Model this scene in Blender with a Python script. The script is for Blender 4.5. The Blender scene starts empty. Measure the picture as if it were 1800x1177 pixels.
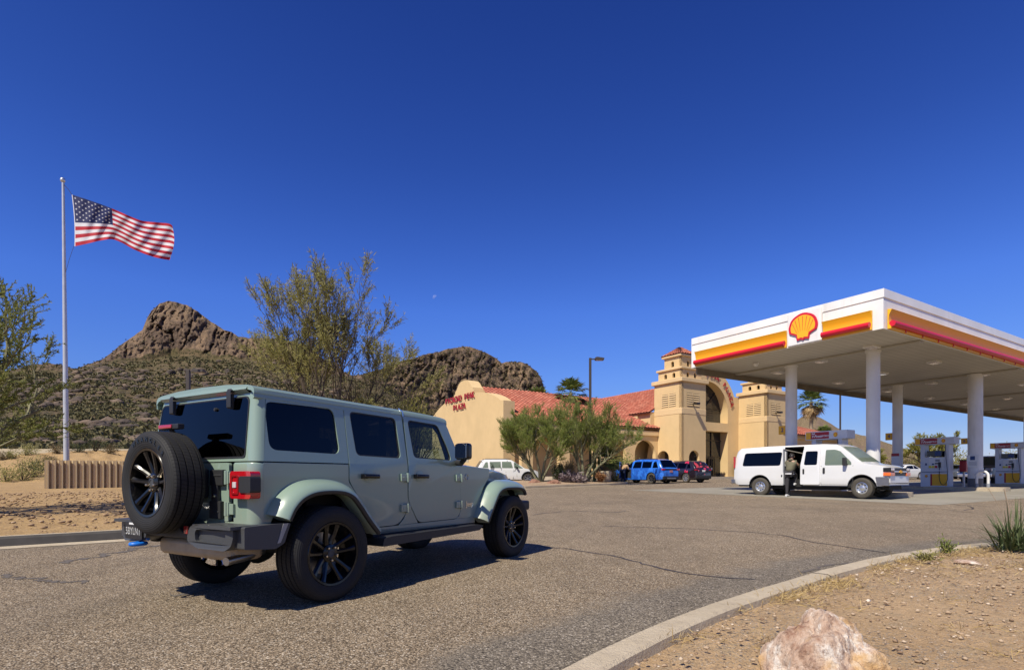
import bpy, bmesh, math, random
import numpy as np
from mathutils import Vector as V, Matrix as MX, Euler
from mathutils.geometry import tessellate_polygon
SC=bpy.context.scene; COL=SC.collection
R=math.radians; PI=math.pi
F=977.0; YH=838.0; EYE=1.05          # focal length and horizon row in photo pixels, eye height
UX=(.848,.529); VX=(-.529,.848)      # the plaza's two building directions
SUN_AZ=R(54); SUN_EL=R(51)         # direction the light travels in plan, height of the sun

def gz(d):                            # the ground: flat, then a gentle even rise, then flat again
    if d<4.5: return 0.0
    if d<9.5: return .017*(d-4.5)**2/10
    if d<80: return .017*(d-7)
    return .017*73
def at(px,D,py=None,z=None):
    x=(px-900)/F*D
    if z is None: z=gz(D) if py is None else EYE+(YH-py)/F*D
    return V((x,D,z))

# ---------------------------------------------------------------- objects
def tag(o,label=None,cat=None,group=None,kind=None):
    if label: o['label']=label
    if cat: o['category']=cat
    if group: o['group']=group
    if kind: o['kind']=kind
    return o
def thing(name,label,cat,loc=(0,0,0),rz=0,group=None):
    o=bpy.data.objects.new(name,None); COL.objects.link(o)
    o.location=loc; o.rotation_euler=(0,0,rz); o.empty_display_size=.2
    return tag(o,label,cat,group)
def kids(o): return [c for c in bpy.data.objects if c.parent is o]
def dup(o,loc=None,rz=None,parent=None,label=None):
    c=o.copy(); COL.objects.link(c)
    if parent: c.parent=parent
    if loc is not None: c.location=loc
    if rz is not None: c.rotation_euler=(0,0,rz)
    if label: c['label']=label
    for ch in list(kids(o)): dup(ch,parent=c)
    return c

class MB:
    def __init__(s): s.v=[]; s.f=[]; s.m=[]
    def add(s,vs,fs,mi=0):
        n=len(s.v); s.v+=[tuple(p) for p in vs]
        s.f+=[tuple(i+n for i in f) for f in fs]; s.m+=[mi]*len(fs); return s
    def box(s,c,d,rot=None,mi=0):
        x,y,z=[k/2 for k in d]
        p=[V((a*x,b*y,e*z)) for e in(-1,1) for b in(-1,1) for a in(-1,1)]
        if rot is not None:
            m=Euler(rot).to_matrix(); p=[m@q for q in p]
        c=V(c); p=[q+c for q in p]
        return s.add(p,[(0,2,3,1),(4,5,7,6),(0,1,5,4),(2,6,7,3),(0,4,6,2),(1,3,7,5)],mi)
    def bx(s,x0,x1,y0,y1,z0,z1,mi=0):
        return s.box(((x0+x1)/2,(y0+y1)/2,(z0+z1)/2),(abs(x1-x0),abs(y1-y0),abs(z1-z0)),mi=mi)
    def tube(s,pts,r,n=8,mi=0,caps=True):
        pts=[V(p) for p in pts]; rs=r if isinstance(r,(list,tuple)) else [r]*len(pts)
        vs=[];a=None
        for i,p in enumerate(pts):
            t=(pts[min(i+1,len(pts)-1)]-pts[max(i-1,0)])
            t=t.normalized() if t.length>1e-9 else V((0,0,1))
            if a is None: a=t.orthogonal().normalized()
            else:
                a=a-t*a.dot(t)
                a=a.normalized() if a.length>1e-6 else t.orthogonal().normalized()
            b=t.cross(a)
            for k in range(n):
                w=2*PI*k/n; vs.append(p+(a*math.cos(w)+b*math.sin(w))*rs[i])
        fs=[(i*n+k,i*n+(k+1)%n,(i+1)*n+(k+1)%n,(i+1)*n+k) for i in range(len(pts)-1) for k in range(n)]
        if caps: fs+=[tuple(range(n-1,-1,-1)),tuple(range((len(pts)-1)*n,len(pts)*n))]
        return s.add(vs,fs,mi)
    def lathe(s,prof,o=(0,0,0),ax=(0,0,1),n=24,mi=0,closed=False):
        ax=V(ax).normalized(); a=ax.orthogonal().normalized(); b=ax.cross(a); o=V(o); vs=[]
        for r,h in prof:
            for k in range(n):
                w=2*PI*k/n; vs.append(o+ax*h+(a*math.cos(w)+b*math.sin(w))*r)
        m=len(prof); fs=[]
        for i in range(m if closed else m-1):
            j=(i+1)%m
            fs+=[(i*n+k,i*n+(k+1)%n,j*n+(k+1)%n,j*n+k) for k in range(n)]
        return s.add(vs,fs,mi)
    def plate(s,outer,holes=(),fn=None,th=None,mi=0,back=True,fold=None):
        """flat shape with holes: fn maps (a,b) to a point, th is the offset to the back face"""
        if fold is not None:
            fv=[p for l in [outer,*holes] for p in l]
            tri=tessellate_polygon([[V((p[0],p[1],0)) for p in l] for l in [outer,*holes]])
            bm=bmesh.new(); bv=[bm.verts.new((p[0],p[1],0)) for p in fv]
            for t in tri:
                try: bm.faces.new([bv[i] for i in t])
                except ValueError: pass
            for z in (fold if isinstance(fold,(list,tuple)) else [fold]):
                bmesh.ops.bisect_plane(bm,geom=bm.verts[:]+bm.edges[:]+bm.faces[:],plane_co=(0,z,0),plane_no=(0,1,0),dist=1e-6)
            bm.verts.index_update(); n=len(bm.verts); fr=[V(fn(v.co.x,v.co.y)) for v in bm.verts]; vs=list(fr)
            fs=[tuple(v.index for v in f.verts) for f in bm.faces]
            if th is not None:
                th=V(th); vs=fr+[p+th for p in fr]; fs+=[tuple(i+n for i in reversed(f)) for f in list(fs)]
                fs+=[(e.verts[0].index,e.verts[1].index,e.verts[1].index+n,e.verts[0].index+n) for e in bm.edges if len(e.link_faces)==1]
            bm.free(); return s.add(vs,fs,mi)
        loops=[list(outer)]+[list(h) for h in holes]
        fn=fn or (lambda a,b:V((a,b,0)))
        flat=[p for l in loops for p in l]
        tri=tessellate_polygon([[V((p[0],p[1],0)) for p in l] for l in loops])
        fr=[V(fn(*p)) for p in flat]; n=len(fr)
        s_,fs=fr,[tuple(t) for t in tri]
        if th is not None:
            th=V(th); s_=fr+[p+th for p in fr]
            if back: fs=fs+[tuple(i+n for i in reversed(t)) for t in tri]
            o=0
            for l in loops:
                m=len(l)
                fs+=[(o+k,o+k+n,o+(k+1)%m+n,o+(k+1)%m) for k in range(m)]; o+=m
        return s.add(s_,fs,mi)
    def grid(s,pts,mi=0,closed=False):
        nr=len(pts); nc=len(pts[0]); vs=[p for r in pts for p in r]; fs=[]
        for i in range(nr-1):
            for k in range(nc if closed else nc-1):
                fs.append((i*nc+k,i*nc+(k+1)%nc,(i+1)*nc+(k+1)%nc,(i+1)*nc+k))
        return s.add(vs,fs,mi)
    def xf(s,m,start=0):
        s.v=s.v[:start]+[tuple(m@V(p)) for p in s.v[start:]]; return s
    def build(s,name,mats,parent=None,smooth=35,bevel=0,seg=2,merge=0,recalc=True,bang=40):
        me=bpy.data.meshes.new(name); me.from_pydata(s.v,[],s.f)
        mats=mats if isinstance(mats,(list,tuple)) else [mats]
        for m in mats: me.materials.append(m)
        if len(mats)>1: me.polygons.foreach_set('material_index',s.m)
        if merge or bevel or recalc:
            bm=bmesh.new(); bm.from_mesh(me)
            if merge: bmesh.ops.remove_doubles(bm,verts=bm.verts,dist=merge)
            if recalc: bmesh.ops.recalc_face_normals(bm,faces=bm.faces)
            if bevel:
                bm.normal_update()
                es=[e for e in bm.edges if len(e.link_faces)==2 and e.calc_face_angle(0)>R(bang)]
                bmesh.ops.bevel(bm,geom=es,offset=bevel,segments=seg,affect='EDGES',profile=.5,clamp_overlap=True)
            bm.to_mesh(me); bm.free()
        if smooth:
            me.polygons.foreach_set('use_smooth',[True]*len(me.polygons))
            if smooth<180: me.set_sharp_from_angle(angle=R(smooth))
        me.update()
        o=bpy.data.objects.new(name,me); COL.objects.link(o)
        if bevel and smooth:
            wm_=o.modifiers.new('weighted_normals','WEIGHTED_NORMAL'); wm_.keep_sharp=True; wm_.weight=90
        if parent: o.parent=parent
        return o
def rpoly(pts,r,n=4):
    """round the corners of a polygon"""
    out=[]; m=len(pts); rs=r if isinstance(r,(list,tuple)) else [r]*m
    for i in range(m):
        p=V((*pts[i],0)); a=V((*pts[i-1],0)); b=V((*pts[(i+1)%m],0)); rr=rs[i]
        if rr<=0: out.append((p.x,p.y)); continue
        da=(a-p); db=(b-p); l=min(rr,da.length*.48,db.length*.48)
        A=p+da.normalized()*l; B=p+db.normalized()*l
        for k in range(n+1):
            t=k/n; q=A*(1-t)**2+p*2*t*(1-t)+B*t*t; out.append((q.x,q.y))
    return out
def rect(x0,x1,y0,y1,r=0,n=4):
    p=[(x0,y0),(x1,y0),(x1,y1),(x0,y1)]
    return rpoly(p,r,n) if r else p
def text_mesh(txt,size,depth=.0,bold=0,shear=0,spacing=1,align='CENTER'):
    cu=bpy.data.curves.new('t','FONT'); cu.body=txt; cu.size=size; cu.extrude=depth; cu.offset=bold
    cu.align_x=align; cu.align_y='CENTER'; cu.shear=shear; cu.space_character=spacing; cu.resolution_u=3
    o=bpy.data.objects.new('t',cu); COL.objects.link(o)
    bpy.context.view_layer.update()
    me=bpy.data.meshes.new_from_object(o.evaluated_get(bpy.context.evaluated_depsgraph_get()))
    vs=[v.co.copy() for v in me.vertices]; fs=[tuple(p.vertices) for p in me.polygons]
    bpy.data.objects.remove(o); bpy.data.curves.remove(cu); bpy.data.meshes.remove(me)
    return vs,fs

# ---------------------------------------------------------------- materials
class NT:
    def __init__(s,name):
        s.m=bpy.data.materials.new(name); s.m.use_nodes=True
        s.t=s.m.node_tree; s.n=s.t.nodes; s.b=s.n['Principled BSDF']; s.out=s.n['Material Output']
        s._o=None
    def nd(s,t,**k):
        n=s.n.new(t)
        for a,b in k.items():
            if hasattr(n,a) and a not in('Scale','Detail'): setattr(n,a,b)
            else: n.inputs[a].default_value=b
        return n
    def l(s,a,b): s.t.links.new(a,b)
    def co(s):
        if not s._o: s._o=s.n.new('ShaderNodeTexCoord').outputs['Object']
        return s._o
    def noise(s,scale,detail=3,rough=.55,vec=None,stretch=None):
        n=s.nd('ShaderNodeTexNoise'); n.inputs['Scale'].default_value=scale
        n.inputs['Detail'].default_value=detail; n.inputs['Roughness'].default_value=rough
        v=vec or s.co()
        if stretch:
            mp=s.nd('ShaderNodeMapping'); mp.inputs['Scale'].default_value=stretch
            s.l(v,mp.inputs['Vector']); v=mp.outputs[0]
        s.l(v,n.inputs['Vector']); return n.outputs[0]
    def voro(s,scale,feature='F1',out='Distance',vec=None,stretch=None):
        n=s.nd('ShaderNodeTexVoronoi',feature=feature); n.inputs['Scale'].default_value=scale
        v=vec or s.co()
        if stretch:
            mp=s.nd('ShaderNodeMapping'); mp.inputs['Scale'].default_value=stretch
            s.l(v,mp.inputs['Vector']); v=mp.outputs[0]
        s.l(v,n.inputs['Vector']); return n.outputs[out]
    def ramp(s,f,stops,interp='LINEAR'):
        n=s.nd('ShaderNodeValToRGB'); e=n.color_ramp.elements; n.color_ramp.interpolation=interp
        while len(e)<len(stops): e.new(.5)
        for k,(p,c) in zip(e,stops):
            k.position=p; c=c if isinstance(c,(tuple,list)) else (c,c,c); k.color=(*c,1)
        s.l(f,n.inputs[0]); return n.outputs[0]
    def mix(s,f,a,b,mode='MIX'):
        n=s.nd('ShaderNodeMix',data_type='RGBA',blend_type=mode)
        for sock,val in((n.inputs[0],f),(n.inputs[6],a),(n.inputs[7],b)):
            if isinstance(val,(int,float)) : sock.default_value=val
            elif isinstance(val,(tuple,list)): sock.default_value=(*val,1)
            else: s.l(val,sock)
        return n.outputs[2]
    def math(s,op,a,b=None):
        n=s.nd('ShaderNodeMath',operation=op)
        for i,val in enumerate((a,b)):
            if val is None: continue
            if isinstance(val,(int,float)): n.inputs[i].default_value=val
            else: s.l(val,n.inputs[i])
        return n.outputs[0]
    def base(s,c):
        if isinstance(c,(tuple,list)): s.b.inputs['Base Color'].default_value=(*c,1)
        else: s.l(c,s.b.inputs['Base Color'])
        return s
    def bump(s,h,dist=.01,strength=1):
        n=s.nd('ShaderNodeBump'); n.inputs['Distance'].default_value=dist; n.inputs['Strength'].default_value=strength
        s.l(h,n.inputs['Height']); s.l(n.outputs[0],s.b.inputs['Normal']); return s
    def set(s,**k):
        for a,b in k.items():
            s.b.inputs[{'rough':'Roughness','metal':'Metallic','coat':'Coat Weight','crough':'Coat Roughness','spec':'Specular IOR Level','ior':'IOR'}[a]].default_value=b
        return s
def mat(name,c,rough=.6,metal=0,var=.12,vs=8,coat=0,spec=None,bump=0,bs=60,bd=.003):
    t=NT(name); c2=tuple(min(1,k*(1+var)) for k in c); c1=tuple(k*(1-var) for k in c)
    t.base(t.mix(t.noise(vs,4),c1,c2)).set(rough=rough,metal=metal,coat=coat)
    if spec is not None: t.set(spec=spec)
    if coat: t.set(crough=.03)
    if bump: t.bump(t.noise(bs,3),bd,bump)
    return t.m
def glass(name,tint,rough=.0,ior=1.5):
    """thin window pane: tinted see-through plus fresnel reflection"""
    t=NT(name); tr=t.nd('ShaderNodeBsdfTransparent'); gl=t.nd('ShaderNodeBsdfGlossy')
    n=t.noise(3,2); t.l(t.mix(n,tuple(k*.94 for k in tint),tint),tr.inputs[0])
    gl.inputs['Roughness'].default_value=rough
    lw=t.nd('ShaderNodeLayerWeight'); lw.inputs[0].default_value=.5
    fr=t.math('ADD',t.math('MULTIPLY',t.math('POWER',lw.outputs['Facing'],4.5),.9),.034)
    mx=t.nd('ShaderNodeMixShader'); t.l(fr,mx.inputs[0]); t.l(tr.outputs[0],mx.inputs[1]); t.l(gl.outputs[0],mx.inputs[2])
    t.l(mx.outputs[0],t.out.inputs[0]); return t.m

# ---------------------------------------------------------------- camera, sun, sky
cam=bpy.data.cameras.new('camera'); co=bpy.data.objects.new('camera',cam); COL.objects.link(co)
co.location=(0,0,EYE); co.rotation_euler=(R(90),0,0)
cam.sensor_width=36; cam.lens=36*F/1800; cam.shift_y=(YH-588.5)/1800; cam.clip_start=.05; cam.clip_end=20000
SC.camera=co
sl=bpy.data.lights.new('sun','SUN'); sl.energy=5; sl.angle=R(.5); sl.color=(1,.925,.78)
so=bpy.data.objects.new('sun',sl); COL.objects.link(so)
LD=V((math.cos(SUN_AZ)*math.cos(SUN_EL),math.sin(SUN_AZ)*math.cos(SUN_EL),-math.sin(SUN_EL)))
so.rotation_euler=LD.to_track_quat('-Z','Y').to_euler(); so.location=(-30,-40,40)
w=bpy.data.worlds.new('World'); SC.world=w; w.use_nodes=True
nt=w.node_tree; bg=nt.nodes['Background']; sk=nt.nodes.new('ShaderNodeTexSky'); sk.sky_type='NISHITA'
sk.sun_disc=False; sk.sun_elevation=SUN_EL
sdx,sdy=-LD.x,-LD.y
sk.sun_rotation=math.atan2(sdx,sdy)%(2*PI)
sk.altitude=600; sk.air_density=1.0; sk.dust_density=.25; sk.ozone_density=2.2
sp=nt.nodes.new('ShaderNodeSeparateColor'); cb=nt.nodes.new('ShaderNodeCombineColor'); nt.links.new(sk.outputs[0],sp.inputs[0])
def skn(op,a,v):
    n=nt.nodes.new('ShaderNodeMath'); n.operation=op; nt.links.new(a,n.inputs[0]); n.inputs[1].default_value=v; return n.outputs[0]
for i,(k_,p_) in enumerate(((.92,1.467),(.86,1.237),(1.15,.85))):      # the clear, deep desert blue
    nt.links.new(skn('MULTIPLY',skn('POWER',skn('MULTIPLY',sp.outputs[i],.085),p_),k_*16.2),cb.inputs[i])
tc=nt.nodes.new('ShaderNodeTexCoord'); sz=nt.nodes.new('ShaderNodeSeparateXYZ'); nt.links.new(tc.outputs['Generated'],sz.inputs[0])
rp_=nt.nodes.new('ShaderNodeValToRGB'); e_=rp_.color_ramp.elements
while len(e_)<6: e_.new(.5)
for k_,(p_,v_) in zip(e_,((0,.5),(.08,.52),(.17,.66),(.28,.73),(.48,.55),(.64,.455))): k_.position=p_; k_.color=(v_,v_,v_,1)
nt.links.new(sz.outputs[2],rp_.inputs[0]); mm=nt.nodes.new('ShaderNodeMix'); mm.data_type='RGBA'; mm.blend_type='MULTIPLY'; mm.inputs[0].default_value=1; nt.links.new(cb.outputs[0],mm.inputs[6]); nt.links.new(rp_.outputs[0],mm.inputs[7])
nt.links.new(mm.outputs[2],bg.inputs[0]); bg.inputs[1].default_value=.1
SC.view_settings.view_transform='Standard'; SC.view_settings.look='None'; SC.view_settings.exposure=.24; SC.view_settings.gamma=1
SC.cycles.max_bounces=8; SC.cycles.transparent_max_bounces=16; SC.cycles.caustics_reflective=False; SC.cycles.caustics_refractive=False
# ================================================================ ground, roads, kerbs, hills
rng=np.random.default_rng(7)
_P=rng.random((256,256)).astype(np.float32)
def vn(x,y):
    xi=np.floor(x).astype(int); yi=np.floor(y).astype(int); fx=x-xi; fy=y-yi
    fx=fx*fx*(3-2*fx); fy=fy*fy*(3-2*fy)
    a=_P[xi%256,yi%256]; b=_P[(xi+1)%256,yi%256]; c=_P[xi%256,(yi+1)%256]; d=_P[(xi+1)%256,(yi+1)%256]
    return (a*(1-fx)+b*fx)*(1-fy)+(c*(1-fx)+d*fx)*fy
def fbm(x,y,o=5,g=.5):
    x=np.asarray(x,float); y=np.asarray(y,float); s=0; a=1; t=0
    for k in range(o):
        s=s+a*vn(x+17.3*k,y+9.1*k); t+=a; a*=g; x=x*2.03; y=y*2.03
    return s/t
def gnd(d): return np.array([gz(t) for t in np.ravel(d)]).reshape(np.shape(d))
def mesh_grid(name,X,Y,Z,m,attr=None,smooth=True,kind='structure'):
    nr,nc=X.shape; vs=np.stack([X,Y,Z],-1).reshape(-1,3)
    i,k=np.meshgrid(np.arange(nr-1),np.arange(nc-1),indexing='ij'); q=i*nc+k
    fs=np.stack([q,q+1,q+nc+1,q+nc],-1).reshape(-1,4)
    me=bpy.data.meshes.new(name); me.from_pydata(vs.tolist(),[],fs.tolist()); me.materials.append(m)
    if smooth: me.polygons.foreach_set('use_smooth',[True]*len(me.polygons))
    for an,av in (attr or {}).items():
        a=me.attributes.new(an,'FLOAT','POINT'); a.data.foreach_set('value',np.ravel(av).astype(np.float32))
    o=bpy.data.objects.new(name,me); COL.objects.link(o)
    if kind: o['kind']=kind
    return o
def spline(pts,n):
    """smooth curve through points, evenly resampled"""
    p=np.array(pts,float); q=[]
    for i in range(len(p)-1):
        p0=p[max(i-1,0)];p1=p[i];p2=p[i+1];p3=p[min(i+2,len(p)-1)]
        for t in np.linspace(0,1,24,endpoint=False):
            q.append(.5*((2*p1)+(p2-p0)*t+(2*p0-5*p1+4*p2-p3)*t*t+(3*p1-p0-3*p2+p3)*t**3))
    q.append(p[-1]); q=np.array(q); L=np.r_[0,np.cumsum(np.linalg.norm(np.diff(q,axis=0),axis=1))]
    u=np.linspace(0,L[-1],n); return np.stack([np.interp(u,L,q[:,k]) for k in range(q.shape[1])],-1)
def normals2(c):
    t=np.gradient(c,axis=0); t/=np.linalg.norm(t,axis=1)[:,None]; return np.stack([-t[:,1],t[:,0]],-1)

# kerb lines (gutter lip on the left, road edge of the kerb on the right)
KL=spline([(-24,-4.9),(-16.8,.6),(-7.28,7.9),(-6.15,8.77),(-4.9,9.9),(-3.6,12.2),(-2.6,16),(-1.9,20),(-1.1,25.5),(.7,30.0),(3.4,33),(6.6,36.6)],240)
KR=spline([(-3.4,-2.2),(-1.3,.6),(-.35,1.95),(.22,2.71),(.55,3.13),(1.31,3.975),(2.37,4.97),(3.66,6.05),(5.04,7.0),(6.53,7.75),(9.2,8.6),(14,9.6),(26,11.5)],200)

# --- asphalt
t=NT('asphalt_chips')
at_=t.nd('ShaderNodeAttribute',attribute_name='wear')
cell=t.voro(95,out='Color'); sep=t.nd('ShaderNodeSeparateColor'); t.l(cell,sep.inputs[0])
chips=t.ramp(sep.outputs[0],[(0,(.1,.072,.045)),(.3,(.27,.2,.125)),(.6,(.39,.295,.19)),(.88,(.5,.395,.27)),(1,(.72,.63,.5))])
d_=t.voro(95,out='Distance'); gap=t.ramp(d_,[(.0,1),(.45,.85),(.75,.35)])
chips=t.mix(1.0,chips,gap,'MULTIPLY')
dark=t.ramp(sep.outputs[1],[(0,(.06,.05,.038)),(.5,(.175,.145,.108)),(.92,(.285,.24,.18)),(1,(.5,.44,.36))])
big=t.ramp(t.noise(.35,5,.6),[(.3,.86),(.7,1.1)])
mid=t.ramp(t.noise(2.3,5,.65,stretch=(1,.5,1)),[(.35,.88),(.65,1.07)])
wn=t.math('ADD',at_.outputs['Fac'],t.math('MULTIPLY',t.math('SUBTRACT',t.noise(1.1,6,.65),.5),.9))
wm=t.ramp(wn,[(.38,0),(.62,1)])
c=t.mix(wm,chips,dark); st=t.ramp(t.noise(.8,4,.6),[(.62,0),(.72,.45)]); c=t.mix(st,c,(.12,.1,.075)); st2=t.ramp(t.noise(.22,6,.7,stretch=(1,.35,1)),[(.54,0),(.66,.3)]); c=t.mix(st2,c,(.17,.14,.105)); c=t.mix(1,c,big,'MULTIPLY'); c=t.mix(1,c,mid,'MULTIPLY')
c=t.mix(1,c,t.ramp(t.noise(38,3,.6),[(.3,.62),(.55,1.08)]),'MULTIPLY'); t.base(c).set(rough=.85,spec=.3); t.bump(gap,.006,1); ASPH=t.m
Ys=np.r_[np.linspace(-4,14,150),np.linspace(14,40,110)[1:],np.linspace(40,80,60)[1:]]
Xs=np.r_[np.linspace(-45,-14,50),np.linspace(-14,14,190)[1:],np.linspace(14,60,90)[1:]]
X,Y=np.meshgrid(Xs,Ys); Z=gnd(Y)
dist=np.min(np.hypot(X[...,None]-KR[None,None,::2,0],Y[...,None]-KR[None,None,::2,1]),-1)
wear=np.clip(1.25-dist/1.15,0,1)*.95
dl=np.min(np.hypot(X[...,None]-KL[None,None,::3,0],Y[...,None]-KL[None,None,::3,1]),-1)
wear=np.maximum(wear,np.clip(1-dl/.9,0,1)*.6)
mesh_grid('road',X,Y,Z,ASPH,{'wear':wear})

# --- dark sealed cracks and tyre marks lying on the asphalt
SEAL=mat('crack_sealer',(.05,.043,.04),.6,var=.3,vs=30)
TYRE_MARK=mat('tyre_rubber_film',(.115,.097,.08),.8,var=.35,vs=60)
def strip(mb,pts,w,lift=.004,jit=.25,seed=0,n=90):
    rg=np.random.default_rng(seed); c=spline(pts,n); nn=normals2(c)
    c=c+nn*(fbm(np.linspace(0,14,n)+seed*3.1,np.zeros(n)+seed,4)[:,None]-.5)*w*2.6
    ww=w*(.55+jit*4*(fbm(np.linspace(0,25,n)+seed,np.zeros(n)+.5,3)-.4)); ww=np.clip(ww,w*.12,None)
    ww[0]=ww[-1]=w*.05
    a=c+nn*ww[:,None]/2; b=c-nn*ww[:,None]/2
    mb.grid([[(*p,gz(p[1])+lift) for p in a],[(*p,gz(p[1])+lift) for p in b]])
def G(px,py):
    D=8.
    for _ in range(40): D=(EYE-gz(D))*F/(py-YH) if (EYE-gz(D))>.02 else D*.9
    return ((px-900)/F*D,D)
for k,(pts,w_) in enumerate([([(930,957),(1010,966),(1080,977),(1130,990),(1190,1004),(1250,1013),(1330,1018)],.055),([(1060,924),(1180,928),(1300,934),(1370,940),(1440,954),(1540,968),(1570,972)],.05),
        ([(1240,886),(1330,891),(1420,895),(1500,898),(1590,897),(1640,893),(1690,899),(1712,900)],.04),([(1665,884),(1700,889),(1712,893),(1690,897)],.06),([(935,905),(1000,898),(1080,900),(1100,897)],.06),([(980,886),(1040,884),(1090,881)],.05)]):
    mb=MB(); strip(mb,[G(*p) for p in pts],w_,seed=k+1); tag(mb.build('road_crack',SEAL,smooth=0,recalc=False),kind='structure')
for k,(pts,w_) in enumerate([([(110,990),(200,972),(290,955)],.16),([(0,1010),(90,1020),(160,1022)],.1),([(300,1047),(350,1040),(410,1020)],.1),([(1395,1005),(1470,992),(1560,981),(1650,967)],.07)]):
    mb=MB(); strip(mb,[G(*p) for p in pts],w_,seed=k+21,jit=.3); tag(mb.build('tyre_mark',TYRE_MARK,smooth=0,recalc=False),kind='structure')

# --- concrete kerbs
t=NT('kerb_concrete'); c=t.mix(t.ramp(t.noise(3,6,.7),[(.35,0),(.7,1)]),(.42,.345,.24),(.54,.455,.33))
c=t.mix(t.ramp(t.noise(160,2),[(.55,0),(.75,.45)]),c,(.24,.2,.15)); c=t.mix(t.ramp(t.noise(1.2,5,.7),[(.56,0),(.7,.5)]),c,(.27,.22,.155))
c=t.mix(t.ramp(t.noise(7,7,.75),[(.6,0),(.68,.6)]),c,(.2,.165,.12)); t.base(c).set(rough=.9); t.bump(t.math('ADD',t.noise(90,4),t.math('MULTIPLY',t.noise(14,5,.7),2)),.012,.8); KERB=t.m
KFACE=mat('kerb_face_dark',(.062,.056,.05),.8,var=.45,vs=5)  # road side of the left kerb, coloured darker than its top
def kerb(name,c,off,prof,mats,mis,joint=3.0):
    """prof: (sideways, height) pairs, sideways along the left normal"""
    nn=normals2(c); mb=MB(); rows=[]
    nz=(fbm(np.linspace(0,60,len(c)),np.zeros(len(c)),4)-.5)
    for o_,h in prof: rows.append([(c[i,0]+nn[i,0]*(off+o_),c[i,1]+nn[i,1]*(off+o_),gz(c[i,1])+h+(nz[i]*.02 if h>.05 else 0)) for i in range(len(c))])
    for i in range(len(rows)-1): mb.grid([rows[i],rows[i+1]],mis[i])
    return tag(mb.build(name,mats,smooth=50),kind='structure')
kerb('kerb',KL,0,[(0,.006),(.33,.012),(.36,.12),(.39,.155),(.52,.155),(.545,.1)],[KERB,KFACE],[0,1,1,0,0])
kerb('kerb',KR,0,[(.03,-.01),(.0,.095),(-.025,.115),(-.165,.118),(-.19,.105),(-.205,-.02)],[KERB],[0]*5)

# --- bare desert ground
def soil(name,a,b,cc,stones=(.42,.36,.28),sc=45,grav=.5):
    t=NT(name); c=t.mix(t.ramp(t.noise(1.1,6,.65),[(.35,0),(.65,1)]),a,b)
    c=t.mix(t.ramp(t.noise(4.5,6,.7),[(.52,0),(.7,.7)]),c,cc)
    v=t.voro(sc,out='Color'); sp=t.nd('ShaderNodeSeparateColor'); t.l(v,sp.inputs[0])
    st=t.ramp(sp.outputs[0],[(0,tuple(k*.3 for k in stones)),(.5,tuple(k*.65 for k in stones)),(1,stones)])
    dd=t.voro(sc,out='Distance')
    pick=t.math('MULTIPLY',t.ramp(sp.outputs[1],[(1-grav-.02,0),(1-grav,1)]),t.ramp(dd,[(.3,1),(.5,0)]))
    pick=t.math('MULTIPLY',pick,t.ramp(t.noise(.9,4),[(.35,.25),(.6,1)]))
    c=t.mix(pick,c,st); c=t.mix(1,c,t.ramp(t.noise(120,3),[(.3,.72),(.65,1.12)]),'MULTIPLY')
    c=t.mix(1,c,t.ramp(t.noise(13,6,.75),[(.32,.74),(.62,1.1)]),'MULTIPLY'); t.base(c).set(rough=.95,spec=.2); h=t.math('ADD',t.math('MULTIPLY',pick,.6),t.math('ADD',t.noise(70,4),t.math('MULTIPLY',t.noise(17,5,.7),1.5))); t.bump(h,.014,.9); return t.m
SOIL=soil('desert_soil',(.39,.262,.142),(.47,.322,.18),(.36,.28,.175),sc=60,grav=.6,stones=(.55,.47,.38))
SOIL_L=soil('desert_gravel_soil',(.37,.24,.108),(.47,.315,.15),(.34,.235,.115),sc=28,grav=.6,stones=(.4,.28,.19))
SOIL_F=soil('island_soil',(.36,.25,.155),(.44,.31,.2),(.3,.22,.14),sc=20)
# right foreground bed
nn=normals2(KR); r=np.r_[np.linspace(.195,1.2,30),np.linspace(1.2,4,60)[1:],np.linspace(4,16,50)[1:]]
cc=KR[:,None,:]-nn[:,None,:]*r[None,:,None]
kk=np.clip((cc[...,1]-(-3)),0,None)
X,Y=cc[...,0],cc[...,1]
Z=gnd(Y)+.05+.035*np.clip(r[None,:]/1.2,0,1)+.05*(fbm(X*1.3,Y*1.3,4)-.5)*np.clip(r[None,:]*1.5,.25,1)+.02*(fbm(X*9,Y*9,3)-.5)
keep=spline([(0,0),(1,1)],2)
mesh_grid('planting_bed',X,Y,Z,SOIL)
# left desert, rising to an earth bank with a low wall on it
nn=normals2(KL[:150]); base=KL[:150]+nn*.54; dr=np.array([-.52,.854])
r=np.r_[np.linspace(0,5,40),np.linspace(5,46,120)[1:]]
cc=base[:,None,:]+dr[None,None,:]*r[None,:,None]; X,Y=cc[...,0],cc[...,1]
def bank(X,Y):
    s=np.clip((Y-30)/17,0,1); s=s*s*(3-2*s); side=np.clip((-X-4)/7,0,1); side=side*side*(3-2*side)
    return s*side*2.45
rill=np.abs(fbm(X*.35+Y*.3,Y*.2,5)-.5)
Zl=gnd(Y)+.14+bank(X,Y)*(1-.0*rill)-np.clip(bank(X,Y),0,1)*np.clip(.05-rill,0,.05)*5+.05*(fbm(X*2,Y*2,4)-.5)+.1*np.clip(r[None,:]/4,0,1)*(fbm(X*.3,Y*.3,3))
Zl[:,0]=gnd(Y[:,0])+.12
mesh_grid('desert_ground',X,Y,Zl,SOIL_L)
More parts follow.
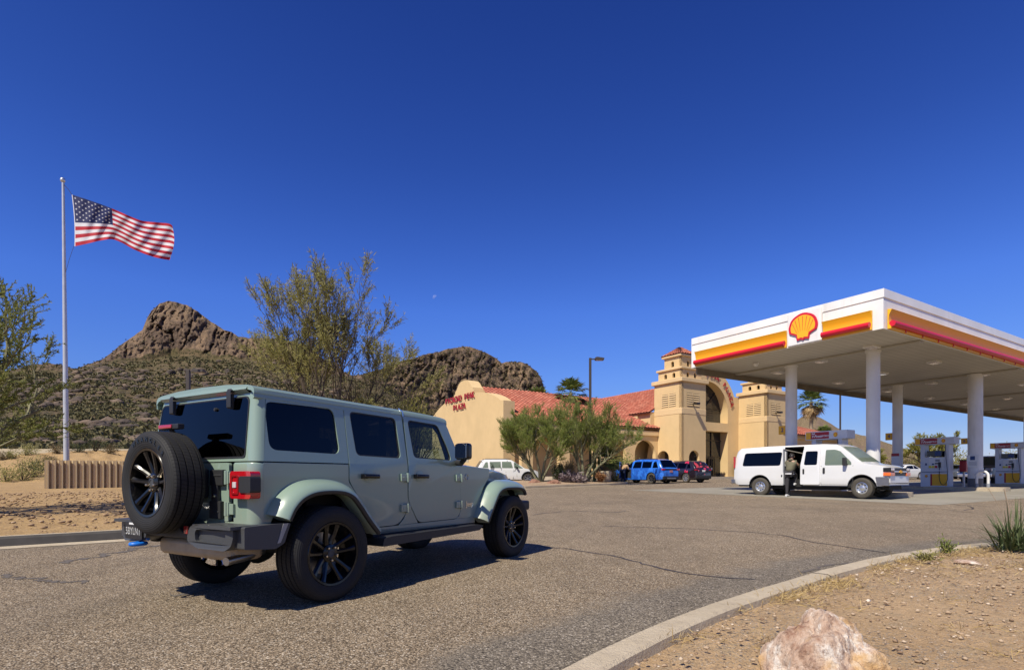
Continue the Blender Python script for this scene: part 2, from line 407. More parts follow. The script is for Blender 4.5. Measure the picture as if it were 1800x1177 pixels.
# planted island in front of the shops
isl=np.array([(.75,30.6),(3.4,33.4),(6.9,37.3),(8.3,39.8),(7.6,42.3),(3.5,45),(-2.5,43),(-3.4,38),(-2.4,33),(-1.0,30.2)])
mb=MB(); ic=spline([*map(tuple,isl),tuple(isl[0])],120)
mb.grid([[(*p,gz(p[1])+.0) for p in ic],[(*p,gz(p[1])+.14) for p in ic],[(*(p+(isl.mean(0)-p)*.035),gz(p[1])+.145) for p in ic]])
tag(mb.build('kerb',KERB,smooth=40),kind='structure')
mid=isl.mean(0); rr=np.linspace(.034,1,16)
cc=ic[:,None,:]+(mid-ic)[:,None,:]*rr[None,:,None]
mesh_grid('planting_island',cc[...,0],cc[...,1],gnd(cc[...,1])+.13+.22*np.clip(rr*1.5,0,1)[None,:]*fbm(cc[...,0],cc[...,1],4),SOIL_F)

# --- concrete apron under the fuel canopy
t=NT('apron_concrete'); c=t.mix(t.ramp(t.noise(.5,6,.65),[(.3,0),(.7,1)]),(.215,.195,.15),(.30,.275,.22))
c=t.mix(t.ramp(t.noise(2.2,5,.7,stretch=(1,.3,1)),[(.55,0),(.75,.6)]),c,(.15,.135,.105)); t.base(c).set(rough=.85); t.bump(t.noise(60,4),.004,.5); APRON=t.m
C0=np.array([13.4,17.5]); u_=np.array(UX); v_=np.array(VX)
a,b=np.meshgrid(np.linspace(-.1,50,60),np.linspace(-.1,13.6,20),indexing='ij')
P=C0+a[...,None]*u_+b[...,None]*v_
mesh_grid('concrete_apron',P[...,0],P[...,1],.017*(P[...,1]-7)+.004,APRON,smooth=False)
mb=MB()
for q in (4.4,8.8): mb.grid([[(*(C0+u_*s+v_*(q+e)),.017*((C0+u_*s+v_*(q+e))[1]-7)+.007) for s in np.linspace(0,49,30)] for e in(0,.03)])
for q in np.arange(4.5,48,4.5): mb.grid([[(*(C0+u_*(q+e)+v_*s),.017*((C0+u_*(q+e)+v_*s)[1]-7)+.009) for s in np.linspace(0,13.4,12)] for e in(0,.03)])
tag(mb.build('slab_joint',mat('joint_filler',(.1,.09,.075),.8),smooth=0,recalc=False),kind='structure')
# far flat desert to the horizon
FARS=soil('far_desert',(.3,.21,.13),(.36,.26,.16),(.17,.16,.09),sc=.5)
mb=MB(); mb.grid([[(x,y,gz(80)-.02-(0 if y<90 else .0)) for x in(-6000,-60,60,6000)] for y in (78,200,9000)])
mb.grid([[(x,y,-.06) for x in (-6000,6000)] for y in (-6000,-3.9)])
mb.grid([[(x,y,gz(y)-.05) for x in(-900,-44.9)] for y in (-3.9,4.5,9.5,78)]); mb.grid([[(x,y,gz(y)-.05) for x in(59.9,900)] for y in (-3.9,4.5,9.5,78)])
tag(mb.build('far_ground',FARS,smooth=0),kind='structure')

# --- the mountain
def rockmat(name,rock,tan,varn,brush,dots,soilc,k=1.0):
    t=NT(name); a=t.nd('ShaderNodeAttribute',attribute_name='rock')
    n1=t.noise(.026*k,6,.62,stretch=(1,1,.5)); n2=t.noise(.13*k,7,.68,stretch=(1,1,.16)); n3=t.noise(.5*k,5,.7)
    r_=t.mix(t.ramp(n1,[(.42,0),(.6,1)]),rock,tan); r_=t.mix(t.ramp(n2,[(.46,0),(.6,.75)]),r_,varn)
    r_=t.mix(1,r_,t.ramp(n3,[(.3,.7),(.7,1.25)]),'MULTIPLY')
    s_=t.mix(t.ramp(t.noise(.05*k,5,.65),[(.4,0),(.62,1)]),brush,soilc)
    vd=t.voro(.28*k); s_=t.mix(t.ramp(vd,[(.25,.9),(.5,0)]),s_,dots)
    vd2=t.voro(.9*k); s_=t.mix(t.ramp(vd2,[(.2,.6),(.45,0)]),s_,dots)
    s_=t.mix(1,s_,t.ramp(n3,[(.3,.75),(.7,1.2)]),'MULTIPLY')
    f=t.math('ADD',a.outputs['Fac'],t.math('MULTIPLY',t.math('SUBTRACT',t.noise(.09*k,6,.7),.5),.8))
    t.base(t.mix(t.ramp(f,[(.42,0),(.58,1)]),s_,r_)).set(rough=.95,spec=.15)
    n4=t.noise(.3*k,7,.75,stretch=(1,1,.5)); h=t.math('ADD',t.math('MULTIPLY',n2,1.2),t.math('ADD',t.math('MULTIPLY',n4,1.5),t.math('ADD',t.math('MULTIPLY',n3,.5),t.math('MULTIPLY',vd,.35)))); t.bump(h,1.3/k,.8); return t.m
MTN=rockmat('mountain_rock',(.125,.086,.06),(.235,.16,.1),(.068,.052,.043),(.108,.086,.042),(.04,.04,.018),(.155,.11,.063))
PX=np.arange(-260,1120,1.6)
ridge=np.array([(-300,700),(-160,680),(-60,662),(0,655),(60,640),(85,638),(110,641),(133,649),(150,642),(180,631),(195,620),(212,606),(235,590),(250,580),(258,560),(266,546),(280,534),(297,528),(312,531),(332,538),(350,549),(368,563),(385,573),(395,580),(408,583),(418,591),(440,594),(470,594),(500,597),(540,608),(565,628),(590,648),(620,660),(645,656),(665,650),(680,645),(690,640),(715,633),(735,627),(752,622),(770,618),(790,613),(812,609),(828,610),(843,615),(857,621),(872,630),(882,638),(890,636),(906,635),(918,637),(930,642),(942,651),(951,663),(956,680),(962,695),(985,722),(1030,752),(1120,790)],float)
cliff=np.array([(-300,700),(60,652),(133,652),(180,640),(240,632),(300,628),(340,625),(380,628),(440,632),(500,640),(560,655),(640,668),(690,690),(740,730),(790,735),(860,740),(960,745),(1120,792)],float)
yr=np.interp(PX,ridge[:,0],ridge[:,1])+2.6*(fbm(PX*.11,PX*0,5,.6)-.5); yc=np.maximum(np.interp(PX,cliff[:,0],cliff[:,1])+14*(fbm(PX*.03,PX*0+3,4)-.5),yr+3)
Dr=np.interp(PX,[-300,60,133,200,300,420,560,640,760,870,960,1120],[760,700,690,800,860,840,880,900,1000,1050,1080,1100])
s=np.r_[np.linspace(0,.62,250),np.linspace(.62,1,80)[1:]]; S,PXg=np.meshgrid(s,PX,indexing='ij')
yr_,yc_,Dr_=[np.broadcast_to(q,S.shape) for q in(yr,yc,Dr)]; Dc=Dr_*.93
tt=np.clip(S/.62,0,1); cf=np.clip((S-.62)/.38,0,1)
D0=np.interp(PXg,[560,680],[58,125]); D=np.where(S<.62,D0+(Dc-D0)*tt**1.5,Dc+(Dr_-Dc)*cf**1.2)
y=np.where(S<.62,802+(yc_-802)*tt**.82,yc_+(yr_-yc_)*(cf**.72))
z=EYE+(YH-y)/F*D; X=(PXg-900)/F*D
fade=np.clip(tt*2.2,0,1); top=np.clip((1-S)/.06,0,1)
# gullies and outcrops on the slopes, buttresses on the cliffs
g1=fbm(X*.010+D*.004,D*.006-X*.002,7,.58)-.5; outc=fbm(X*.022+.012*D,D*.016+5,6,.62); oc=np.clip((outc-.6)/.06,0,1)*(cf<=0)*np.clip(tt*3-.25,0,1)
oc=np.maximum(oc,np.clip((fbm(X*.02+40-.012*D,D*.018,5,.6)-.62)/.05,0,1)*(tt<.5)*np.clip(tt*8-.3,0,1))
z=z+fade*D*.042*g1*(cf<=0)*np.clip(1.12-tt,0,1)*1.6+oc*D*.0015*(.6+fbm(PXg*.3,D*.2,3))
wx=PXg+22*(fbm(PXg*.02,y*.03+7,4)-.5)+.25*(y-600); butt=.62*(fbm(wx*.034,y*.013,4,.45)-.5)+.3*(fbm(wx*.02+5,y*.05,3,.5)-.5)+.16*(fbm(wx*.2,y*.1,4,.55)-.5); crack=np.abs(fbm(wx*.045+9,y*.018,4)-.5)
D2=D-cf*(1-cf*.55)*150*butt-np.where(cf>0,1,0)*np.clip(cf*6,0,1)*top*(np.clip(.06-crack,0,.06)*-190)
D2=D2+np.clip(cf*5,0,1)*14*(fbm(PXg*.22,y*.16,4)-.5)*top
X=(PXg-900)/F*D2; z=np.where(cf>0,EYE+(z-EYE)/D*D2,z)
z=z+np.where(cf>0,1,.4)*top*D*.003*(fbm(PXg*.4,y*.5,3)-.5)
rock=np.clip(cf*9,0,1)*.95+oc*.35; rock=np.clip(rock,0,1)*np.where(PXg>150,1,.55)
grass=((PXg>330)&(PXg<372)&(np.abs(y-623)<7)); rock=np.where(grass,0,rock)
bk=[(1.02,-8),(1.1,-60),(1.35,-200)]
X=np.vstack([X[:1],X]+[X[-1:]*k for k,_ in bk]); Yd=np.vstack([D2[:1]-2,D2]+[D2[-1:]*k for k,_ in bk]); Zd=np.vstack([z[:1]*0-.5,z]+[np.maximum(z[-1:]+dz,-5) for _,dz in bk]); rk=np.vstack([rock[:1],rock]+[rock[-1:]]*3)
mesh_grid('mountain',X,Yd,Zd,MTN,{'rock':rk})
MZ=(z.copy(),tt.copy(),cf.copy(),D.copy(),D2.copy(),X[1:1+z.shape[0]].copy())
# low far hills on the right
HILL=rockmat('far_hill_rock',(.2,.14,.095),(.24,.17,.11),(.15,.11,.08),(.21,.155,.085),(.12,.1,.055),(.26,.185,.11))
for k,(rp,Dh) in enumerate([([(1340,800),(1370,765),(1395,741),(1412,731),(1425,729),(1440,733),(1460,744),(1480,756),(1530,785),(1580,815),(1640,832)],1500),([(1440,800),(1475,770),(1500,761),(1530,768),(1560,778),(1600,791),(1640,806),(1700,826),(1760,834)],1150)]):
    rp=np.array(rp,float); P_=np.arange(rp[0,0],rp[-1,0],1.6); yr=np.interp(P_,rp[:,0],rp[:,1])+2*(fbm(P_*.13,P_*0+k,4)-.5)
    S,Pg=np.meshgrid(np.linspace(0,1,50),P_,indexing='ij'); D=Dh*(.55+.45*S); y=839+(yr[None]-839)*S**.9
    z=EYE+(YH-y)/F*D+Dh*.012*S*(1-S)*4*(fbm(Pg*.06,S*4+k,5)-.5)
    X=(Pg-900)/F*D; rk=np.clip(fbm(Pg*.08,S*6,4)*1.2-.25,0,1)
    X=np.vstack([X,X[-1:]*1.3]); D=np.vstack([D,D[-1:]*1.3]); z=np.vstack([z,z[-1:]*.2]); rk=np.vstack([rk,rk[-1:]])
    mesh_grid('hill',X,D,z,HILL,{'rock':rk})

jm=mat('kerb_joint_dark',(.06,.05,.04),.9)
for i in (58,72,86,100,116,134,152):
    p=KR[i]; n_=normals2(KR)[i]; tt_=np.array([n_[1],-n_[0]]); mb=MB()
    mb.grid([[(*(p+n_*o_+tt_*e),gz(p[1])+h) for o_,h in((.032,.0),(.003,.098),(-.024,.1185),(-.165,.1215),(-.193,.107),(-.208,.0))] for e in(-.009,.009)]); tag(mb.build('kerb_joint',jm,smooth=0,recalc=False),kind='structure')

# scrub and boulders on the mountain slope: far too many to count
def slope_points(n,seed,pmax,tmin,tmax,fn,cl=False):
    rg=np.random.default_rng(seed); out=[]; z,tt,cf,D,D2,X0_=MZ; nr,nc=z.shape; rows=np.where((tt[:,0]>tmin)&(tt[:,0]<tmax)&((cf[:,0]>0) if cl else (cf[:,0]<=0)))[0]
    while len(out)<n:
        i=rows[rg.integers(0,len(rows))]; j=rg.integers(0,nc)
        if PX[j]>pmax or not fn(PX[j],D[i,j],X0_[i,j],rg): continue
        out.append((X0_[i,j]+rg.normal(0,1.5),D2[i,j]+rg.normal(0,1.5),z[i,j]))
    return np.array(out)
# ================================================================ vehicle materials and wheels
t=NT('pale_green_paint'); sx_=t.nd('ShaderNodeSeparateXYZ'); t.l(t.co(),sx_.inputs[0])
hz=t.math('ADD',sx_.outputs[2],t.math('MULTIPLY',t.math('SUBTRACT',t.noise(5,6,.7),.5),.7)); dust=t.math('MULTIPLY',t.ramp(hz,[(.45,.55),(.85,.0)]),t.ramp(t.noise(26,4,.7),[(.3,.5),(.7,1)]))
t.base(t.mix(dust,(.235,.318,.25),(.36,.29,.2))).set(rough=.3,coat=1,crough=.03); t.l(t.math('SUBTRACT',1,t.math('MULTIPLY',dust,1.2)),t.b.inputs['Coat Weight']); PAINT=t.m
BLACKP=mat('textured_black_plastic',(.02,.02,.021),.55,var=.15,vs=40,bump=.25,bs=400,bd=.001)
GREYP=mat('grey_bumper_plastic',(.05,.052,.055),.45,var=.1,vs=30,bump=.3,bs=500,bd=.001)
GLOSSB=mat('gloss_black',(.005,.005,.0055),.22,var=.1,coat=.35,spec=.3)
DARK=mat('dark_underbody',(.01,.01,.01),.8,var=.3)
LINER=mat('dark_cabin_trim',(.018,.018,.019),.8,var=.3)
CHROME=mat('chrome',(.75,.76,.78),.12,metal=1,var=.05)
STEEL=mat('brushed_steel',(.45,.43,.4),.35,metal=1,var=.1)
LUG=mat('bronze_lug',(.6,.5,.36),.25,metal=1,var=.1)
ALU=mat('silver_alloy',(.62,.63,.64),.3,metal=.8,var=.08)
REDL=mat('red_lens',(.42,.006,.012),.08,var=.12,vs=60,coat=1)
REDD=mat('deep_red_reflector',(.25,.008,.01),.15,var=.2,vs=80,coat=1)
CLEARL=mat('clear_lens',(.55,.5,.5),.1,var=.15,vs=90,coat=1)
AMBER=mat('amber_lens',(.75,.16,.03),.12,var=.15,vs=60,coat=1)
BLUEH=mat('blue_tow_hook',(.01,.16,.62),.4,var=.08)
TAN=mat('muffler_metal',(.42,.33,.22),.5,metal=.3,var=.3)
GL_DARK=glass('privacy_glass',(.035,.04,.05)); GL_MID=glass('tinted_glass',(.5,.56,.5)); GL_WIN=glass('windscreen_glass',(.62,.7,.62))
WHITEP=mat('white_paint',(.66,.66,.65),.35,var=.03,vs=3,coat=.8)
PLATEW=mat('plate_white',(.7,.7,.68),.4,var=.06,vs=40)
PLATEB=mat('plate_black',(.015,.015,.016),.4)
def tyremat(name,c,R_):
    t=NT(name); s=t.nd('ShaderNodeSeparateXYZ'); t.l(t.co(),s.inputs[0])
    ang=t.math('ARCTAN2',s.outputs[2],s.outputs[0])
    rad=t.math('SQRT',t.math('ADD',t.math('POWER',s.outputs[0],2),t.math('POWER',s.outputs[2],2)))
    tread=t.math('GREATER_THAN',rad,R_*.955)
    sip=t.math('GREATER_THAN',t.math('SINE',t.math('ADD',t.math('MULTIPLY',ang,84),t.math('MULTIPLY',s.outputs[1],40))),.86)
    let=t.math('MULTIPLY',t.math('SINE',t.math('MULTIPLY',rad,420)),.15)
    h=t.math('ADD',t.math('MULTIPLY',t.math('MULTIPLY',sip,tread),-1),t.math('MULTIPLY',let,t.math('SUBTRACT',1,tread)))
    cc=t.mix(t.noise(14,4),tuple(k*.75 for k in c),tuple(k*1.35 for k in c)); cc=t.mix(t.math('MULTIPLY',sip,tread),cc,tuple(k*.35 for k in c))
    t.base(cc).set(rough=.7,spec=.3); t.bump(h,.006,.7); return t.m
TYRE=tyremat('tyre_rubber',(.018,.0175,.017),.405); TYRE_D=tyremat('dusty_tyre_rubber',(.075,.066,.052),.385)
def tyre(R_,W,rim,grooves=4,n=72):
    """tyre about the y axis, outer face towards -y"""
    h=W/2; p=[(rim,-h*.78),(rim+.012,-h*.9),(rim+(R_-rim)*.35,-h*1.0),(rim+(R_-rim)*.68,-h*.985),(R_-.022,-h*.9),(R_-.006,-h*.8)]
    if grooves:
        for k in range(grooves):
            c=(-.6+1.2*k/(grooves-1))*h; p+=[(R_-.001,c-.006),(R_-.011,c-.005),(R_-.011,c+.005),(R_-.001,c+.006)]
    p+=[(R_-.006,h*.8),(R_-.022,h*.9),(rim+(R_-rim)*.68,h*.985),(rim+(R_-rim)*.35,h),(rim+.012,h*.9),(rim,h*.78)]
    return MB().lathe(p,ax=(0,1,0),n=n,closed=True)
def rim_twin(mb,rim,W,spokes=5,n=48):
    h=W/2
    mb.lathe([(rim+.013,-h*.86),(rim+.006,-h*.92),(rim-.012,-h*.9),(rim-.02,-h*.6),(rim-.03,h*.6),(rim+.005,h*.85),(rim,h*.6),(rim-.006,-h*.6)],ax=(0,1,0),n=n,closed=True)
    mb.lathe([(.0,-h*.62),(.045,-h*.62),(.075,-h*.55),(.085,-h*.35),(.085,-h*.1),(0,-h*.1)],ax=(0,1,0),n=30)
    for k in range(spokes):
        for sgn in(-1,1):
            a0=2*PI*k/spokes+PI/2; a1=a0+sgn*.235; b0=a0+sgn*.30
            rows=[]
            for t_ in np.linspace(0,1,7):
                r=.06+(rim-.018-.06)*t_; a=b0*(1-t_)+a1*t_ if t_<.5 else b0*.5+a1*.5+(a1-b0)*(t_-.5)
                wd=.021-.004*t_+(.012*max(0,t_-.75)*4); y=-h*(.5+.34*t_**1.3); dp=.05-.015*t_
                c=V((math.cos(a)*r,0,math.sin(a)*r)); n_=V((-math.sin(a),0,math.cos(a)))
                rows.append([tuple(c+n_*wd+V((0,y+.012,0))),tuple(c+n_*wd*.45+V((0,y,0))),tuple(c-n_*wd*.45+V((0,y,0))),tuple(c-n_*wd+V((0,y+.012,0))),tuple(c-n_*wd*.8+V((0,y+dp,0))),tuple(c+n_*wd*.8+V((0,y+dp,0)))])
            mb.grid(rows,closed=True)
    return mb
def hero_wheel(name,parent,loc,rz=0,spare=False):
    w_=bpy.data.objects.new(name,None); COL.objects.link(w_); w_.parent=parent; w_.location=loc; w_.rotation_euler=(0,0,rz)
    tyre(.405,.268,.262).build('tyre',TYRE,w_,smooth=28)
    rim_twin(MB(),.262,.268).build('rim',GLOSSB,w_,smooth=30)
    mb=MB().lathe([(0,-.084),(.03,-.084),(.034,-.08),(.034,-.06)],ax=(0,1,0),n=24); mb.lathe([(.026,-.0845),(.026,-.088),(.033,-.087),(.034,-.082)],ax=(0,1,0),n=24)
    mb.build('hub_cap',GREYP,w_)
    for k in range(5):
        a=2*PI*k/5+PI/2+.63; m=MB().lathe([(0,-.102),(.0085,-.101),(.0115,-.096),(.0125,-.06)],o=(math.cos(a)*.058,0,math.sin(a)*.058),ax=(0,1,0),n=10)
        m.build('lug_nut',LUG,w_)
    if not spare:
        MB().lathe([(.03,.03),(.175,.03),(.175,.055),(.03,.055)],ax=(0,1,0),n=40,closed=True).build('brake_disc',STEEL,w_)
        MB().box((-.13,.03,.09),(.09,.07,.17),rot=(0,.5,0)).build('brake_caliper',DARK,w_,bevel=.01)
    return w_
# ================================================================ the off-roader in front
JP=thing('off_road_car','pale green boxy off-road car with a spare wheel on its tailgate','car',(-2.2904,5.1637,.001),math.atan2(.8602,.51))
def ys(z): return .775 if z<=1.168 else .775-.148*(z-1.168)
def fside(s,o=0): return lambda a,b: V((a,s*(ys(b)+o),b))
BELT=1.168
arch=[(-.5,.70),(-.44,.80),(-.34,.905),(-.22,.955),(.12,.955),(.25,.90),(.33,.8)]
def empt(name,parent=JP):
    e=bpy.data.objects.new(name,None); COL.objects.link(e); e.parent=parent; return e
tub=MB(); liner=MB(); top=MB()
cr=.085                                # rear corner radius
xr=-.655
for s in(-1,1):
    th=(0,-s*.02,0)
    # rear quarter
    tub.plate([(-.57,.62),(-.5,.62)]+arch+[(.36,.72),(.60,.50),(.66,.50),(.66,.566),(.63,.60),(.30,1.0),(.294,1.02),(.294,BELT-.004),(-.57,BELT-.004)],fn=fside(s),th=th)
    tub.plate([(.66,.50),(2.30,.50),(2.30,.566),(.66,.566)],fn=fside(s),th=th)
    tub.plate([(.955,.566),(1.255,.566),(1.11,.79),(1.094,.86),(1.094,BELT),(1.082,BELT),(1.078,.72),(1.04,.63)],fn=fside(s,-.004),th=th)
    tub.plate([(1.90,.566),(2.30,.566),(2.40,.75),(2.50,.93),(2.62,1.05),(2.62,1.155),(2.008,1.185),(2.008,.66),(1.98,.60)],fn=fside(s,-.001),th=th)
    liner.bx(.60,2.3,s*.60,s*.77,.44,.50)
    # sill seams and a dark layer painting the shade in the door gaps
    liner.plate([(.25,.52),(2.06,.52),(2.06,1.16),(.25,1.16)],fn=fside(s,-.026),th=(0,-s*.02,0))
    liner.plate([(.28,1.16),(.38,1.16),(.38,1.69),(.28,1.69)],fn=fside(s,-.024),th=(0,-s*.02,0))
    liner.plate([(1.03,1.16),(1.14,1.16),(1.14,1.69),(1.03,1.69)],fn=fside(s,-.024),th=(0,-s*.02,0))
    # rounded rear corner of the tub
    rows=[]
    for z in(.62,.9,1.1,BELT-.02,BELT-.004):
        ins=.012 if z>BELT-.01 else 0
        rows.append([(xr+cr-math.sin(a)*(cr-ins),s*(.775-cr+math.cos(a)*(cr-ins)),z) for a in np.linspace(0,PI/2,8)]+[(xr+ins,s*.53,z)])
    tub.grid(rows)
    tub.grid([[(p[0],p[1],BELT-.004) for p in rows[-1]],[(p[0]+.08,p[1]*.86,BELT-.004) for p in rows[-1]]])
    # rounded rear corner and pillar of the hard top
    rows=[]
    for z in(BELT+.004,1.3,1.5,1.66,1.715):
        xx=-.645+.07*(z-BELT)/.55; yy=ys(z)
        rows.append([(xx+.08-math.sin(a)*.08,s*(yy-.08+math.cos(a)*.08),z) for a in np.linspace(0,PI/2,8)])
    top.grid(rows)
    # rear quarter of the hard top with its window opening
    q=[(-.565,BELT+.004),(.294,BELT+.004),(.294,1.692),(-.49,1.715)]
    W=rpoly([(-.505,1.262),(.205,1.252),(.178,1.655),(-.515,1.645)],.075,6)
    top.plate(q,[W],fn=fside(s),th=(0,-s*.03,0))
    fr=[(a,b) for a,b in W]; g_=MB().plate(W,fn=fside(s,-.012)); gq=g_.build('quarter_window',GL_DARK,JP,smooth=0,recalc=False)
    # side of the roof above the doors
    top.plate([(.294,1.692),(1.83,1.668),(1.80,1.70),(-.45,1.735),(-.49,1.715)],fn=lambda a,b,s=s:V((a,s*(ys(b)-.002),b)),th=(0,-s*.03,0))
tub.build('body_tub',PAINT,JP,bevel=.005,seg=2,smooth=40,merge=.0008)
liner.build('door_gap_shade',LINER,JP,smooth=0)  # dark backing panels, put in to make the door gaps look shaded
# rear frame of the hard top, slightly raked
def frear(a,b,o=0): return V((-.645+.07*(b-BELT)/.55-o,a,b))
RW=[(-.66,1.198),(.66,1.198),(.63,1.655),(.60,1.685),(-.60,1.685),(-.63,1.655)]
top.plate([(-.695,BELT+.004),(.695,BELT+.004),(.62,1.715),(-.62,1.715)],[rpoly(RW,.03,3)],fn=frear,th=(.03,0,0))
def roofz(x): return 1.765-.022*max(0,(x+.5))/2.3-.012*max(0,x-1.2)**2*3
def roof(mb,x0,x1,rear=False,front=False):
    rows=[]
    xs=list(np.linspace(x0,x1,10))
    for x in xs:
        k=0
        if rear: k=max(0,(.06-(x-x0))/.06)
        if front: k=max(0,(.12-(x1-x))/.12)*.6
        zt=roofz(x)-.018*k*k; r=[]
        for y,dz in((-.69,-.075),(-.705,-.062),(-.70,-.03),(-.675,-.008),(-.62,.004),(-.35,.024),(0,.03)): r.append((y,dz))
        r=r+[(-y,dz) for y,dz in r[:-1][::-1]]
        rows.append([(x,y,zt+dz) for y,dz in r])
    mb.grid(rows); mb.grid([[(x,y,z-.035) for x,y,z in row] for row in rows])
    for row in(rows[0],rows[-1]): mb.grid([row,[(x,y*.99,z-.035) for x,y,z in row]])
roof(top,-.60,1.075)
# rear lip under the roof
top.grid([[(-.60,y,roofz(-.5)-.01+.012*(1-abs(y)/.62)) for y in np.linspace(-.62,.62,9)],[(-.612,y,1.735) for y in np.linspace(-.62,.62,9)],[(-.585,y,1.71) for y in np.linspace(-.62,.62,9)]])
top.build('hard_top',PAINT,JP,bevel=.005,smooth=38,merge=.0008)
fp=MB(); roof(fp,1.085,1.83,front=True); fp.build('front_roof_panel',PAINT,JP,smooth=45)
MB().tube([(1.08,-.715,1.672),(1.078,-.712,1.72),(1.076,-.66,1.757)],.006,6).build('seam_highlight',CHROME,JP)  # thin chrome strip standing in for the bright highlight along the roof seam
# rear window
rw=MB().plate(rpoly(RW,.03,3),fn=lambda a,b:frear(a,b,.004),th=(.006,0,0)).build('rear_window',GL_DARK,JP,smooth=0)
mb=MB().plate(rpoly(RW,.03,3),[rpoly([(a*.985,1.44+(b-1.44)*.955) for a,b in RW],.03,3)],fn=lambda a,b:frear(a,b,.006),th=(.004,0,0)); mb.build('window_seal',BLACKP,rw,smooth=0)
for y in(.40,-.43):
    mb=MB()
    mb.grid([[(-.595+dx-.028,y+dy,z) for dy in(-.028,-.022,.022,.028)] for z,dx in((1.748,.0),(1.725,-.012),(1.66,-.012),(1.60,-.012),(1.592,.0))]); 
    mb.box((-.60,y,1.73),(.045,.046,.022)); mb.box((-.606,y,1.65),(.02,.036,.12)); mb.build('glass_hinge',BLACKP,rw,bevel=.005)
MB().lathe([(0,0),(.016,0),(.013,-.016),(0,-.018)],o=frear(-.2,1.6,.004),ax=(1,0,0),n=14).build('wiper_plug',BLACKP,rw)
# tailgate
tg=MB().plate(rect(-.475,.53,.70,BELT-.006,.03),fn=lambda a,b:V((xr-.004,a,b)),th=(.03,0,0)); TG=tg.build('tailgate',PAINT,JP,bevel=.006,smooth=40)
mb=MB().bx(xr-.001,xr+.04,-.53,.56,.62,.70).build('rear_sill',PAINT,JP,bevel=.006)
for z in(1.045,.80):
    mb=MB(); mb.box((xr-.016,-.485,z),(.03,.04,.105)); mb.tube([(xr-.03,-.475,z-.055),(xr-.03,-.475,z+.055)],.013,10); mb.box((xr-.012,-.525,z),(.02,.055,.085)); mb.build('tailgate_hinge',PAINT,TG,bevel=.005)
br=MB(); br.box((xr-.022,-.36,1.045),(.036,.17,.125)); br.box((xr-.022,-.34,.79),(.036,.15,.14)); br.box((xr-.022,-.33,.92),(.03,.085,.2)); br.box((xr-.035,-.37,1.062),(.02,.12,.02)); br.box((xr-.035,-.35,.775),(.02,.1,.02))
BR=br.build('carrier_bracket',BLACKP,JP,bevel=.008)
MB().lathe([(0,0),(.018,0),(.016,-.014),(0,-.016)],o=(xr-.037,-.335,.9),ax=(1,0,0),n=14).build('bolt',CHROME,BR)
mb=MB(); mb.box((xr-.07,.03,1.0),(.13,.5,.24)); mb.box((xr-.12,.03,1.0),(.06,.22,.34)); mb.build('wheel_carrier',BLACKP,JP,bevel=.02)
hero_wheel('spare_wheel',JP,(xr-.235,.035,1.005),-PI/2,spare=True)
SP=[o for o in kids(JP) if o.name.startswith('spare_wheel')][0]
for i,ch in enumerate('WRANGLER'):
    a=R(118-i*11); vs,fs=text_mesh(ch,.05,.0015,.001); ca,sa=math.cos(a-PI/2),math.sin(a-PI/2); r_=.335
    MB().add([(r_*math.cos(a)+x*ca-y*sa,-.1365-z,r_*math.sin(a)+x*sa+y*ca) for x,y,z in vs],fs).build('tyre_lettering',GLOSSB,SP,smooth=0)
# high brake lamp on its stalk
mb=MB(); mb.tube([(xr-.10,.06,1.25),(xr-.13,.06,1.38),(xr-.16,.06,1.435)],[.03,.025,.02],8); mb.box((xr-.165,.045,1.452),(.055,.29,.042)); BL=mb.build('brake_lamp_stalk',BLACKP,JP,bevel=.01)
MB().box((xr-.193,.075,1.453),(.02,.19,.03)).build('high_brake_lamp',REDL,BL,bevel=.006)
# tail lamps
for s in(-1,1):
    pr=rpoly([(.575,.885),(.832,.885),(.832,1.094),(.575,1.094)],.03,4)
    mb=MB().plate(pr,fn=lambda a,b,s=s:V((xr-.062,s*a,b)),th=(.085,0,0)); 
    TL=mb.build('tail_lamp',REDL,JP,bevel=.014,seg=3,smooth=50)
    mb=MB().plate(rpoly([(.705,.93),(.846,.93),(.846,1.056),(.705,1.056)],.022,4),fn=lambda a,b,s=s:V((xr-.073,s*a,b)),th=(.088,0,0)); mb.build('lamp_marker_housing',BLACKP,TL,bevel=.012)
    MB().box((xr-.064,s*.64,.99),(.012,.045,.045)).build('reversing_lens',CLEARL,TL,bevel=.004)
    mb=MB()
    mb.plate(rpoly([(.6,.915),(.69,.915),(.69,1.065),(.6,1.065)],.02),[rpoly([(.612,.93),(.678,.93),(.678,1.05),(.612,1.05)],.015)],fn=lambda a,b,s=s:V((xr-.069,s*a,b)),th=(.01,0,0)); mb.build('lamp_ring',REDD,TL,bevel=.003)
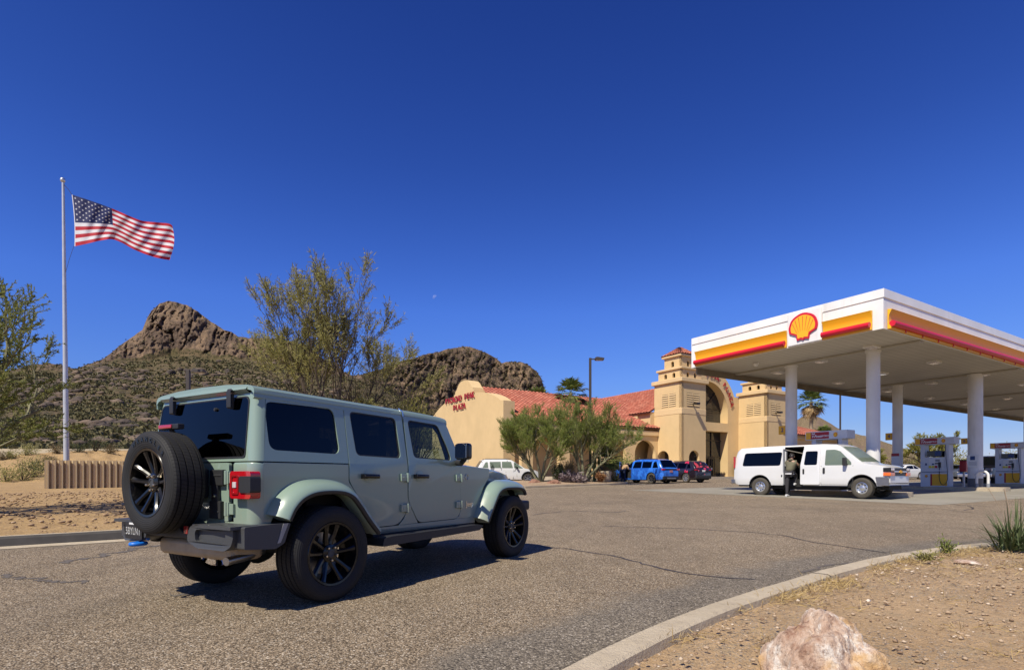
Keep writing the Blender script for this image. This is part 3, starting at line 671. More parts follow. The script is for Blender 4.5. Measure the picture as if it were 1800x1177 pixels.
# doors
def door(s,pts,win,r,handle,hinges,kind):
    mb=MB().plate(rpoly(pts,r,5),[rpoly(win,.055,5)],fn=fside(s,.002),th=(0,-s*.022,0),fold=BELT)
    # follow the fold at the belt line
    D_=mb.build('door',PAINT,JP,bevel=.004,smooth=30,merge=.0005)
    wo=rpoly(win,.055,5); cx=sum(p[0] for p in wo)/len(wo); cz=sum(p[1] for p in wo)/len(wo)
    wi=[(cx+(a-cx)*.955,cz+(b-cz)*.94) for a,b in wo]
    MB().plate(wo,[wi],fn=fside(s,-.006),th=(0,-s*.012,0)).build('window_seal',BLACKP,D_,smooth=0)
    MB().plate(wi,fn=fside(s,-.012)).build('window',GL_MID if kind=='f' else GL_DARK,D_,smooth=0,recalc=False)
    hx=handle; h=MB()
    h.tube([(hx-.10,s*.812,1.057),(hx-.07,s*.828,1.058),(hx+.05,s*.828,1.057),(hx+.085,s*.812,1.055)],[.017,.021,.021,.017],10); h.box((hx-.085,s*.797,1.057),(.05,.05,.045)); h.box((hx+.075,s*.797,1.055),(.035,.05,.04)); h.build('handle',GLOSSB,D_,smooth=60,bevel=.004)
    MB().lathe([(.058,0),(.06,-.003),(.045,-.004),(.0,-.004)],o=(hx-.015,s*.7785,1.055),ax=(0,-s,0),n=24).build('handle_recess',PAINT,D_)
    for hxx,hz in hinges:
        m=MB(); m.box((hxx-.05,s*.788,hz),(.085,.026,.075)); m.tube([(hxx,s*.8,hz-.05),(hxx,s*.8,hz+.045)],.016,10); m.box((hxx+.028,s*.786,hz-.005),(.05,.02,.065)); m.tube([(hxx-.06,s*.797,hz),(hxx-.06,s*.806,hz)],.012,6); m.build('hinge',PAINT,D_,bevel=.005)
    return D_
for s in(-1,1):
    door(s,[(.30,1.02),(.34,.955),(.645,.572),(.95,.572),(1.072,.70),(1.083,BELT),(1.072,1.683),(.30,1.690)],[(.395,1.247),(.995,1.237),(.975,1.646),(.36,1.654)],[.03,.04,.03,.13,.06,0,.03,.02],.55,[(1.06,1.045),(1.06,.735)],'r')
    door(s,[(1.255,.572),(1.93,.572),(2.002,.65),(2.002,1.20),(1.845,1.60),(1.80,1.668),(1.098,1.682),(1.098,.84),(1.115,.78)],[(1.195,1.25),(1.845,1.236),(1.80,1.37),(1.655,1.632),(1.155,1.646)],[.06,.09,.05,.03,.03,.03,.03,.05,.05],1.285,[(1.99,1.04),(1.99,.73)],'f')
    # mirror
    m=MB(); m.box((1.80,s*.965,1.335),(.11,.185,.185)); M_=m.build('mirror',GLOSSB,JP,bevel=.035,seg=4,smooth=60)
    MB().tube([(1.93,s*.78,1.215),(1.90,s*.86,1.205),(1.85,s*.94,1.25)],[.035,.03,.03],10).build('mirror_arm',BLACKP,M_)
    MB().box((1.743,s*.965,1.335),(.006,.15,.15)).build('mirror_glass',CHROME,M_,bevel=.002)
# fender flares
def flare(s,path,wid=.165,name='fender_flare'):
    p=spline(path,60); n=normals2(p); 
    if n[len(n)//2][1]<0: n=-n
    mb=MB(); prof=[(.105,-.004),(.10,.03),(.082,.085),(.055,.13),(.025,.158),(.004,wid+.002),(-.012,wid),(-.02,wid-.012),(-.018,.0)]
    rows=[[(p[i,0]+n[i,0]*a,s*(.775+b),p[i,1]+n[i,1]*a) for i in range(len(p))] for a,b in prof]
    mb.grid(rows); mb.add([q for i in(0,-1) for q in[r[i] for r in rows]],[tuple(range(len(rows))),tuple(range(len(rows),2*len(rows)))])
    o=mb.build(name,PAINT,JP,smooth=55)
    mb=MB(); mb.grid([[(p[i,0]+n[i,0]*a,s*(.775+b),p[i,1]+n[i,1]*a) for i in range(len(p))] for a,b in((.006,wid+.006),(-.016,wid+.006),(-.026,wid-.006),(-.02,wid-.03))]); mb.build('flare_lip',BLACKP,o,smooth=60)
    return o
for s in(-1,1):
    flare(s,[(-.455,.715),(-.40,.81),(-.31,.885),(-.17,.925),(.05,.925),(.19,.885),(.29,.79),(.40,.66),(.52,.535)])
    flare(s,[(2.35,.505),(2.43,.62),(2.53,.76),(2.62,.86),(2.75,.905),(2.95,.912),(3.12,.905),(3.24,.875),(3.285,.815)])
    # wheel wells
    for cx in(0,3.008):
        w_=MB(); w_.grid([[(cx+.53*math.cos(a),s*q,.42+.53*math.sin(a)) for a in np.linspace(.12,PI-.12,20)] for q in(.765,.36)])
        w_.build('wheel_well',DARK,JP,smooth=60,recalc=False)
    m=MB(); m.plate(rpoly([(.56,.40),(2.17,.425),(2.25,.475),(2.16,.492),(.68,.488),(.58,.478)],.02,3),fn=lambda a,b,s=s:V((a,s*.935,b)),th=(0,-s*.25,0)); m.build('side_step',BLACKP,JP,bevel=.015,seg=3)
    m=MB().lathe([(0,-.01),(.014,-.01),(.016,0)],o=(.29,s*.95,.85),ax=(0,-s,0),n=12); 
# wheels
for x in(0,3.008):
    hero_wheel('wheel',JP,(x,-.795,.402)); hero_wheel('wheel',JP,(x,.795,.402),PI)
# bumper
for s in(-1,1):
    mb=MB(); ol=rpoly([(.30,.56),(.42,.515),(.72,.505),(.78,.54),(.80,.60),(.80,.665),(.77,.69),(.40,.69),(.34,.675),(.30,.62)],.02,3)
    mb.plate(ol,[rpoly([(.41,.565),(.70,.555),(.73,.585),(.73,.64),(.70,.655),(.42,.655),(.40,.63)],.015,3)],fn=lambda a,b,s=s:V((-.885+.06*max(0,a-.55)/.3,s*a,b)),th=(.14,0,0))
    mb.plate(rpoly([(.40,.55),(.74,.54),(.75,.66),(.40,.665)],.01),fn=lambda a,b,s=s:V((-.855+.05*max(0,a-.55)/.3,s*a,b)),th=(.02,0,0))
    mb.plate(rpoly([(-.80,.52),(-.54,.50),(-.46,.54),(-.44,.60),(-.405,.69),(-.55,.69),(-.80,.685)],.015,3),fn=lambda a,b,s=s:V((a,s*.885,b)),th=(0,-s*.20,0))
    mb.bx(-.88,-.66,s*.36,s*.84,.665,.69); RBc=mb.build('rear_bumper',GREYP,JP,bevel=.016,seg=3,smooth=50)
    if s==1: RBL=RBc
    else: RBR=RBc
m=MB().plate([(-.32,.575),(.32,.575),(.30,.61),(.22,.62),(.16,.66),(-.16,.66),(-.22,.62),(-.30,.61)],fn=lambda a,b:V((-.872,a,b)),th=(.2,0,0)); m.build('bumper_step',BLACKP,RBc,bevel=.012)
for y in(.285,-.285): MB().box((-.884,y,.645),(.012,.05,.06)).build('reflector',REDD,RBc,bevel=.003)
for s,RBc in((-1,RBR),(1,RBL)):
    m=MB().plate([(-.475,.69),(-.43,.69),(-.50,.545),(-.53,.54)],fn=lambda a,b,s=s:V((a,s*.890,b)),th=(0,-s*.01,0)); m.build('bumper_trim',mat('dull_silver',(.3,.31,.32),.4,metal=.4) if s==-1 else bpy.data.materials['dull_silver'],RBc)
pl=MB().box((-.897,.47,.605),(.008,.27,.14)); PLt=pl.build('licence_plate',PLATEB,RBL,bevel=.003)
vs,fs=text_mesh('5BYLNT',.085,.001,.0012); MB().add([(-.903,.47-x*.8,.598+y) for x,y,z in vs],fs).build('plate_lettering',PLATEW,PLt,smooth=0,recalc=False)
MB().box((-.903,.47,.662),(.003,.12,.016)).build('plate_sticker',PLATEW,PLt)
m=MB(); c=[(-.90+.055*math.cos(a),.35+.04*math.sin(a)+.04,.50) for a in np.linspace(0,2*PI,20)]; m.tube(c,.017,8,caps=False); m.tube([(-.85,.37,.53),(-.80,.36,.60)],.022,8); m.build('tow_hook',BLUEH,JP,smooth=60)
m=MB(); c=[(-.90+.055*math.cos(a),-.35+.04*math.sin(a)-.04,.50) for a in np.linspace(0,2*PI,20)]
# underside
m=MB(); m.box((-.60,-.12,.475),(.28,1.05,.15)); MU=m.build('muffler',TAN,JP,bevel=.05,seg=3,smooth=60)
m=MB(); m.tube([(-.45,-.60,.46),(-.62,-.62,.43),(-.80,-.66,.42)],.032,12); m.build('tail_pipe',STEEL,MU)
m=MB(); m.tube([(0,-.7,.40),(0,.7,.40)],.045,12); m.lathe([(0,-.12),(.12,-.1),(.16,0),(.12,.1),(0,.12)],o=(0,.1,.40),ax=(0,1,0),n=16)
m.tube([(3.008,-.7,.40),(3.008,.7,.40)],.045,12); m.tube([(0,.1,.42),(1.4,.05,.48)],.035,8)
for s in(-1,1):
    m.bx(-.75,3.45,s*.40,s*.50,.50,.60); m.tube([(.0,s*.52,.36),(.55,s*.48,.50)],.025,8); m.tube([(.05,s*.6,.42),(-.1,s*.55,.85)],.035,8)
m.bx(.3,2.0,-.45,.45,.40,.52); m.bx(-.64,2.3,-.74,.74,.51,.56); m.bx(-.6,3.3,-.74,.74,.545,.56); m.build('chassis',DARK,JP,bevel=.0)
# bonnet, cowl, front end
m=MB(); rows=[]
for x,w_,zs,ze,zc in((2.02,.735,1.155,1.185,1.225),(2.25,.725,1.14,1.178,1.222),(2.7,.69,1.075,1.15,1.195),(3.1,.655,1.02,1.115,1.155),(3.30,.635,.99,1.075,1.115),(3.375,.625,.975,1.02,1.05)):
    rows.append([(x,-w_,zs),(x,-w_+.01,ze-.012),(x,-w_+.05,ze+.012),(x,-.42,zc-.012),(x,-.36,zc+.012),(x,0,zc+.02),(x,.36,zc+.012),(x,.42,zc-.012),(x,w_-.05,ze+.012),(x,w_-.01,ze-.012),(x,w_,zs)])
m.grid(rows); m.build('bonnet',PAINT,JP,smooth=50)
m=MB()
for s in(-1,1):
    m.grid([[(2.02,s*.76,z0),(2.5,s*.735,z0),(3.0,s*.66,z0),(3.36,s*.62,z0)] for z0 in(.62,.95)]+[[(2.02,s*.76,1.155),(2.5,s*.705,1.11),(3.0,s*.655,1.035),(3.37,s*.615,.975)]])
m.bx(3.34,3.40,-.62,.62,.62,1.03); m.build('front_body',PAINT,JP,smooth=30,bevel=.004)
G_=MB()
for k in range(7): G_.box((3.402,(k-3)*.095,.86),(.012,.05,.27))
G_.build('grille_slot',DARK,JP)
for s in(-1,1):
    MB().lathe([(0,.02),(.06,.018),(.085,.006),(.09,-.01)],o=(3.40,s*.45,.88),ax=(1,0,0),n=28).build('headlamp',CLEARL,JP)
m=MB(); m.plate(rpoly([(-.86,.60),(-.55,.56),(.55,.56),(.86,.60),(.86,.72),(.5,.73),(-.5,.73),(-.86,.72)],.03),fn=lambda a,b:V((3.66-.15*max(0,abs(a)-.5)/.36,a,b)),th=(-.2,0,0)); m.bx(3.3,3.5,-.4,.4,.55,.7); m.build('front_bumper',BLACKP,JP,bevel=.03,seg=3)
# windscreen and its frame
def fws(a,b): t_=(b-1.20)/.50; return V((2.075-.265*t_,a,b))
ow=[(-.70,1.19),(.70,1.19),(.655,1.70),(-.655,1.70)]; iw=rpoly([(-.63,1.25),(.63,1.25),(.60,1.65),(-.60,1.65)],.04)
WS=MB().plate(ow,[iw],fn=fws,th=(-.05,0,-.02)).build('windscreen_frame',PAINT,JP,bevel=.006)
MB().plate(iw,fn=lambda a,b:fws(a,b)+V((-.02,0,0))).build('windscreen',GL_WIN,JP,smooth=0,recalc=False)
m=MB(); m.bx(1.78,2.06,-.70,.70,.70,1.16); m.build('dashboard',LINER,JP,bevel=.03)
for s in(-1,1):
    m=MB(); m.plate([(2.09,1.20),(2.0,1.20),(1.80,1.67),(1.84,1.70)],fn=lambda a,b,s=s:V((a,s*(ys(b)-.03),b)),th=(0,-s*.06,0)); m.build('windscreen_pillar',PAINT,JP,bevel=.006)
# cabin
m=MB(); m.bx(-.62,-.58,-.7,.7,.6,1.16); m.bx(-.6,2.0,-.72,.72,.56,.60); m.build('cabin_floor',LINER,JP)
for y in(.36,-.36):
    m=MB(); m.box((1.12,y,.84),(.5,.48,.16)); m.box((.88,y,1.16),(.14,.46,.62),rot=(0,-.2,0)); m.box((.80,y,1.52),(.09,.24,.18)); m.build('seat',LINER,JP,bevel=.04,seg=3,smooth=60)
m=MB(); m.box((.22,0,.86),(.5,1.2,.16)); m.box((-.02,0,1.14),(.13,1.2,.5),rot=(0,-.2,0))
for y in(-.36,0,.36): m.box((-.1,y,1.46),(.08,.22,.15))
m.build('rear_seat',LINER,JP,bevel=.04,smooth=60)
m=MB()
for s in(-1,1):
    m.tube([(-.45,s*.58,1.1),(-.35,s*.58,1.62),(.2,s*.58,1.68),(.92,s*.58,1.68),(1.78,s*.57,1.64)],.035,8); m.tube([(.92,s*.60,.9),(.92,s*.58,1.66)],.035,8)
m.tube([(.92,-.58,1.67),(.92,.58,1.67)],.035,8); m.tube([(.2,-.58,1.67),(.2,.58,1.67)],.035,8); m.build('roll_cage',LINER,JP,smooth=60)
m=MB(); m.tube([(1.66+.19*math.sin(a)*.35,.36+.185*math.cos(a),1.13+.185*math.sin(a)) for a in np.linspace(0,2*PI,28)],.015,8,caps=False); m.tube([(1.66,.36,1.13),(1.85,.36,1.05)],.03,8); m.box((1.66,.36,1.13),(.04,.3,.05)); m.build('steering_wheel',LINER,JP,smooth=60)
m=MB(); m.tube([(1.90,-.66,1.25),(1.83,-.665,1.40),(1.745,-.665,1.55),(1.66,-.66,1.60)],[.022,.03,.03,.02],8); m.build('grab_handle',BLACKP,JP,smooth=60)
m=MB(); m.box((1.80,0,1.575),(.03,.24,.07)); m.build('rear_view_mirror',BLACKP,JP,bevel=.01)
# badges
vs,fs=text_mesh('Jeep',.085,.002,.002)
MB().add([(2.185+x,-.778-z,.728+y) for x,y,z in vs],fs).build('badge_lettering',CHROME,JP,smooth=0)
m=MB(); m.lathe([(.026,0),(.031,-.003),(.036,0)],o=(2.13,-.776,1.05),ax=(0,1,0),n=22); m.build('round_badge',STEEL,JP)
# ================================================================ the shops
def stucco(name,c):
    t=NT(name); n=t.noise(.5,5,.6); a=t.mix(t.ramp(n,[(.35,0),(.68,1)]),tuple(k*.93 for k in c),tuple(min(1,k*1.04) for k in c))
    a=t.mix(t.ramp(t.noise(3,6,.7,stretch=(1,1,.25)),[(.55,0),(.8,.3)]),a,tuple(k*.78 for k in c))
    t.base(a).set(rough=.92,spec=.2); t.bump(t.noise(9,5,.65),.03,.5); return t.m
STUC=stucco('sand_stucco',(.66,.475,.245)); STUC2=stucco('sand_stucco_trim',(.68,.49,.265))
t=NT('red_clay_tiles'); s_=t.nd('ShaderNodeSeparateXYZ'); t.l(t.nd('ShaderNodeTexCoord').outputs['UV'],s_.inputs[0])
row=t.math('FRACT',s_.outputs[1]); col=t.math('ABSOLUTE',t.math('SINE',t.math('MULTIPLY',s_.outputs[0],PI)))
cl=t.nd('ShaderNodeTexWhiteNoise',noise_dimensions='2D'); cv=t.nd('ShaderNodeCombineXYZ'); t.l(t.math('FLOOR',s_.outputs[0]),cv.inputs[0]); t.l(t.math('FLOOR',s_.outputs[1]),cv.inputs[1]); t.l(cv.outputs[0],cl.inputs['Vector'])
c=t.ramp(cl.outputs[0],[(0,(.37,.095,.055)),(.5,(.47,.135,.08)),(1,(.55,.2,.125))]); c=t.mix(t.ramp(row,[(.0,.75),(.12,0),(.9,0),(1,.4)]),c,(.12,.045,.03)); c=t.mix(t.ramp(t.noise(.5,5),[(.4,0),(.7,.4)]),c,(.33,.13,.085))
t.base(c).set(rough=.85); t.bump(t.math('ADD',col,t.math('MULTIPLY',row,-.5)),.08,1); TILE=t.m
SHOPGL=NT('dark_shop_glass').base((.02,.021,.022)).set(rough=.03,spec=.6).m
nt_=NT('dark_shop_glass'); nt_.base(nt_.mix(nt_.noise(.7,3),(.012,.013,.014),(.035,.036,.035))).set(rough=.04,spec=.6); SHOPGL=nt_.m
BRONZE=mat('dark_bronze_frame',(.03,.022,.016),.45,var=.2)
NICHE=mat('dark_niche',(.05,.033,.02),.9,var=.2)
SIGNRED=mat('sign_red',(.36,.012,.022),.4,var=.12,vs=3)
PB=V((17.7,58,0)); BZ=1.12
BLD=thing('plaza_building','sand stucco shopping plaza with two towers and red tile roofs','building',(PB.x,PB.y,BZ-.25),math.atan2(UX[1],UX[0]))
ZB=BZ-.25                       # local heights are absolute heights minus ZB
def Hh(z): return z-ZB
def roofplane(mb,q,uvs,th=.14):
    """a tiled slope: four corners eave-left, eave-right, ridge-right, ridge-left"""
    n=(q[1]-q[0]).cross(q[3]-q[0]).normalized()
    mb.add([*q,*[p-n*th for p in q]],[(0,1,2,3),(7,6,5,4),(0,4,5,1),(1,5,6,2),(2,6,7,3),(3,7,4,0)])
def tiled(name,q,parent,pitch=.42,rowp=.5,n=None):
    """corrugated tile surface as real geometry"""
    e0,e1,r1,r0=[V(p) for p in q]; w_=(e1-e0).length; l_=((r0-e0).length+(r1-e1).length)/2
    nc=max(4,int(w_/pitch)); nr=max(2,int(l_/rowp)); nn=(e1-e0).cross(r0-e0).normalized(); 
    if nn.z<0: nn=-nn
    vs=[];uv=[];fs=[]; sub=6; NC=nc*sub+1
    for j in range(nr):
        for k2,(v,lift) in enumerate(((j/nr,.05),((j+1)/nr,.012))):
            for i in range(NC):
                u=i/(NC-1); p=(e0.lerp(e1,u)).lerp(r0.lerp(r1,u),v)
                vs.append(p+nn*(abs(math.sin(PI*u*nc))*.085+lift)); uv.append((u*nc,j+k2*.999))
        b=j*2*NC
        for i in range(NC-1): fs.append((b+i,b+i+1,b+NC+i+1,b+NC+i))
        if j:
            for i in range(NC-1): fs.append((b+i,b+i+1,b-NC+i+1,b-NC+i))
    n0=len(vs); vs+=[e0-nn*.12,e1-nn*.12,r1-nn*.12,r0-nn*.12]; uv+=[(0,0)]*4; fs.append((n0,n0+1,n0+2,n0+3))
    fs+=[(0,NC-1,n0+1,n0)]
    me=bpy.data.meshes.new(name); me.from_pydata(vs,[],fs); me.materials.append(TILE)
    ul=me.uv_layers.new(); ul.data.foreach_set('uv',[c for p in me.polygons for i in p.vertices for c in uv[i]])
    me.polygons.foreach_set('use_smooth',[True]*len(me.polygons)); me.set_sharp_from_angle(angle=R(60))
    o=bpy.data.objects.new(name,me); COL.objects.link(o); o.parent=parent; return o
def archpts(cx,r,z0,zs,n=14): return [(cx-r,z0)]+[(cx+r*math.cos(a),zs+r*math.sin(a)) for a in np.linspace(PI,0,n)]+[(cx+r,z0)]
# face helpers: face A looks towards -u (its axis runs along v), face B towards -v (axis along u)
fA=lambda u0: (lambda a,b: V((u0,a,b))); fB=lambda v0: (lambda a,b: V((a,v0,b)))
S=3.8
def tower(u0,v0=0,dzz=0,wing=True):
    """returns the tower as a part, its base corner at (u0, v0)"""
    T=MB(); w_=Hh(11.05)+dzz; z7=Hh(7.7)+dzz; th=.35
    a=[(v0,0),(v0+S+1.7,0),(v0+S+.05,z7),(v0+S,w_),(v0,w_)]
    T.plate(a,[archpts(v0+2.55,.82,.12,2.2)],fn=fA(u0),th=(th,0,0))
    T.plate([(u0,0),(u0+S,0),(u0+S,w_),(u0,w_)],[archpts(u0+1.95,.82,.12,2.2)],fn=fB(v0),th=(0,th,0))
    T.bx(u0+th,u0+S,v0+S-th,v0+S,0,w_); T.bx(u0+S-th,u0+S,v0+th,v0+S-th,3.2,w_)
    T.bx(u0+.3,u0+S-.3,v0+.3,v0+S-.3,3.05,3.2)
    o=T.build('tower',STUC,BLD,smooth=0)
    m=MB()
    # ledges and set-back stages
    m.bx(u0-.03,u0+S+.03,v0-.03,v0+S+.03,z7-.02,z7+.62); m.bx(u0-.24,u0+S+.24,v0-.24,v0+S+.24,w_,w_+.42)
    z2=w_+.42; m.build('ledge',STUC2,o,smooth=0,bevel=.04)
    e=.32
    def stage(e,z0,h,holes,slab):
        q=MB(); ww=S-2*e
        for fn,th_,b0 in((fA(u0+e),(.2,0,0),v0+e),(fB(v0+e),(0,.2,0),u0+e)):
            hs=[archpts(b0+ww*k,.2,z0+h*.18,z0+h*.5,8) for k in holes]
            q.plate([(b0,z0),(b0+ww,z0),(b0+ww,z0+h),(b0,z0+h)],hs,fn=fn,th=th_)
        q.bx(u0+e+.2,u0+S-e,v0+S-e-.2,v0+S-e,z0,z0+h); q.bx(u0+S-e-.2,u0+S-e,v0+e+.2,v0+S-e-.2,z0,z0+h)
        q.build('tower_stage',STUC,o,smooth=0)
        MB().bx(u0+e-slab,u0+S-e+slab,v0+e-slab,v0+S-e+slab,z0+h,z0+h+.22).build('ledge',STUC2,o,smooth=0,bevel=.03)
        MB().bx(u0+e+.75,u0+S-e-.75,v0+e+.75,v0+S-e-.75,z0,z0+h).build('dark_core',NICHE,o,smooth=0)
        return z0+h+.22
    z3=stage(.30,z2,1.0,(.32,.68),.18); z4=stage(.75,z3,1.25,(.5,),.22)
    # cap roof
    e=.5; cx,cy=u0+S/2,v0+S/2; P4=[V((u0+e,v0+e,z4)),V((u0+S-e,v0+e,z4)),V((u0+S-e,v0+S-e,z4)),V((u0+e,v0+S-e,z4))]; A=V((cx,cy,z4+1.0))
    for i in range(4):
        a_,b_=P4[i],P4[(i+1)%4]; tiled('tower_roof',(a_,b_,A.lerp(b_,.02),A.lerp(a_,.02)),o,pitch=.36,rowp=.4)
    # louvred vents in their frames, as slats standing in a dark recess
    for fn,b0 in((lambda a,b,o_=0:V((u0-.004-o_,a,b)),v0),(lambda a,b,o_=0:V((a,v0-.004-o_,b)),u0)):
        isA=fn(0,0).x==u0-.004
        c_=b0+(1.75 if not isA else 1.95)
        for k in(-1,1):
            vm=MB(); x0=c_+k*.52-.42; zt=Hh(9.9)+dzz; vm.plate(rect(x0,x0+.84,zt-1.35,zt),fn=lambda a,b:fn(a,b,.0),th=None)
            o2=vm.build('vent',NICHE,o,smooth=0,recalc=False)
            sl=MB()
            for r_ in range(6):
                zc=zt-.115-r_*.225; q=[fn(x0-.03,zc-.075,.05),fn(x0+.87,zc-.075,.05),fn(x0+.87,zc+.06,.02),fn(x0-.03,zc+.06,.02)]
                sl.add(q,[(0,1,2,3)]); sl.add([fn(x0-.03,zc-.075,0),fn(x0+.87,zc-.075,0),*q[:2]],[(0,1,3,2)])
            sl.build('vent_slat',STUC2,o2,smooth=0)
    # wall lamp on the front face
    lm=MB(); lm.box((u0+S*.45,v0-.25,Hh(8.75)+dzz),(.16,.5,.1)); lm.box((u0+S*.45,v0-.55,Hh(8.78)+dzz),(.5,.5,.22)); lm.build('wall_lamp',BRONZE,o,bevel=.03)
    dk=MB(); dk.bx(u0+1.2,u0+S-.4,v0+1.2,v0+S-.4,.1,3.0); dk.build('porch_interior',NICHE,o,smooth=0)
    return o
T1=tower(0); T2=tower(14.9,.15,0)
# entrance front between the towers
uc,wv,Rg,Ra=9.25,4.0,3.6,5.25; zsp=Hh(8.85); zl=Hh(7.6); zd=Hh(6.55)
E_=MB(); 
ol=[(3.6,0)]+[(3.6,Hh(10.95)),(uc-4.85,Hh(10.95))]+[(uc+Ra*math.cos(a),zsp+Ra*math.sin(a)) for a in np.linspace(PI-.41,.41,30)]+[(uc+4.85,Hh(10.95)),(15.1,Hh(10.95)),(15.1,0)]
hole1=[(uc-Rg,zl)]+[(uc+Rg*math.cos(a),zsp+Rg*math.sin(a)) for a in np.linspace(PI,0,28)]+[(uc+Rg,zl)]
hole2=rect(uc-Rg,uc+Rg,.2,zd)
E_.plate(ol,[hole1,hole2],fn=fB(wv),th=(0,1.3,0)); EN=E_.build('entrance_front',STUC,BLD,smooth=25)
g=MB(); g.plate(hole1,fn=fB(wv+1.1)); g.plate(hole2,fn=fB(wv+1.1)); g.build('shop_glass',SHOPGL,EN,smooth=0,recalc=False)
fr=MB()
for x in(uc-1.8,uc,uc+1.8): fr.bx(x-.05,x+.05,wv+1.0,wv+1.12,.2,zd)
for z in(2.6,4.6): fr.bx(uc-Rg,uc+Rg,wv+.98,wv+1.1,z,z+.1)
for z in(Hh(9.3),): fr.bx(uc-Rg,uc+Rg,wv+1.0,wv+1.1,z,z+.1)
for a in(PI*.25,PI*.5,PI*.75): fr.tube([(uc,wv+1.04,zsp),(uc+Rg*math.cos(a),wv+1.04,zsp+Rg*math.sin(a))],.05,4)
fr.build('shop_window_frame',BRONZE,EN,smooth=0)
for k in(0,1):
    d=MB(); x0=uc+.1+k*1.15; d.plate(rect(x0,x0+1.1,.2,2.55),[rect(x0+.12,x0+.98,.4,2.4)],fn=fB(wv+.9),th=(0,.08,0)); dd=d.build('shop_door',BRONZE,EN,smooth=0)
    MB().box((x0+(.95 if k==0 else .15),wv+.86,1.3),(.04,.06,.5)).build('handle',STEEL,dd); MB().box((x0+.55,wv+.95,1.2),(.2,.01,.26)).build('door_notice',PLATEW,dd)
# arched lettering and gable lettering
def letters_arc(txt,uc,zc,r,a0,a1,size,v):
    n=len(txt)
    for i,ch in enumerate(txt):
        if ch==' ': continue
        a=a0+(a1-a0)*i/(n-1); vs,fs=text_mesh(ch,size,.03,.016); ca,sa=math.cos(a-PI/2),math.sin(a-PI/2); m=MB()
        m.add([(uc+r*math.cos(a)+x*ca-y*sa,v-z-.10,zc+r*math.sin(a)+x*sa+y*ca) for x,y,z in vs],fs); m.build('sign_letter',SIGNRED,EN,smooth=0)
letters_arc('PICACHO PEAK PLAZA',uc,zsp,4.42,PI*.92,PI*.08,.80,wv)
# left wing: gable wall, roof, arcade
QU,QV=-19.0,4.5
gp=[(0,0),(0,Hh(8.2)),(.55,Hh(8.27)),(.75,Hh(8.42)),(1.6,Hh(8.8)),(2.5,Hh(9.1)),(3.4,Hh(9.34)),(4.4,Hh(9.52)),(5.4,Hh(9.63)),(5.75,Hh(9.66)),(5.78,Hh(9.95)),(6.05,Hh(10.0)),(6.1,Hh(10.25))]
bell=[(6.45,Hh(10.45)),(6.8,Hh(10.85)),(7.2,Hh(11.1)),(7.7,Hh(11.22))]
half=gp+bell; full=half+[(16.2-a,b) for a,b in half[::-1]]
GW=MB().plate([(QV+a,b) for a,b in full],fn=fA(QU),th=(1.25,0,0)).build('gable_wall',STUC,BLD,smooth=20)
def glet(txt,tc,zc,size,sp):
    for i,ch in enumerate(txt):
        if ch==' ': continue
        vs,fs=text_mesh(ch,size,.03,.016); tt=tc+((len(txt)-1)/2-i)*sp; m=MB()
        zz=zc-.0016*(i-(len(txt)-1)/2)**2*0
        m.add([(QU-.11-z,QV+tt-x,zz+y) for x,y,z in vs],fs); m.build('sign_letter',SIGNRED,GW,smooth=0)
glet('PICACHO PEAK',9.0,Hh(9.42),.84,.575); glet('PLAZA',9.0,Hh(8.52),.84,.6)
ev=QV-1.5; sl=.458
def zr(v): return Hh(7.0)+sl*(v-QV)
tiled('tile_roof',(V((QU+1.2,ev,zr(ev))),V((.6,ev,zr(ev))),V((3.5,QV+8.1,zr(QV+8.1))),V((QU+1.2,QV+8.1,zr(QV+8.1)))),BLD)
tiled('tile_roof',(V((3.5,QV+17,zr(ev))),V((QU+1.2,QV+17,zr(ev))),V((QU+1.2,QV+8.1,zr(QV+8.1))),V((3.5,QV+8.1,zr(QV+8.1)))),BLD)
tiled('tile_roof',(V((-1.0,20.5,Hh(8.1))),V((-1.0,3.75,Hh(8.1))),V((7,3.75,Hh(12.2))),V((7,20.5,Hh(12.2)))),BLD)
m=MB(); m.bx(-.6,18,6.2,20,0,Hh(8.2)); m.bx(-.6,3.5,3.82,6.2,Hh(6.2),Hh(8.2)); m.bx(QU+1.25,0,QV+1.6,QV+15.6,0,Hh(7.4)); m.bx(-.85,-.3,5.55,20,Hh(7.35),Hh(8.05)); m.bx(-.7,-.3,5.55,20,Hh(7.0),Hh(7.3)); m.build('hall_wall',STUC,BLD,smooth=0)
av=QV-1.2; A_=MB(); zt=Hh(6.05); cs=[-1.9-4.35*k for k in range(4)]
A_.plate([(QU+1.25,0),(-.02,0),(-.02,zt),(QU+1.25,zt)],[archpts(c_,1.55,.06,2.6,18) for c_ in cs],fn=fB(av),th=(0,.45,0)); AR=A_.build('arcade',STUC,BLD,smooth=25)
MB().bx(QU+1.3,-.02,av-.18,av-.001,Hh(5.5),Hh(6.0)).build('cornice',STUC2,AR,smooth=0,bevel=.03)
MB().bx(QU+1.25,0,QV+1.55,QV+1.6,0,zt).build('arcade_back_wall',STUC,BLD,smooth=0)
# right wing seen beyond the far tower
m=MB(); m.bx(18.7,33,1.0,14,0,Hh(6.4)); m.plate([(19,Hh(6.4)),(33,Hh(6.4)),(27.5,Hh(8.3)),(23,Hh(9.4)),(19,Hh(9.5))],fn=fB(6.0),th=(0,.4,0)); m.bx(18.6,33.4,.6,1.0,Hh(5.9),Hh(6.35)); m.build('right_wing_wall',STUC,BLD,smooth=0)
tiled('tile_roof',(V((18.7,.2,Hh(6.35))),V((33.6,.2,Hh(6.35))),V((25.5,5.9,Hh(8.6))),V((18.7,5.9,Hh(8.6)))),BLD)
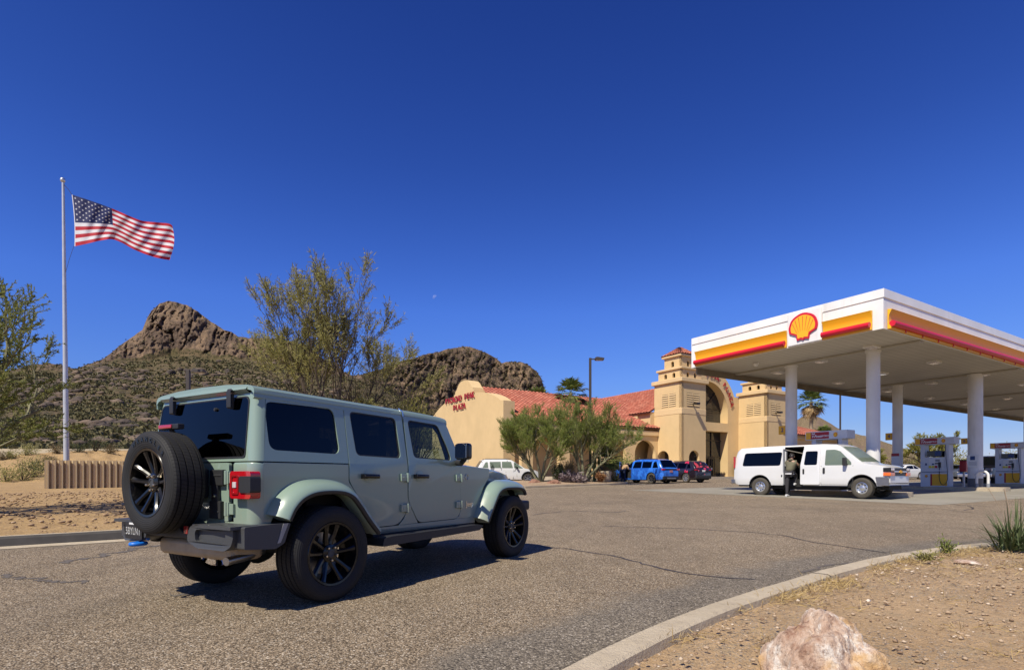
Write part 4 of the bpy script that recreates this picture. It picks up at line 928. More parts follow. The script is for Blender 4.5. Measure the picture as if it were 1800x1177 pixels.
# forecourt pavement
t=[PB.xy+V(UX)*a+V(VX)*b for a,b in((-19,-3.2),(34,-3.2),(34,6.5),(-19,6.5))]
m=MB(); q=[V((p.x,p.y,BZ-.02)) for p in t]; m.add([*q,*[V((p.x,p.y,-.2)) for p in q]],[(0,1,2,3),(0,4,5,1),(1,5,6,2),(2,6,7,3),(3,7,4,0)]); tag(m.build('pavement',KERB,smooth=0),kind='structure')

# ================================================================ fuel canopy
CW=NT('canopy_white'); c=CW.mix(CW.ramp(CW.noise(.8,5),[(.4,0),(.7,1)]),(.76,.75,.72),(.85,.84,.82)); c=CW.mix(CW.ramp(CW.noise(1.6,5,.7,stretch=(1,1,.12)),[(.56,0),(.8,.35)]),c,(.5,.46,.38)); CW.base(c).set(rough=.35); CW=CW.m
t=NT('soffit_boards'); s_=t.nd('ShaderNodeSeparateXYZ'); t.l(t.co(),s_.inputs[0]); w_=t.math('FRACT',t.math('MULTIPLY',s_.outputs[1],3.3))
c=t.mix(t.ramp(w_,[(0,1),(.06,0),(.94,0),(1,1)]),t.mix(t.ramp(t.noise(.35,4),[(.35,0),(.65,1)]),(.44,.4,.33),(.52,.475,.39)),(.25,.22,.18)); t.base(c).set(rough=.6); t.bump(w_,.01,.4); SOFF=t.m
YEL=mat('fascia_yellow',(.88,.44,.014),.4,var=.04,vs=2); RED=mat('fascia_red',(.62,.012,.03),.35,var=.06,vs=2); cm=NT('column_white'); c=cm.mix(cm.ramp(cm.noise(1.2,5),[(.4,0),(.7,1)]),(.66,.645,.61),(.74,.725,.69)); c=cm.mix(cm.ramp(cm.noise(2.5,6,.7,stretch=(1,1,.15)),[(.58,0),(.78,.5)]),c,(.4,.37,.32)); cm.base(c).set(rough=.45); COLW=cm.m
DIRT=mat('stained_gutter',(.2,.165,.115),.8,var=.45,vs=2)
s5=5.25; CC=V((13.13,19.65)); CZ=EYE+s5; CH=1.41
CAN=thing('fuel_canopy','white fuel canopy with yellow and red bands over the pumps','canopy',(CC.x,CC.y,gz(CC.y)),math.atan2(UX[1],UX[0])); Z0=CZ-gz(CC.y)
LU,LV=46.0,8.4
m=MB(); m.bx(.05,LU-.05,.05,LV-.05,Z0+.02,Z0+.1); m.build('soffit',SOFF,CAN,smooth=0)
m=MB(); m.bx(.1,LU-.1,.1,LV-.1,Z0+.12,Z0+1.2); m.build('roof_deck',COLW,CAN,smooth=0)
m=MB()
for (a0,a1,b0,b1) in((0,.05,0,LV),(.052,LU,0,.05)): m.bx(a0,a1,b0,b1,Z0,Z0+CH)
m.bx(0,LU,LV,LV+.05,Z0,Z0+CH); m.bx(LU,LU+.05,0,LV,Z0,Z0+CH)
for (a0,a1,b0,b1) in((-.03,0,-.03,LV),(0,LU,-.03,0)): m.bx(a0,a1,b0,b1,Z0+CH*.78,Z0+CH)
FA=m.build('fascia',CW,CAN,smooth=0,bevel=.006)
def band(a0,a1,face,parent):
    """curved yellow band with its red light bar; a runs along the face"""
    fx=(lambda a,o_,z: V((-o_,a,z))) if face=='A' else (lambda a,o_,z: V((a,-o_,z)))
    pr=[(.02,.70),(.16,.68),(.075,.5),(.05,.34),(.07,.16),(.13,.06),(.13,.0),(.02,.0)]
    m=MB(); m.grid([[fx(a,o_,Z0+.02+z) for o_,z in pr] for a in(a0,a1)]); m.add([fx(a,o_,Z0+.02+z) for a in(a0,a1) for o_,z in pr],[tuple(range(8)),tuple(range(8,16))]); b=m.build('yellow_band',YEL,parent,smooth=40)
    m=MB(); m.tube([fx(a0+.02,.17,Z0+.19),fx(a1-.02,.17,Z0+.19)],.105,14); m.build('red_light_bar',RED,b,smooth=50)
    if face=='B':
        for a in np.arange(a0+1.1,a1,1.35): MB().box(fx(a,.13,Z0+.06),(.05,.05,.13)).build('bar_bracket',RED,b)
band(3.58,8.15,'A',FA); band(.35,2.1,'A',FA); band(.25,LU-.3,'B',FA)
m=MB(); m.box((-.05,2.84,Z0+.68),(.1,1.36,1.33)); EP=m.build('emblem_panel',CW,FA,bevel=.05,seg=3)
MB().box((-.03,2.14,Z0+.55),(.06,.03,1.1)).build('panel_trim',COLW,FA)
def pecten(k):
    p=[(-.42,-.92),(-.5,-.55),(-.98,-.33)]; n=44
    for i in range(n+1):
        a=PI*1.095-PI*1.19*i/n; sc=1+.018*abs(math.cos(3.5*(a-PI/2)*1.05)); p.append((1.02*sc*math.cos(a),.0+.93*sc*math.sin(a)))
    p+=[(.98,-.33),(.5,-.55),(.42,-.92),(.12,-.86),(.0,-.95),(-.12,-.86)]
    c=(0,-.05); return [((x-c[0])*k+c[0],(y-c[1])*k+c[1]) for x,y in p]
def emblem(fn,th,parent,r):
    """scallop emblem: red rim, yellow shell and its ribs"""
    o=MB().plate([(x*r,y*r) for x,y in pecten(1)],fn=lambda a,b:fn(a,b,0),th=th).build('emblem',RED,parent,smooth=0)
    MB().plate([(x*r,y*r) for x,y in pecten(.845)],fn=lambda a,b:fn(a,b,.006),th=V(th)*.1).build('emblem_shell',YEL,o,smooth=0)
    if r>.3:
        for k in range(7):
            a=PI/2+(k-3)*.36; d=V((math.cos(a),math.sin(a)*.92,0)); n_=V((-d.y,d.x,0)); b0=V((math.cos(a)*.16,-.55+.05*abs(k-3)*0,0)); p0=b0+d*.28; p1=V((0,-.06,0))+d*.84
            q=[p0+n_*.008,p0-n_*.008,p1-n_*.022,p1+n_*.022]; MB().plate([(v.x*r,v.y*r) for v in q],fn=lambda a,b:fn(a,b,.012),th=V(th)*.05).build('emblem_rib',RED,o,smooth=0)
    return o
emblem(lambda a,b,o_: V((-.16-o_,2.84-a*1.0,Z0+.70+b)),(.055,0,0),EP,.565)
# beams, edge gutter, lamps
m=MB(); m.bx(.2,LU-.2,LV-.12,LV-.06,Z0-.30,Z0-.002); m.build('edge_gutter',DIRT,CAN,smooth=0)
m=MB(); m.bx(LU-.2,LU-.1,.3,LV-.3,Z0-.3,Z0-.002); m.build('edge_gutter',DIRT,CAN,smooth=0)
BEAM=mat('soffit_beam',(.42,.385,.32),.6)
base_b=V((14.88,22.9)); du=V(UX)*10.35; dv=V((13.08,26.03))-base_b
def loc(p): d=V((p.x,p.y))-CC; return d.x*UX[0]+d.y*UX[1],d.x*VX[0]+d.y*VX[1]
lamp0=None
for i in range(4):
    b_=base_b+du*i; a_=b_+dv; ub,vb=loc(b_); ua,va=loc(a_)
    MB().bx(ub-.16,ub+.16,.1,LV-.15,Z0-.07,Z0+.01).build('soffit_beam',BEAM,CAN,bevel=.01)
    for (uu,vv,pp) in((ub,vb,b_),(ua,va,a_)):
        g0=gz(pp.y)-gz(CC.y); r_=.31 if (i==1 and pp is b_) else .25
        m=MB(); m.lathe([(0,g0),(r_,g0),(r_,Z0-.12),(r_+.04,Z0-.12),(r_+.04,Z0-.01),(0,Z0-.01)],o=(uu,vv,0),n=28); c_=m.build('column',COLW,CAN,smooth=40)
        MB().lathe([(r_+.005,g0+.15),(r_+.006,g0+.62),(r_,g0+.62)],o=(uu,vv,0),n=28).build('column_base_band',mat('grey_band',(.12,.12,.13),.6) if 'grey_band' not in bpy.data.materials else bpy.data.materials['grey_band'],c_)
for k in range(6):
    for j in(1.6,4.2,6.8):
        m=MB(); m.box((2.6+k*5.6+(j-1.6)*.35,j,Z0-.02),(.62,.42,.09)); o=m.build('canopy_lamp',COLW,CAN,bevel=.02); m=MB(); m.box((2.6+k*5.6+(j-1.6)*.35,j,Z0-.075),(.5,.3,.03)); m.build('lamp_lens',CLEARL,o,bevel=.01)
m=MB(); m.lathe([(0,-.14),(.08,-.13),(.12,-.06),(.13,0),(0,0)],o=(1.6,6.1,Z0),n=18); m.build('dome_camera',COLW,CAN,smooth=60)
# islands and pumps
PUMPW=mat('pump_white',(.62,.63,.65),.4,var=.05); PUMPG=mat('pump_grey',(.22,.23,.25),.45,var=.1); SIGNR=mat('pump_sign_red',(.36,.01,.02),.35,var=.05); NAVY=mat('label_navy',(.02,.05,.16),.4); SCRN=mat('dark_screen',(.015,.02,.03),.15); HOSE=mat('black_hose',(.012,.012,.013),.5); BTN=mat('button_yellow',(.75,.6,.03),.4); BTNR=mat('button_red',(.5,.03,.03),.4); LETW=mat('lettering_white',(.8,.8,.8),.5)
HAND=bpy.data.materials['kerb_concrete']
def make_pump(loc3,label):
    """long axis along local y, faces at -x and +x"""
    P=thing('fuel_pump',label,'fuel pump',loc3,math.atan2(UX[1],UX[0]),'fuel pumps under the canopy')
    w=.78; P.scale=(.95,.82,.97)
    b=MB(); b.bx(-.3,.3,-w,w,0,.78); b.bx(-.27,.27,-w,w,.78,1.62); B=b.build('cabinet',PUMPW,P,bevel=.02)
    for y in(-1,1): MB().bx(-.28,.28,y*(w-.10)-.12,y*(w-.10)+.12,.0,2.32).build('post',PUMPW,P,bevel=.02)
    v=MB(); v.plate(rpoly([(-1.1,2.32),(1.1,2.32),(1.1,2.70),(-1.1,2.70)],.03),fn=lambda a,b:V((-.34,a,b)),th=(.68,0,0)); VA=v.build('valance',PUMPW,P,bevel=.03,seg=3)
    for s in(-1,1):
        X=lambda o_:s*(.345+o_)
        MB().bx(X(0),X(.006),-s*.80,-s*1.06,2.35,2.67).build('valance_end',YEL,VA); MB().bx(X(0),X(.006),s*.18,-s*.80,2.36,2.66).build('valance_sign',SIGNR,VA)
        for tx,sz,yy,zz,sp_ in(('V-Power',.17,.45,2.475,1),('Shell',.095,.66,2.60,1),('NITRO+',.10,.02,2.475,1.25)):
            vs,fs=text_mesh(tx,sz,.002,.003,shear=.25 if tx[0]!='N' else 0,spacing=sp_); MB().add([(X(.009)+s*z,-s*(yy-x),zz+y) for x,y,z in vs],fs).build('sign_lettering',LETW,VA,smooth=0)
        MB().lathe([(0,.0),(.11,.0),(.11,-.006)],o=(X(.01),s*.52,2.51),ax=(s,0,0),n=18).build('sign_disc',YEL,VA)
        emblem(lambda a,b,o_: V((X(.012+o_),s*.52+a*s,2.51+b)),(-s*.004,0,0),VA,.085)
        Y=lambda o_:s*(.272+o_)
        MB().bx(Y(0),Y(.02),-.42,.42,1.66,1.98).build('screen_panel',SCRN,B,bevel=.01); MB().bx(Y(.02),Y(.024),-.36,-.02,1.70,1.95).build('advert',NAVY,B)
        MB().bx(Y(0),Y(.012),-.5,.3,1.0,1.58).build('control_panel',PLATEW,B,bevel=.01)
        MB().bx(Y(.012),Y(.02),-.3,-.05,1.38,1.5).build('display',PUMPG,B); MB().bx(Y(.012),Y(.02),-.25,-.02,1.24,1.31).build('card_reader',SCRN,B)
        MB().bx(Y(.012),Y(.018),.02,.14,1.2,1.28).build('label',NAVY,B)
        for k in range(3): MB().bx(Y(.012),Y(.03),s*(-.25+k*.17)-.07,s*(-.25+k*.17)+.07,1.03,1.16).build('grade_button',(BTN,BTN,BTNR)[k],B,bevel=.006)
        MB().bx(Y(.012),Y(.016),-s*.42,-s*.52,1.18,1.3).build('label',NAVY,B)
        L=lambda o_:s*(.302+o_)
        MB().bx(L(0),L(.006),s*.70,-s*.12,.06,.70).build('lower_panel',YEL,B); MB().bx(L(0),L(.006),-s*.12,-s*.22,.06,.70).build('lower_stripe',SIGNR,B)
        emblem(lambda a,b,o_: V((L(.012+o_),-s*.45+a*s,.58+b)),(-s*.006,0,0),B,.085)
        MB().bx(Y(0),Y(.03),-w+.05,w-.05,.80,.83).build('shelf',PUMPG,B)
        h=MB(); h.tube([(Y(.05),s*.30,1.28),(Y(.08),s*.30,1.12),(Y(.08),s*.30,.9)],[.03,.035,.025],8); h.box((Y(.06),s*.30,1.2),(.08,.12,.3)); N=h.build('nozzle',HOSE,P,bevel=.015)
        pts=[(Y(.08),s*.30,.86),(Y(.11),s*.31,.45),(Y(.13),s*.42,.16),(Y(.14),s*.62,.13),(Y(.13),s*.76,.4),(Y(.1),s*.74,.9),(Y(.06),s*.66,1.5),(Y(.03),s*.6,2.2),(Y(.02),s*.58,2.3)]
        MB().tube([tuple(p) for p in spline(pts,40)],.017,6).build('hose',HOSE,N,smooth=60)
    return P
pump0=None
for i,lab in enumerate(['fuel pump half hidden behind the white van','fuel pump between the white van and the column with a bumper hoop','fuel pump at the right edge with a dark pickup behind it']):
    b_=base_b+du*i; mid_=b_+dv/2; gg=gz(mid_.y)
    m=MB(); pts=rpoly([(-.75,-3.1),(.75,-3.1),(.75,3.1),(-.75,3.1)],.6,6); m.plate(pts,fn=lambda a,b:V((a,b,.15)),th=(0,0,-.4)); o=m.build('pump_island',HAND,None,bevel=.03); o.location=(mid_.x,mid_.y,gg); o.rotation_euler=(0,0,math.atan2(UX[1],UX[0])); tag(o,kind='structure')
    if pump0 is None: pump0=make_pump((mid_.x,mid_.y,gg+.15),lab)
    else: dup(pump0,loc=(mid_.x+(.45*UX[0] if i==2 else .12),mid_.y+(.45*UX[1] if i==2 else 0),gg+.15),label=lab)
    # number sign on the far column, hoop guard and bins at the near end
    a_=b_+dv; c_=thing('pump_number_sign',['yellow number sign on the column left of the van roof','yellow number sign on the narrow column behind the first pump','yellow number sign on the third far column'][i],'sign',(a_.x,a_.y,gz(a_.y)+2.95),math.atan2(UX[1],UX[0]),'pump number signs')
    MB().bx(-.03,.03,.24,.62,-.2,.2).build('sign_board',YEL,c_,bevel=.01); vs,fs=text_mesh(str(2*i+2),.26,.002,.006); MB().add([(-.034-z,.43-x,y) for x,y,z in vs],fs).build('sign_lettering',NAVY,c_,smooth=0)
    if i==1:
        h=thing('hoop_guard','white bumper hoop guard at the foot of the thick column','bollard',(b_.x,b_.y,gz(b_.y)+.15),math.atan2(UX[1],UX[0]))
        pts=[(-.5,-.22,0)]+[(-.5,-.22-.23+.23*math.cos(a),.6+.23*math.sin(a)) for a in np.linspace(0,PI,14)]+[(-.5,-.68,0)]
        MB().tube(pts,.06,12).build('hoop',COLW,h,smooth=60); 
        for y in(-.22,-.68): MB().lathe([(.07,0),(.07,.2),(.062,.22)],o=(-.5,y,0),n=14).build('hoop_foot',PUMPG,h)
        n_=thing('notice_board','white notice panel with a blue emblem on the thick column','notice',(b_.x-UX[0]*.33,b_.y-UX[1]*.33,gz(b_.y)+1.3),math.atan2(UX[1],UX[0]))
        MB().plate(rpoly([(-.2,-.1),(.2,-.1),(.26,.5),(-.26,.5)],.03),fn=lambda a,b:V((-.02,a,b)),th=(.02,0,0)).build('notice_panel',PLATEW,n_); MB().bx(-.026,-.021,-.1,.1,.25,.45).build('notice_emblem',NAVY,n_)
        for k in range(4): MB().bx(-.026,-.021,-.17,.17,-.03+k*.06,-.01+k*.06).build('notice_line',PUMPG,n_)
# ================================================================ other vehicles
def spoke_wheel(name,parent,loc,R_,W,rim,face,n=5,rimmat=None,tmat=None,style='spoke'):
    """face=-1: outer side towards -y"""
    e=bpy.data.objects.new(name,None); COL.objects.link(e); e.parent=parent; e.location=loc; e.rotation_euler=(0,0,0 if face<0 else PI)
    tyre(R_,W,rim,grooves=0,n=40).build('tyre',tmat or TYRE_D,e,smooth=35)
    m=MB(); h=W/2
    m.lathe([(rim+.01,-h*.8),(rim-.012,-h*.85),(rim-.03,-h*.4),(rim-.03,h*.5),(rim,h*.6)],ax=(0,1,0),n=36)
    if style=='disc':
        m.lathe([(0,-h*.62),(.07,-h*.6),(.085,-h*.5),(rim*.55,-h*.45),(rim*.75,-h*.62),(rim-.02,-h*.5)],ax=(0,1,0),n=36)
        o=m.build('rim',rimmat or ALU,e,smooth=40)
        for k in range(8):
            a=2*PI*k/8; MB().lathe([(0,-h*.635),(.024,-h*.635),(.026,-h*.4)],o=(math.cos(a)*rim*.7,0,math.sin(a)*rim*.7),ax=(0,1,0),n=10).build('rim_hole',DARK,e,smooth=0)
        return e
    m.lathe([(0,-h*.72),(.05,-h*.7),(.07,-h*.5),(.07,0)],ax=(0,1,0),n=20)
    for k in range(n):
        a=2*PI*k/n+PI/2; d=V((math.cos(a),0,math.sin(a))); q=V((-math.sin(a),0,math.cos(a)))
        rows=[[tuple(d*r+q*w_+V((0,-h*y_,0))),tuple(d*r-q*w_+V((0,-h*y_,0))),tuple(d*r-q*w_*.7+V((0,-h*y_+.04,0))),tuple(d*r+q*w_*.7+V((0,-h*y_+.04,0)))] for r,w_,y_ in((.05,.03,.66),(rim*.5,.035,.68),(rim-.015,.055,.8))]
        m.grid(rows,closed=True)
    m.build('rim',rimmat or ALU,e,smooth=35); MB().lathe([(.0,h*.2),(rim*.8,h*.2)],ax=(0,1,0),n=24).build('brake_disc',DARK,e,smooth=0); return e

class Car:
    def __init__(s,name,label,cat,loc,rz,W,Rt,wb,top,bottom,belt,paint,tumble=.32,archr=None,group=None,hood_round=.9,endtaper=.12,axle_y=None):
        """top/belt: polylines over x (rear axle at 0, front axle at wb) of roof and belt heights"""
        s.root=thing(name,label,cat,loc,rz,group); s.W=W/2; s.Rt=Rt; s.wb=wb; s.tum=tumble; s.paint=paint
        s.top=np.array(top,float); s.belt=np.array(belt,float); s.bot=bottom; s.ar=archr or Rt+.075; s.et=endtaper
        s.x0,s.x1=s.top[0,0],s.top[-1,0]
    def zt(s,x): return float(np.interp(x,s.top[:,0],s.top[:,1]))
    def zb(s,x): return float(np.interp(x,s.belt[:,0],s.belt[:,1]))
    def wx(s,x):
        k0=max(0,1-(x-s.x0)/.45); k1=max(0,1-(s.x1-x)/.7); return s.W-s.et*(k0**2.2)-s.et*1.3*(k1**2)
    def y(s,x,z):
        b=min(s.zb(x),s.zt(x)); w=s.wx(x)
        return w-.02*max(0,z-b*.6)/max(.1,b*.4)*(z<b) -( .02+s.tum*(z-b) if z>=b else 0)
    def body(s,skip=None,smooth=40):
        xs=set(np.round(np.linspace(s.x0,s.x1,60),3))|set(np.round(s.top[:,0],3))
        for c in(0,s.wb): xs|=set(np.round(c+s.ar*np.cos(np.linspace(0,PI,17)),3))
        if skip: xs|={skip[0],skip[1]}
        xs=sorted(x for x in xs if s.x0<=x<=s.x1); rows=[]
        for x in xs:
            zb=s.bot
            if x<s.x0+.25: zb+=.06*(1-(x-s.x0)/.25)
            if x>s.x1-.3: zb+=.05*(1-(s.x1-x)/.3)
            for c in(0,s.wb):
                if abs(x-c)<s.ar: zb=max(zb,s.Rt*.98+math.sqrt(max(0,s.ar**2-(x-c)**2)))
            zt=s.zt(x); be=min(s.zb(x),zt-.05); w=s.wx(x)
            zt2=zt-.07 if zt-be>.2 else zt-.035
            zs=[zb,max(zb+.02,s.bot+.12),max(zb+.03,be*.62),max(zb+.04,be*.86),max(zb+.05,be),max(zb+.07,be+(zt2-be)*.5),max(zb+.08,zt2)]
            r=[(s.y(x,z)-(.03 if i==0 else 0),z) for i,z in enumerate(zs)]
            yt=r[-1][0]; r+=[(yt-.055,zt-.012),(yt*.55,zt+.012),(0,zt+.02)]
            rows.append([(x,-y_,z) for y_,z in r]+[(x,y_,z) for y_,z in r[:-1][::-1]])
        m=MB(); n=len(rows[0])
        for i in range(len(rows)-1):
            xm=(xs[i]+xs[i+1])/2
            for k in range(n-1):
                q=[rows[i][k],rows[i][k+1],rows[i+1][k+1],rows[i+1][k]]
                if skip and skip[0]<xm<skip[1] and k in skip[2]: continue
                m.add(q,[(0,1,2,3)])
        for r in(rows[0],rows[-1]): m.add(r,[tuple(range(n))])
        s.rows=rows
        s.B=m.build('body',s.paint,s.root,smooth=smooth,merge=.0005)
        u=MB(); u.bx(s.x0+.2,s.x1-.25,-s.W+.12,s.W-.12,s.bot-.06,s.bot+.25); u.build('underbody',DARK,s.root)
        for c in(0,s.wb):
            for sg in(-1,1):
                q=MB(); q.grid([[(c+(s.ar+.01)*math.cos(a),sg*yy,s.Rt*.98+(s.ar+.01)*math.sin(a)) for a in np.linspace(-.1,PI+.1,18)] for yy in(s.W-.05,s.W-.4)]); q.plate([(c+s.ar*math.cos(a),s.Rt*.98+s.ar*math.sin(a)) for a in np.linspace(-.1,PI+.1,18)],fn=lambda a,b,sg=sg:V((a,sg*(s.W-.4),b))); q.build('wheel_well',DARK,s.root,smooth=0)
        return s.B
    def side(s,name,poly,m,o=.004,r=.04,sides=(-1,1),th=None,parent=None):
        out=[]
        for sg in sides:
            q=MB(); q.plate(rpoly(poly,r,3) if r else poly,fn=lambda a,b,sg=sg:V((a,sg*(s.y(a,b)+o),b)),th=(0,-sg*th,0) if th else None); out.append(q.build(name,m,parent or s.B,smooth=0,recalc=bool(th)))
        return out
    def slope(s,name,xa,xb,ya,yb,m,o=.006):
        """pane lying on the sloping front or rear of the cabin, between x stations"""
        q=MB(); xs=np.linspace(xa,xb,5); rows=[]
        dx=1 if (s.zt(xb)-s.zt(xa))*(xb-xa)<0 else -1
        for i,x in enumerate(xs):
            t_=i/4; w=ya+(yb-ya)*t_; rows.append([(x+dx*o,y_*w,s.zt(x)+o+.012*(1-abs(y_))) for y_ in np.linspace(-1,1,7)])
        q.grid(rows); return q.build(name,m,s.B,smooth=60)
    def wheels(s,W,rim,n=5,rimmat=None,style='spoke',tmat=None,steer=0):
        for c in(0,s.wb):
            for sg in(-1,1):
                e=spoke_wheel('wheel',s.root,(c,sg*(s.W-W/2-.03),s.Rt),s.Rt,W,rim,sg,n,rimmat,tmat,style)
                if c>0 and steer: e.rotation_euler.z+=steer
    def box(s,name,c,d,m,bevel=.01,parent=None,rot=None): return MB().box(c,d,rot).build(name,m,parent or s.B,bevel=bevel)

# ---- white passenger van at the pumps
vx,vy=11.37,24.34; va=R(-53)
VN=Car('passenger_van','white passenger van parked at the pumps with its side door open','van',(vx,vy,gz(22)+.0),va,2.0,.387,3.94,
 [(-1.22,1.25),(-1.19,1.6),(-1.10,1.95),(-.95,2.06),(.3,2.10),(2.5,2.10),(2.98,2.06),(3.15,1.99),(3.92,1.35),(4.05,1.30),(4.55,1.22),(4.80,1.09),(4.84,.9)],.46,
 [(-1.22,1.22),(4.9,1.22)],WHITEP,tumble=.17,archr=.50,endtaper=.07)
# rows of the near (right) side: 0..5 are the six strips from sill to roof edge
VN.body(skip=(1.02,1.80,{0,1,2,3,4,5}),smooth=38)
r_=VN.root
VN.side('window',[(-.80,1.27),(.88,1.27),(.93,1.83),(-.72,1.83)],GL_DARK,r=.09)
MB().plate([(-.92,1.3),(.85,1.3),(.9,1.8),(-.8,1.8)],fn=lambda a,b:V((a,-.5,b))).build('cabin_lining',LINER,r_,smooth=0)
MB().plate([(-.92,.6),(3.3,.6),(2.5,2.0),(-.8,2.0)],fn=lambda a,b:V((a,.82,b)),th=(0,.02,0)).build('cabin_lining',LINER,r_,smooth=0)
m=MB(); m.bx(-1,3.2,-.86,.8,.5,.56); m.bx(-1.0,2.3,-.8,.8,1.98,2.0); m.build('cabin_floor',LINER,r_)
for x in(-.4,.5,2.0):
    m=MB(); m.box((x+.1,.15,.85),(.5,1.0,.14)); m.box((x-.18,.15,1.2),(.12,1.0,.62)); m.build('bench_seat',LINER,r_,bevel=.03)
m=MB(); m.tube([(1.02,-.82,1.92),(1.7,-.7,1.74),(2.3,-.5,1.70)],.022,6); m.build('seat_rail',STEEL,r_)
m=MB(); m.bx(1.0,1.05,-.99,-.86,.48,1.95); m.build('door_jamb',PUMPG,r_)
m=MB(); m.bx(1.06,1.10,-.94,-.84,1.25,1.85); m.build('jamb_trim',WHITEP,r_)
# forward door leaf, standing a little open, then the front door outline
dz=MB(); dp=[(1.77,.5),(2.46,.5),(2.46,1.93),(1.85,1.93),(1.77,1.3)]; hw=rpoly([(1.89,1.27),(2.36,1.27),(2.36,1.82),(1.93,1.82)],.06,3)
DF=lambda a,b: V((a,-(VN.y(a,b)+.03+(2.46-a)*.16),b))
dz.plate(rpoly(dp,.05,3),[hw],fn=DF,th=(0,.05,0),fold=1.22); SD=dz.build('side_door',WHITEP,r_,bevel=.006,smooth=35)
MB().plate(hw,fn=lambda a,b:DF(a,b)+V((0,.02,0))).build('window',GL_DARK,SD,smooth=0,recalc=False)
MB().box(DF(1.89,1.02)+V((0,-.012,0)),(.07,.03,.2)).build('handle',BLACKP,SD,bevel=.015)
# front door with a clear window onto the driver
SEAM=mat('panel_gap',(.05,.05,.05),.8)
VN.side('window',[(2.64,1.25),(3.60,1.25),(3.58,1.36),(3.16,1.80),(2.98,1.86),(2.64,1.86)],GL_MID,r=.05)
for a,b in((2.50,2.512),(3.64,3.652)): VN.side('panel_gap',[(a,.5),(b,.5),(b,1.24),(a,1.24)],SEAM,o=.003,r=0)
VN.side('panel_gap',[(2.50,.5),(3.65,.5),(3.65,.512),(2.50,.512)],SEAM,o=.003,r=0)
VN.side('handle',[(2.57,.93),(2.65,.93),(2.65,1.16),(2.57,1.16)],BLACKP,o=.02,r=.03,th=.03)
for sg in(-1,1):
    m=MB(); m.box((3.40,sg*1.10,1.38),(.12,.16,.3)); m.box((3.44,sg*1.0,1.28),(.06,.16,.05)); m.build('mirror',BLACKP,VN.B,bevel=.03)
m=MB(); m.plate([(2.6,1.3),(2.75,1.3),(2.75,1.8),(2.6,1.8)],fn=lambda a,b:V((a,.70,b)),th=(0,.02,0)); m.build('cabin_lining',LINER,r_)
VN.slope('windscreen',3.18,3.90,.72,.86,GL_WIN)
VN.slope('rear_window',-1.19,-1.11,.80,.72,GL_DARK)
m=MB(); m.box((3.55,0,1.15),(.6,1.7,.2)); m.build('dashboard',LINER,r_,bevel=.05)
m=MB(); m.tube([(3.22+.07*math.sin(a),.42+.19*math.cos(a),1.28+.19*math.sin(a)) for a in np.linspace(0,2*PI,24)],.017,6,caps=False); m.build('steering_wheel',LINER,r_)
for y in(.42,-.42):
    m=MB(); m.box((2.75,y,.95),(.5,.5,.14)); m.box((2.5,y,1.3),(.13,.48,.62)); m.box((2.48,y,1.7),(.1,.26,.18)); m.build('seat',LINER,r_,bevel=.04)
# face of the van
m=MB(); m.bx(4.78,4.855,-.58,.58,.84,1.13); m.build('grille',PLATEB,VN.B,bevel=.02); m=MB(); m.bx(4.85,4.88,-.60,.60,.965,1.02); GB=m.build('grille_bar',CHROME,VN.B,bevel=.01)
m=MB(); m.plate([(-.16,-.025),(-.06,-.025),(-.05,-.055),(.06,-.055),(.05,-.025),(.16,-.025),(.15,.025),(.05,.025),(.04,.055),(-.06,.055),(-.05,.025),(-.15,.025)],fn=lambda a,b:V((4.89,a,.99+b)),th=(-.02,0,0)); m.build('bow_emblem',YEL,GB)
for sg in(-1,1):
    m=MB(); m.box((4.75,sg*.765,1.06),(.24,.40,.15)); H_=m.build('headlamp',PLATEB,VN.B,bevel=.02)
    for y in(.66,.82): MB().lathe([(0,.02),(.055,.015),(.065,0)],o=(4.87,sg*y,1.065),ax=(1,0,0),n=16).build('lamp_lens',CLEARL,H_)
    m=MB(); m.box((4.76,sg*.77,.90),(.245,.41,.125)); m.build('indicator_lamp',AMBER,VN.B,bevel=.015)
    VN.box('tail_lamp',(-1.19,sg*.93,1.45),(.06,.1,.5),REDL)
m=MB(); m.plate(rpoly([(-1.0,.48),(1.0,.48),(1.0,.80),(-1.0,.80)],.05),fn=lambda a,b:V((4.98-.16*max(0,abs(a)-.6)/.4,a,b)),th=(-.25,0,0))
for sg in(-1,1): m.plate(rpoly([(4.46,.50),(4.82,.48),(4.82,.80),(4.40,.80)],.03),fn=lambda a,b,sg=sg:V((a,sg*1.005,b)),th=(0,-sg*.08,0))
m.build('front_bumper',STEEL,VN.B,bevel=.03,smooth=60)
m=MB(); m.bx(-1.34,-1.15,-.98,.98,.5,.70); m.build('rear_bumper',STEEL,VN.B,bevel=.03)
m=MB(); m.bx(.5,3.1,-.75,.75,.30,.46); m.bx(4.0,4.7,-.6,.6,.33,.5); m.build('chassis',DARK,r_); VN.box('fuel_cap',(.95,-.985,.84),(.06,.03,.1),PLATEB)
VN.wheels(.245,.215,style='disc',steer=-.1)

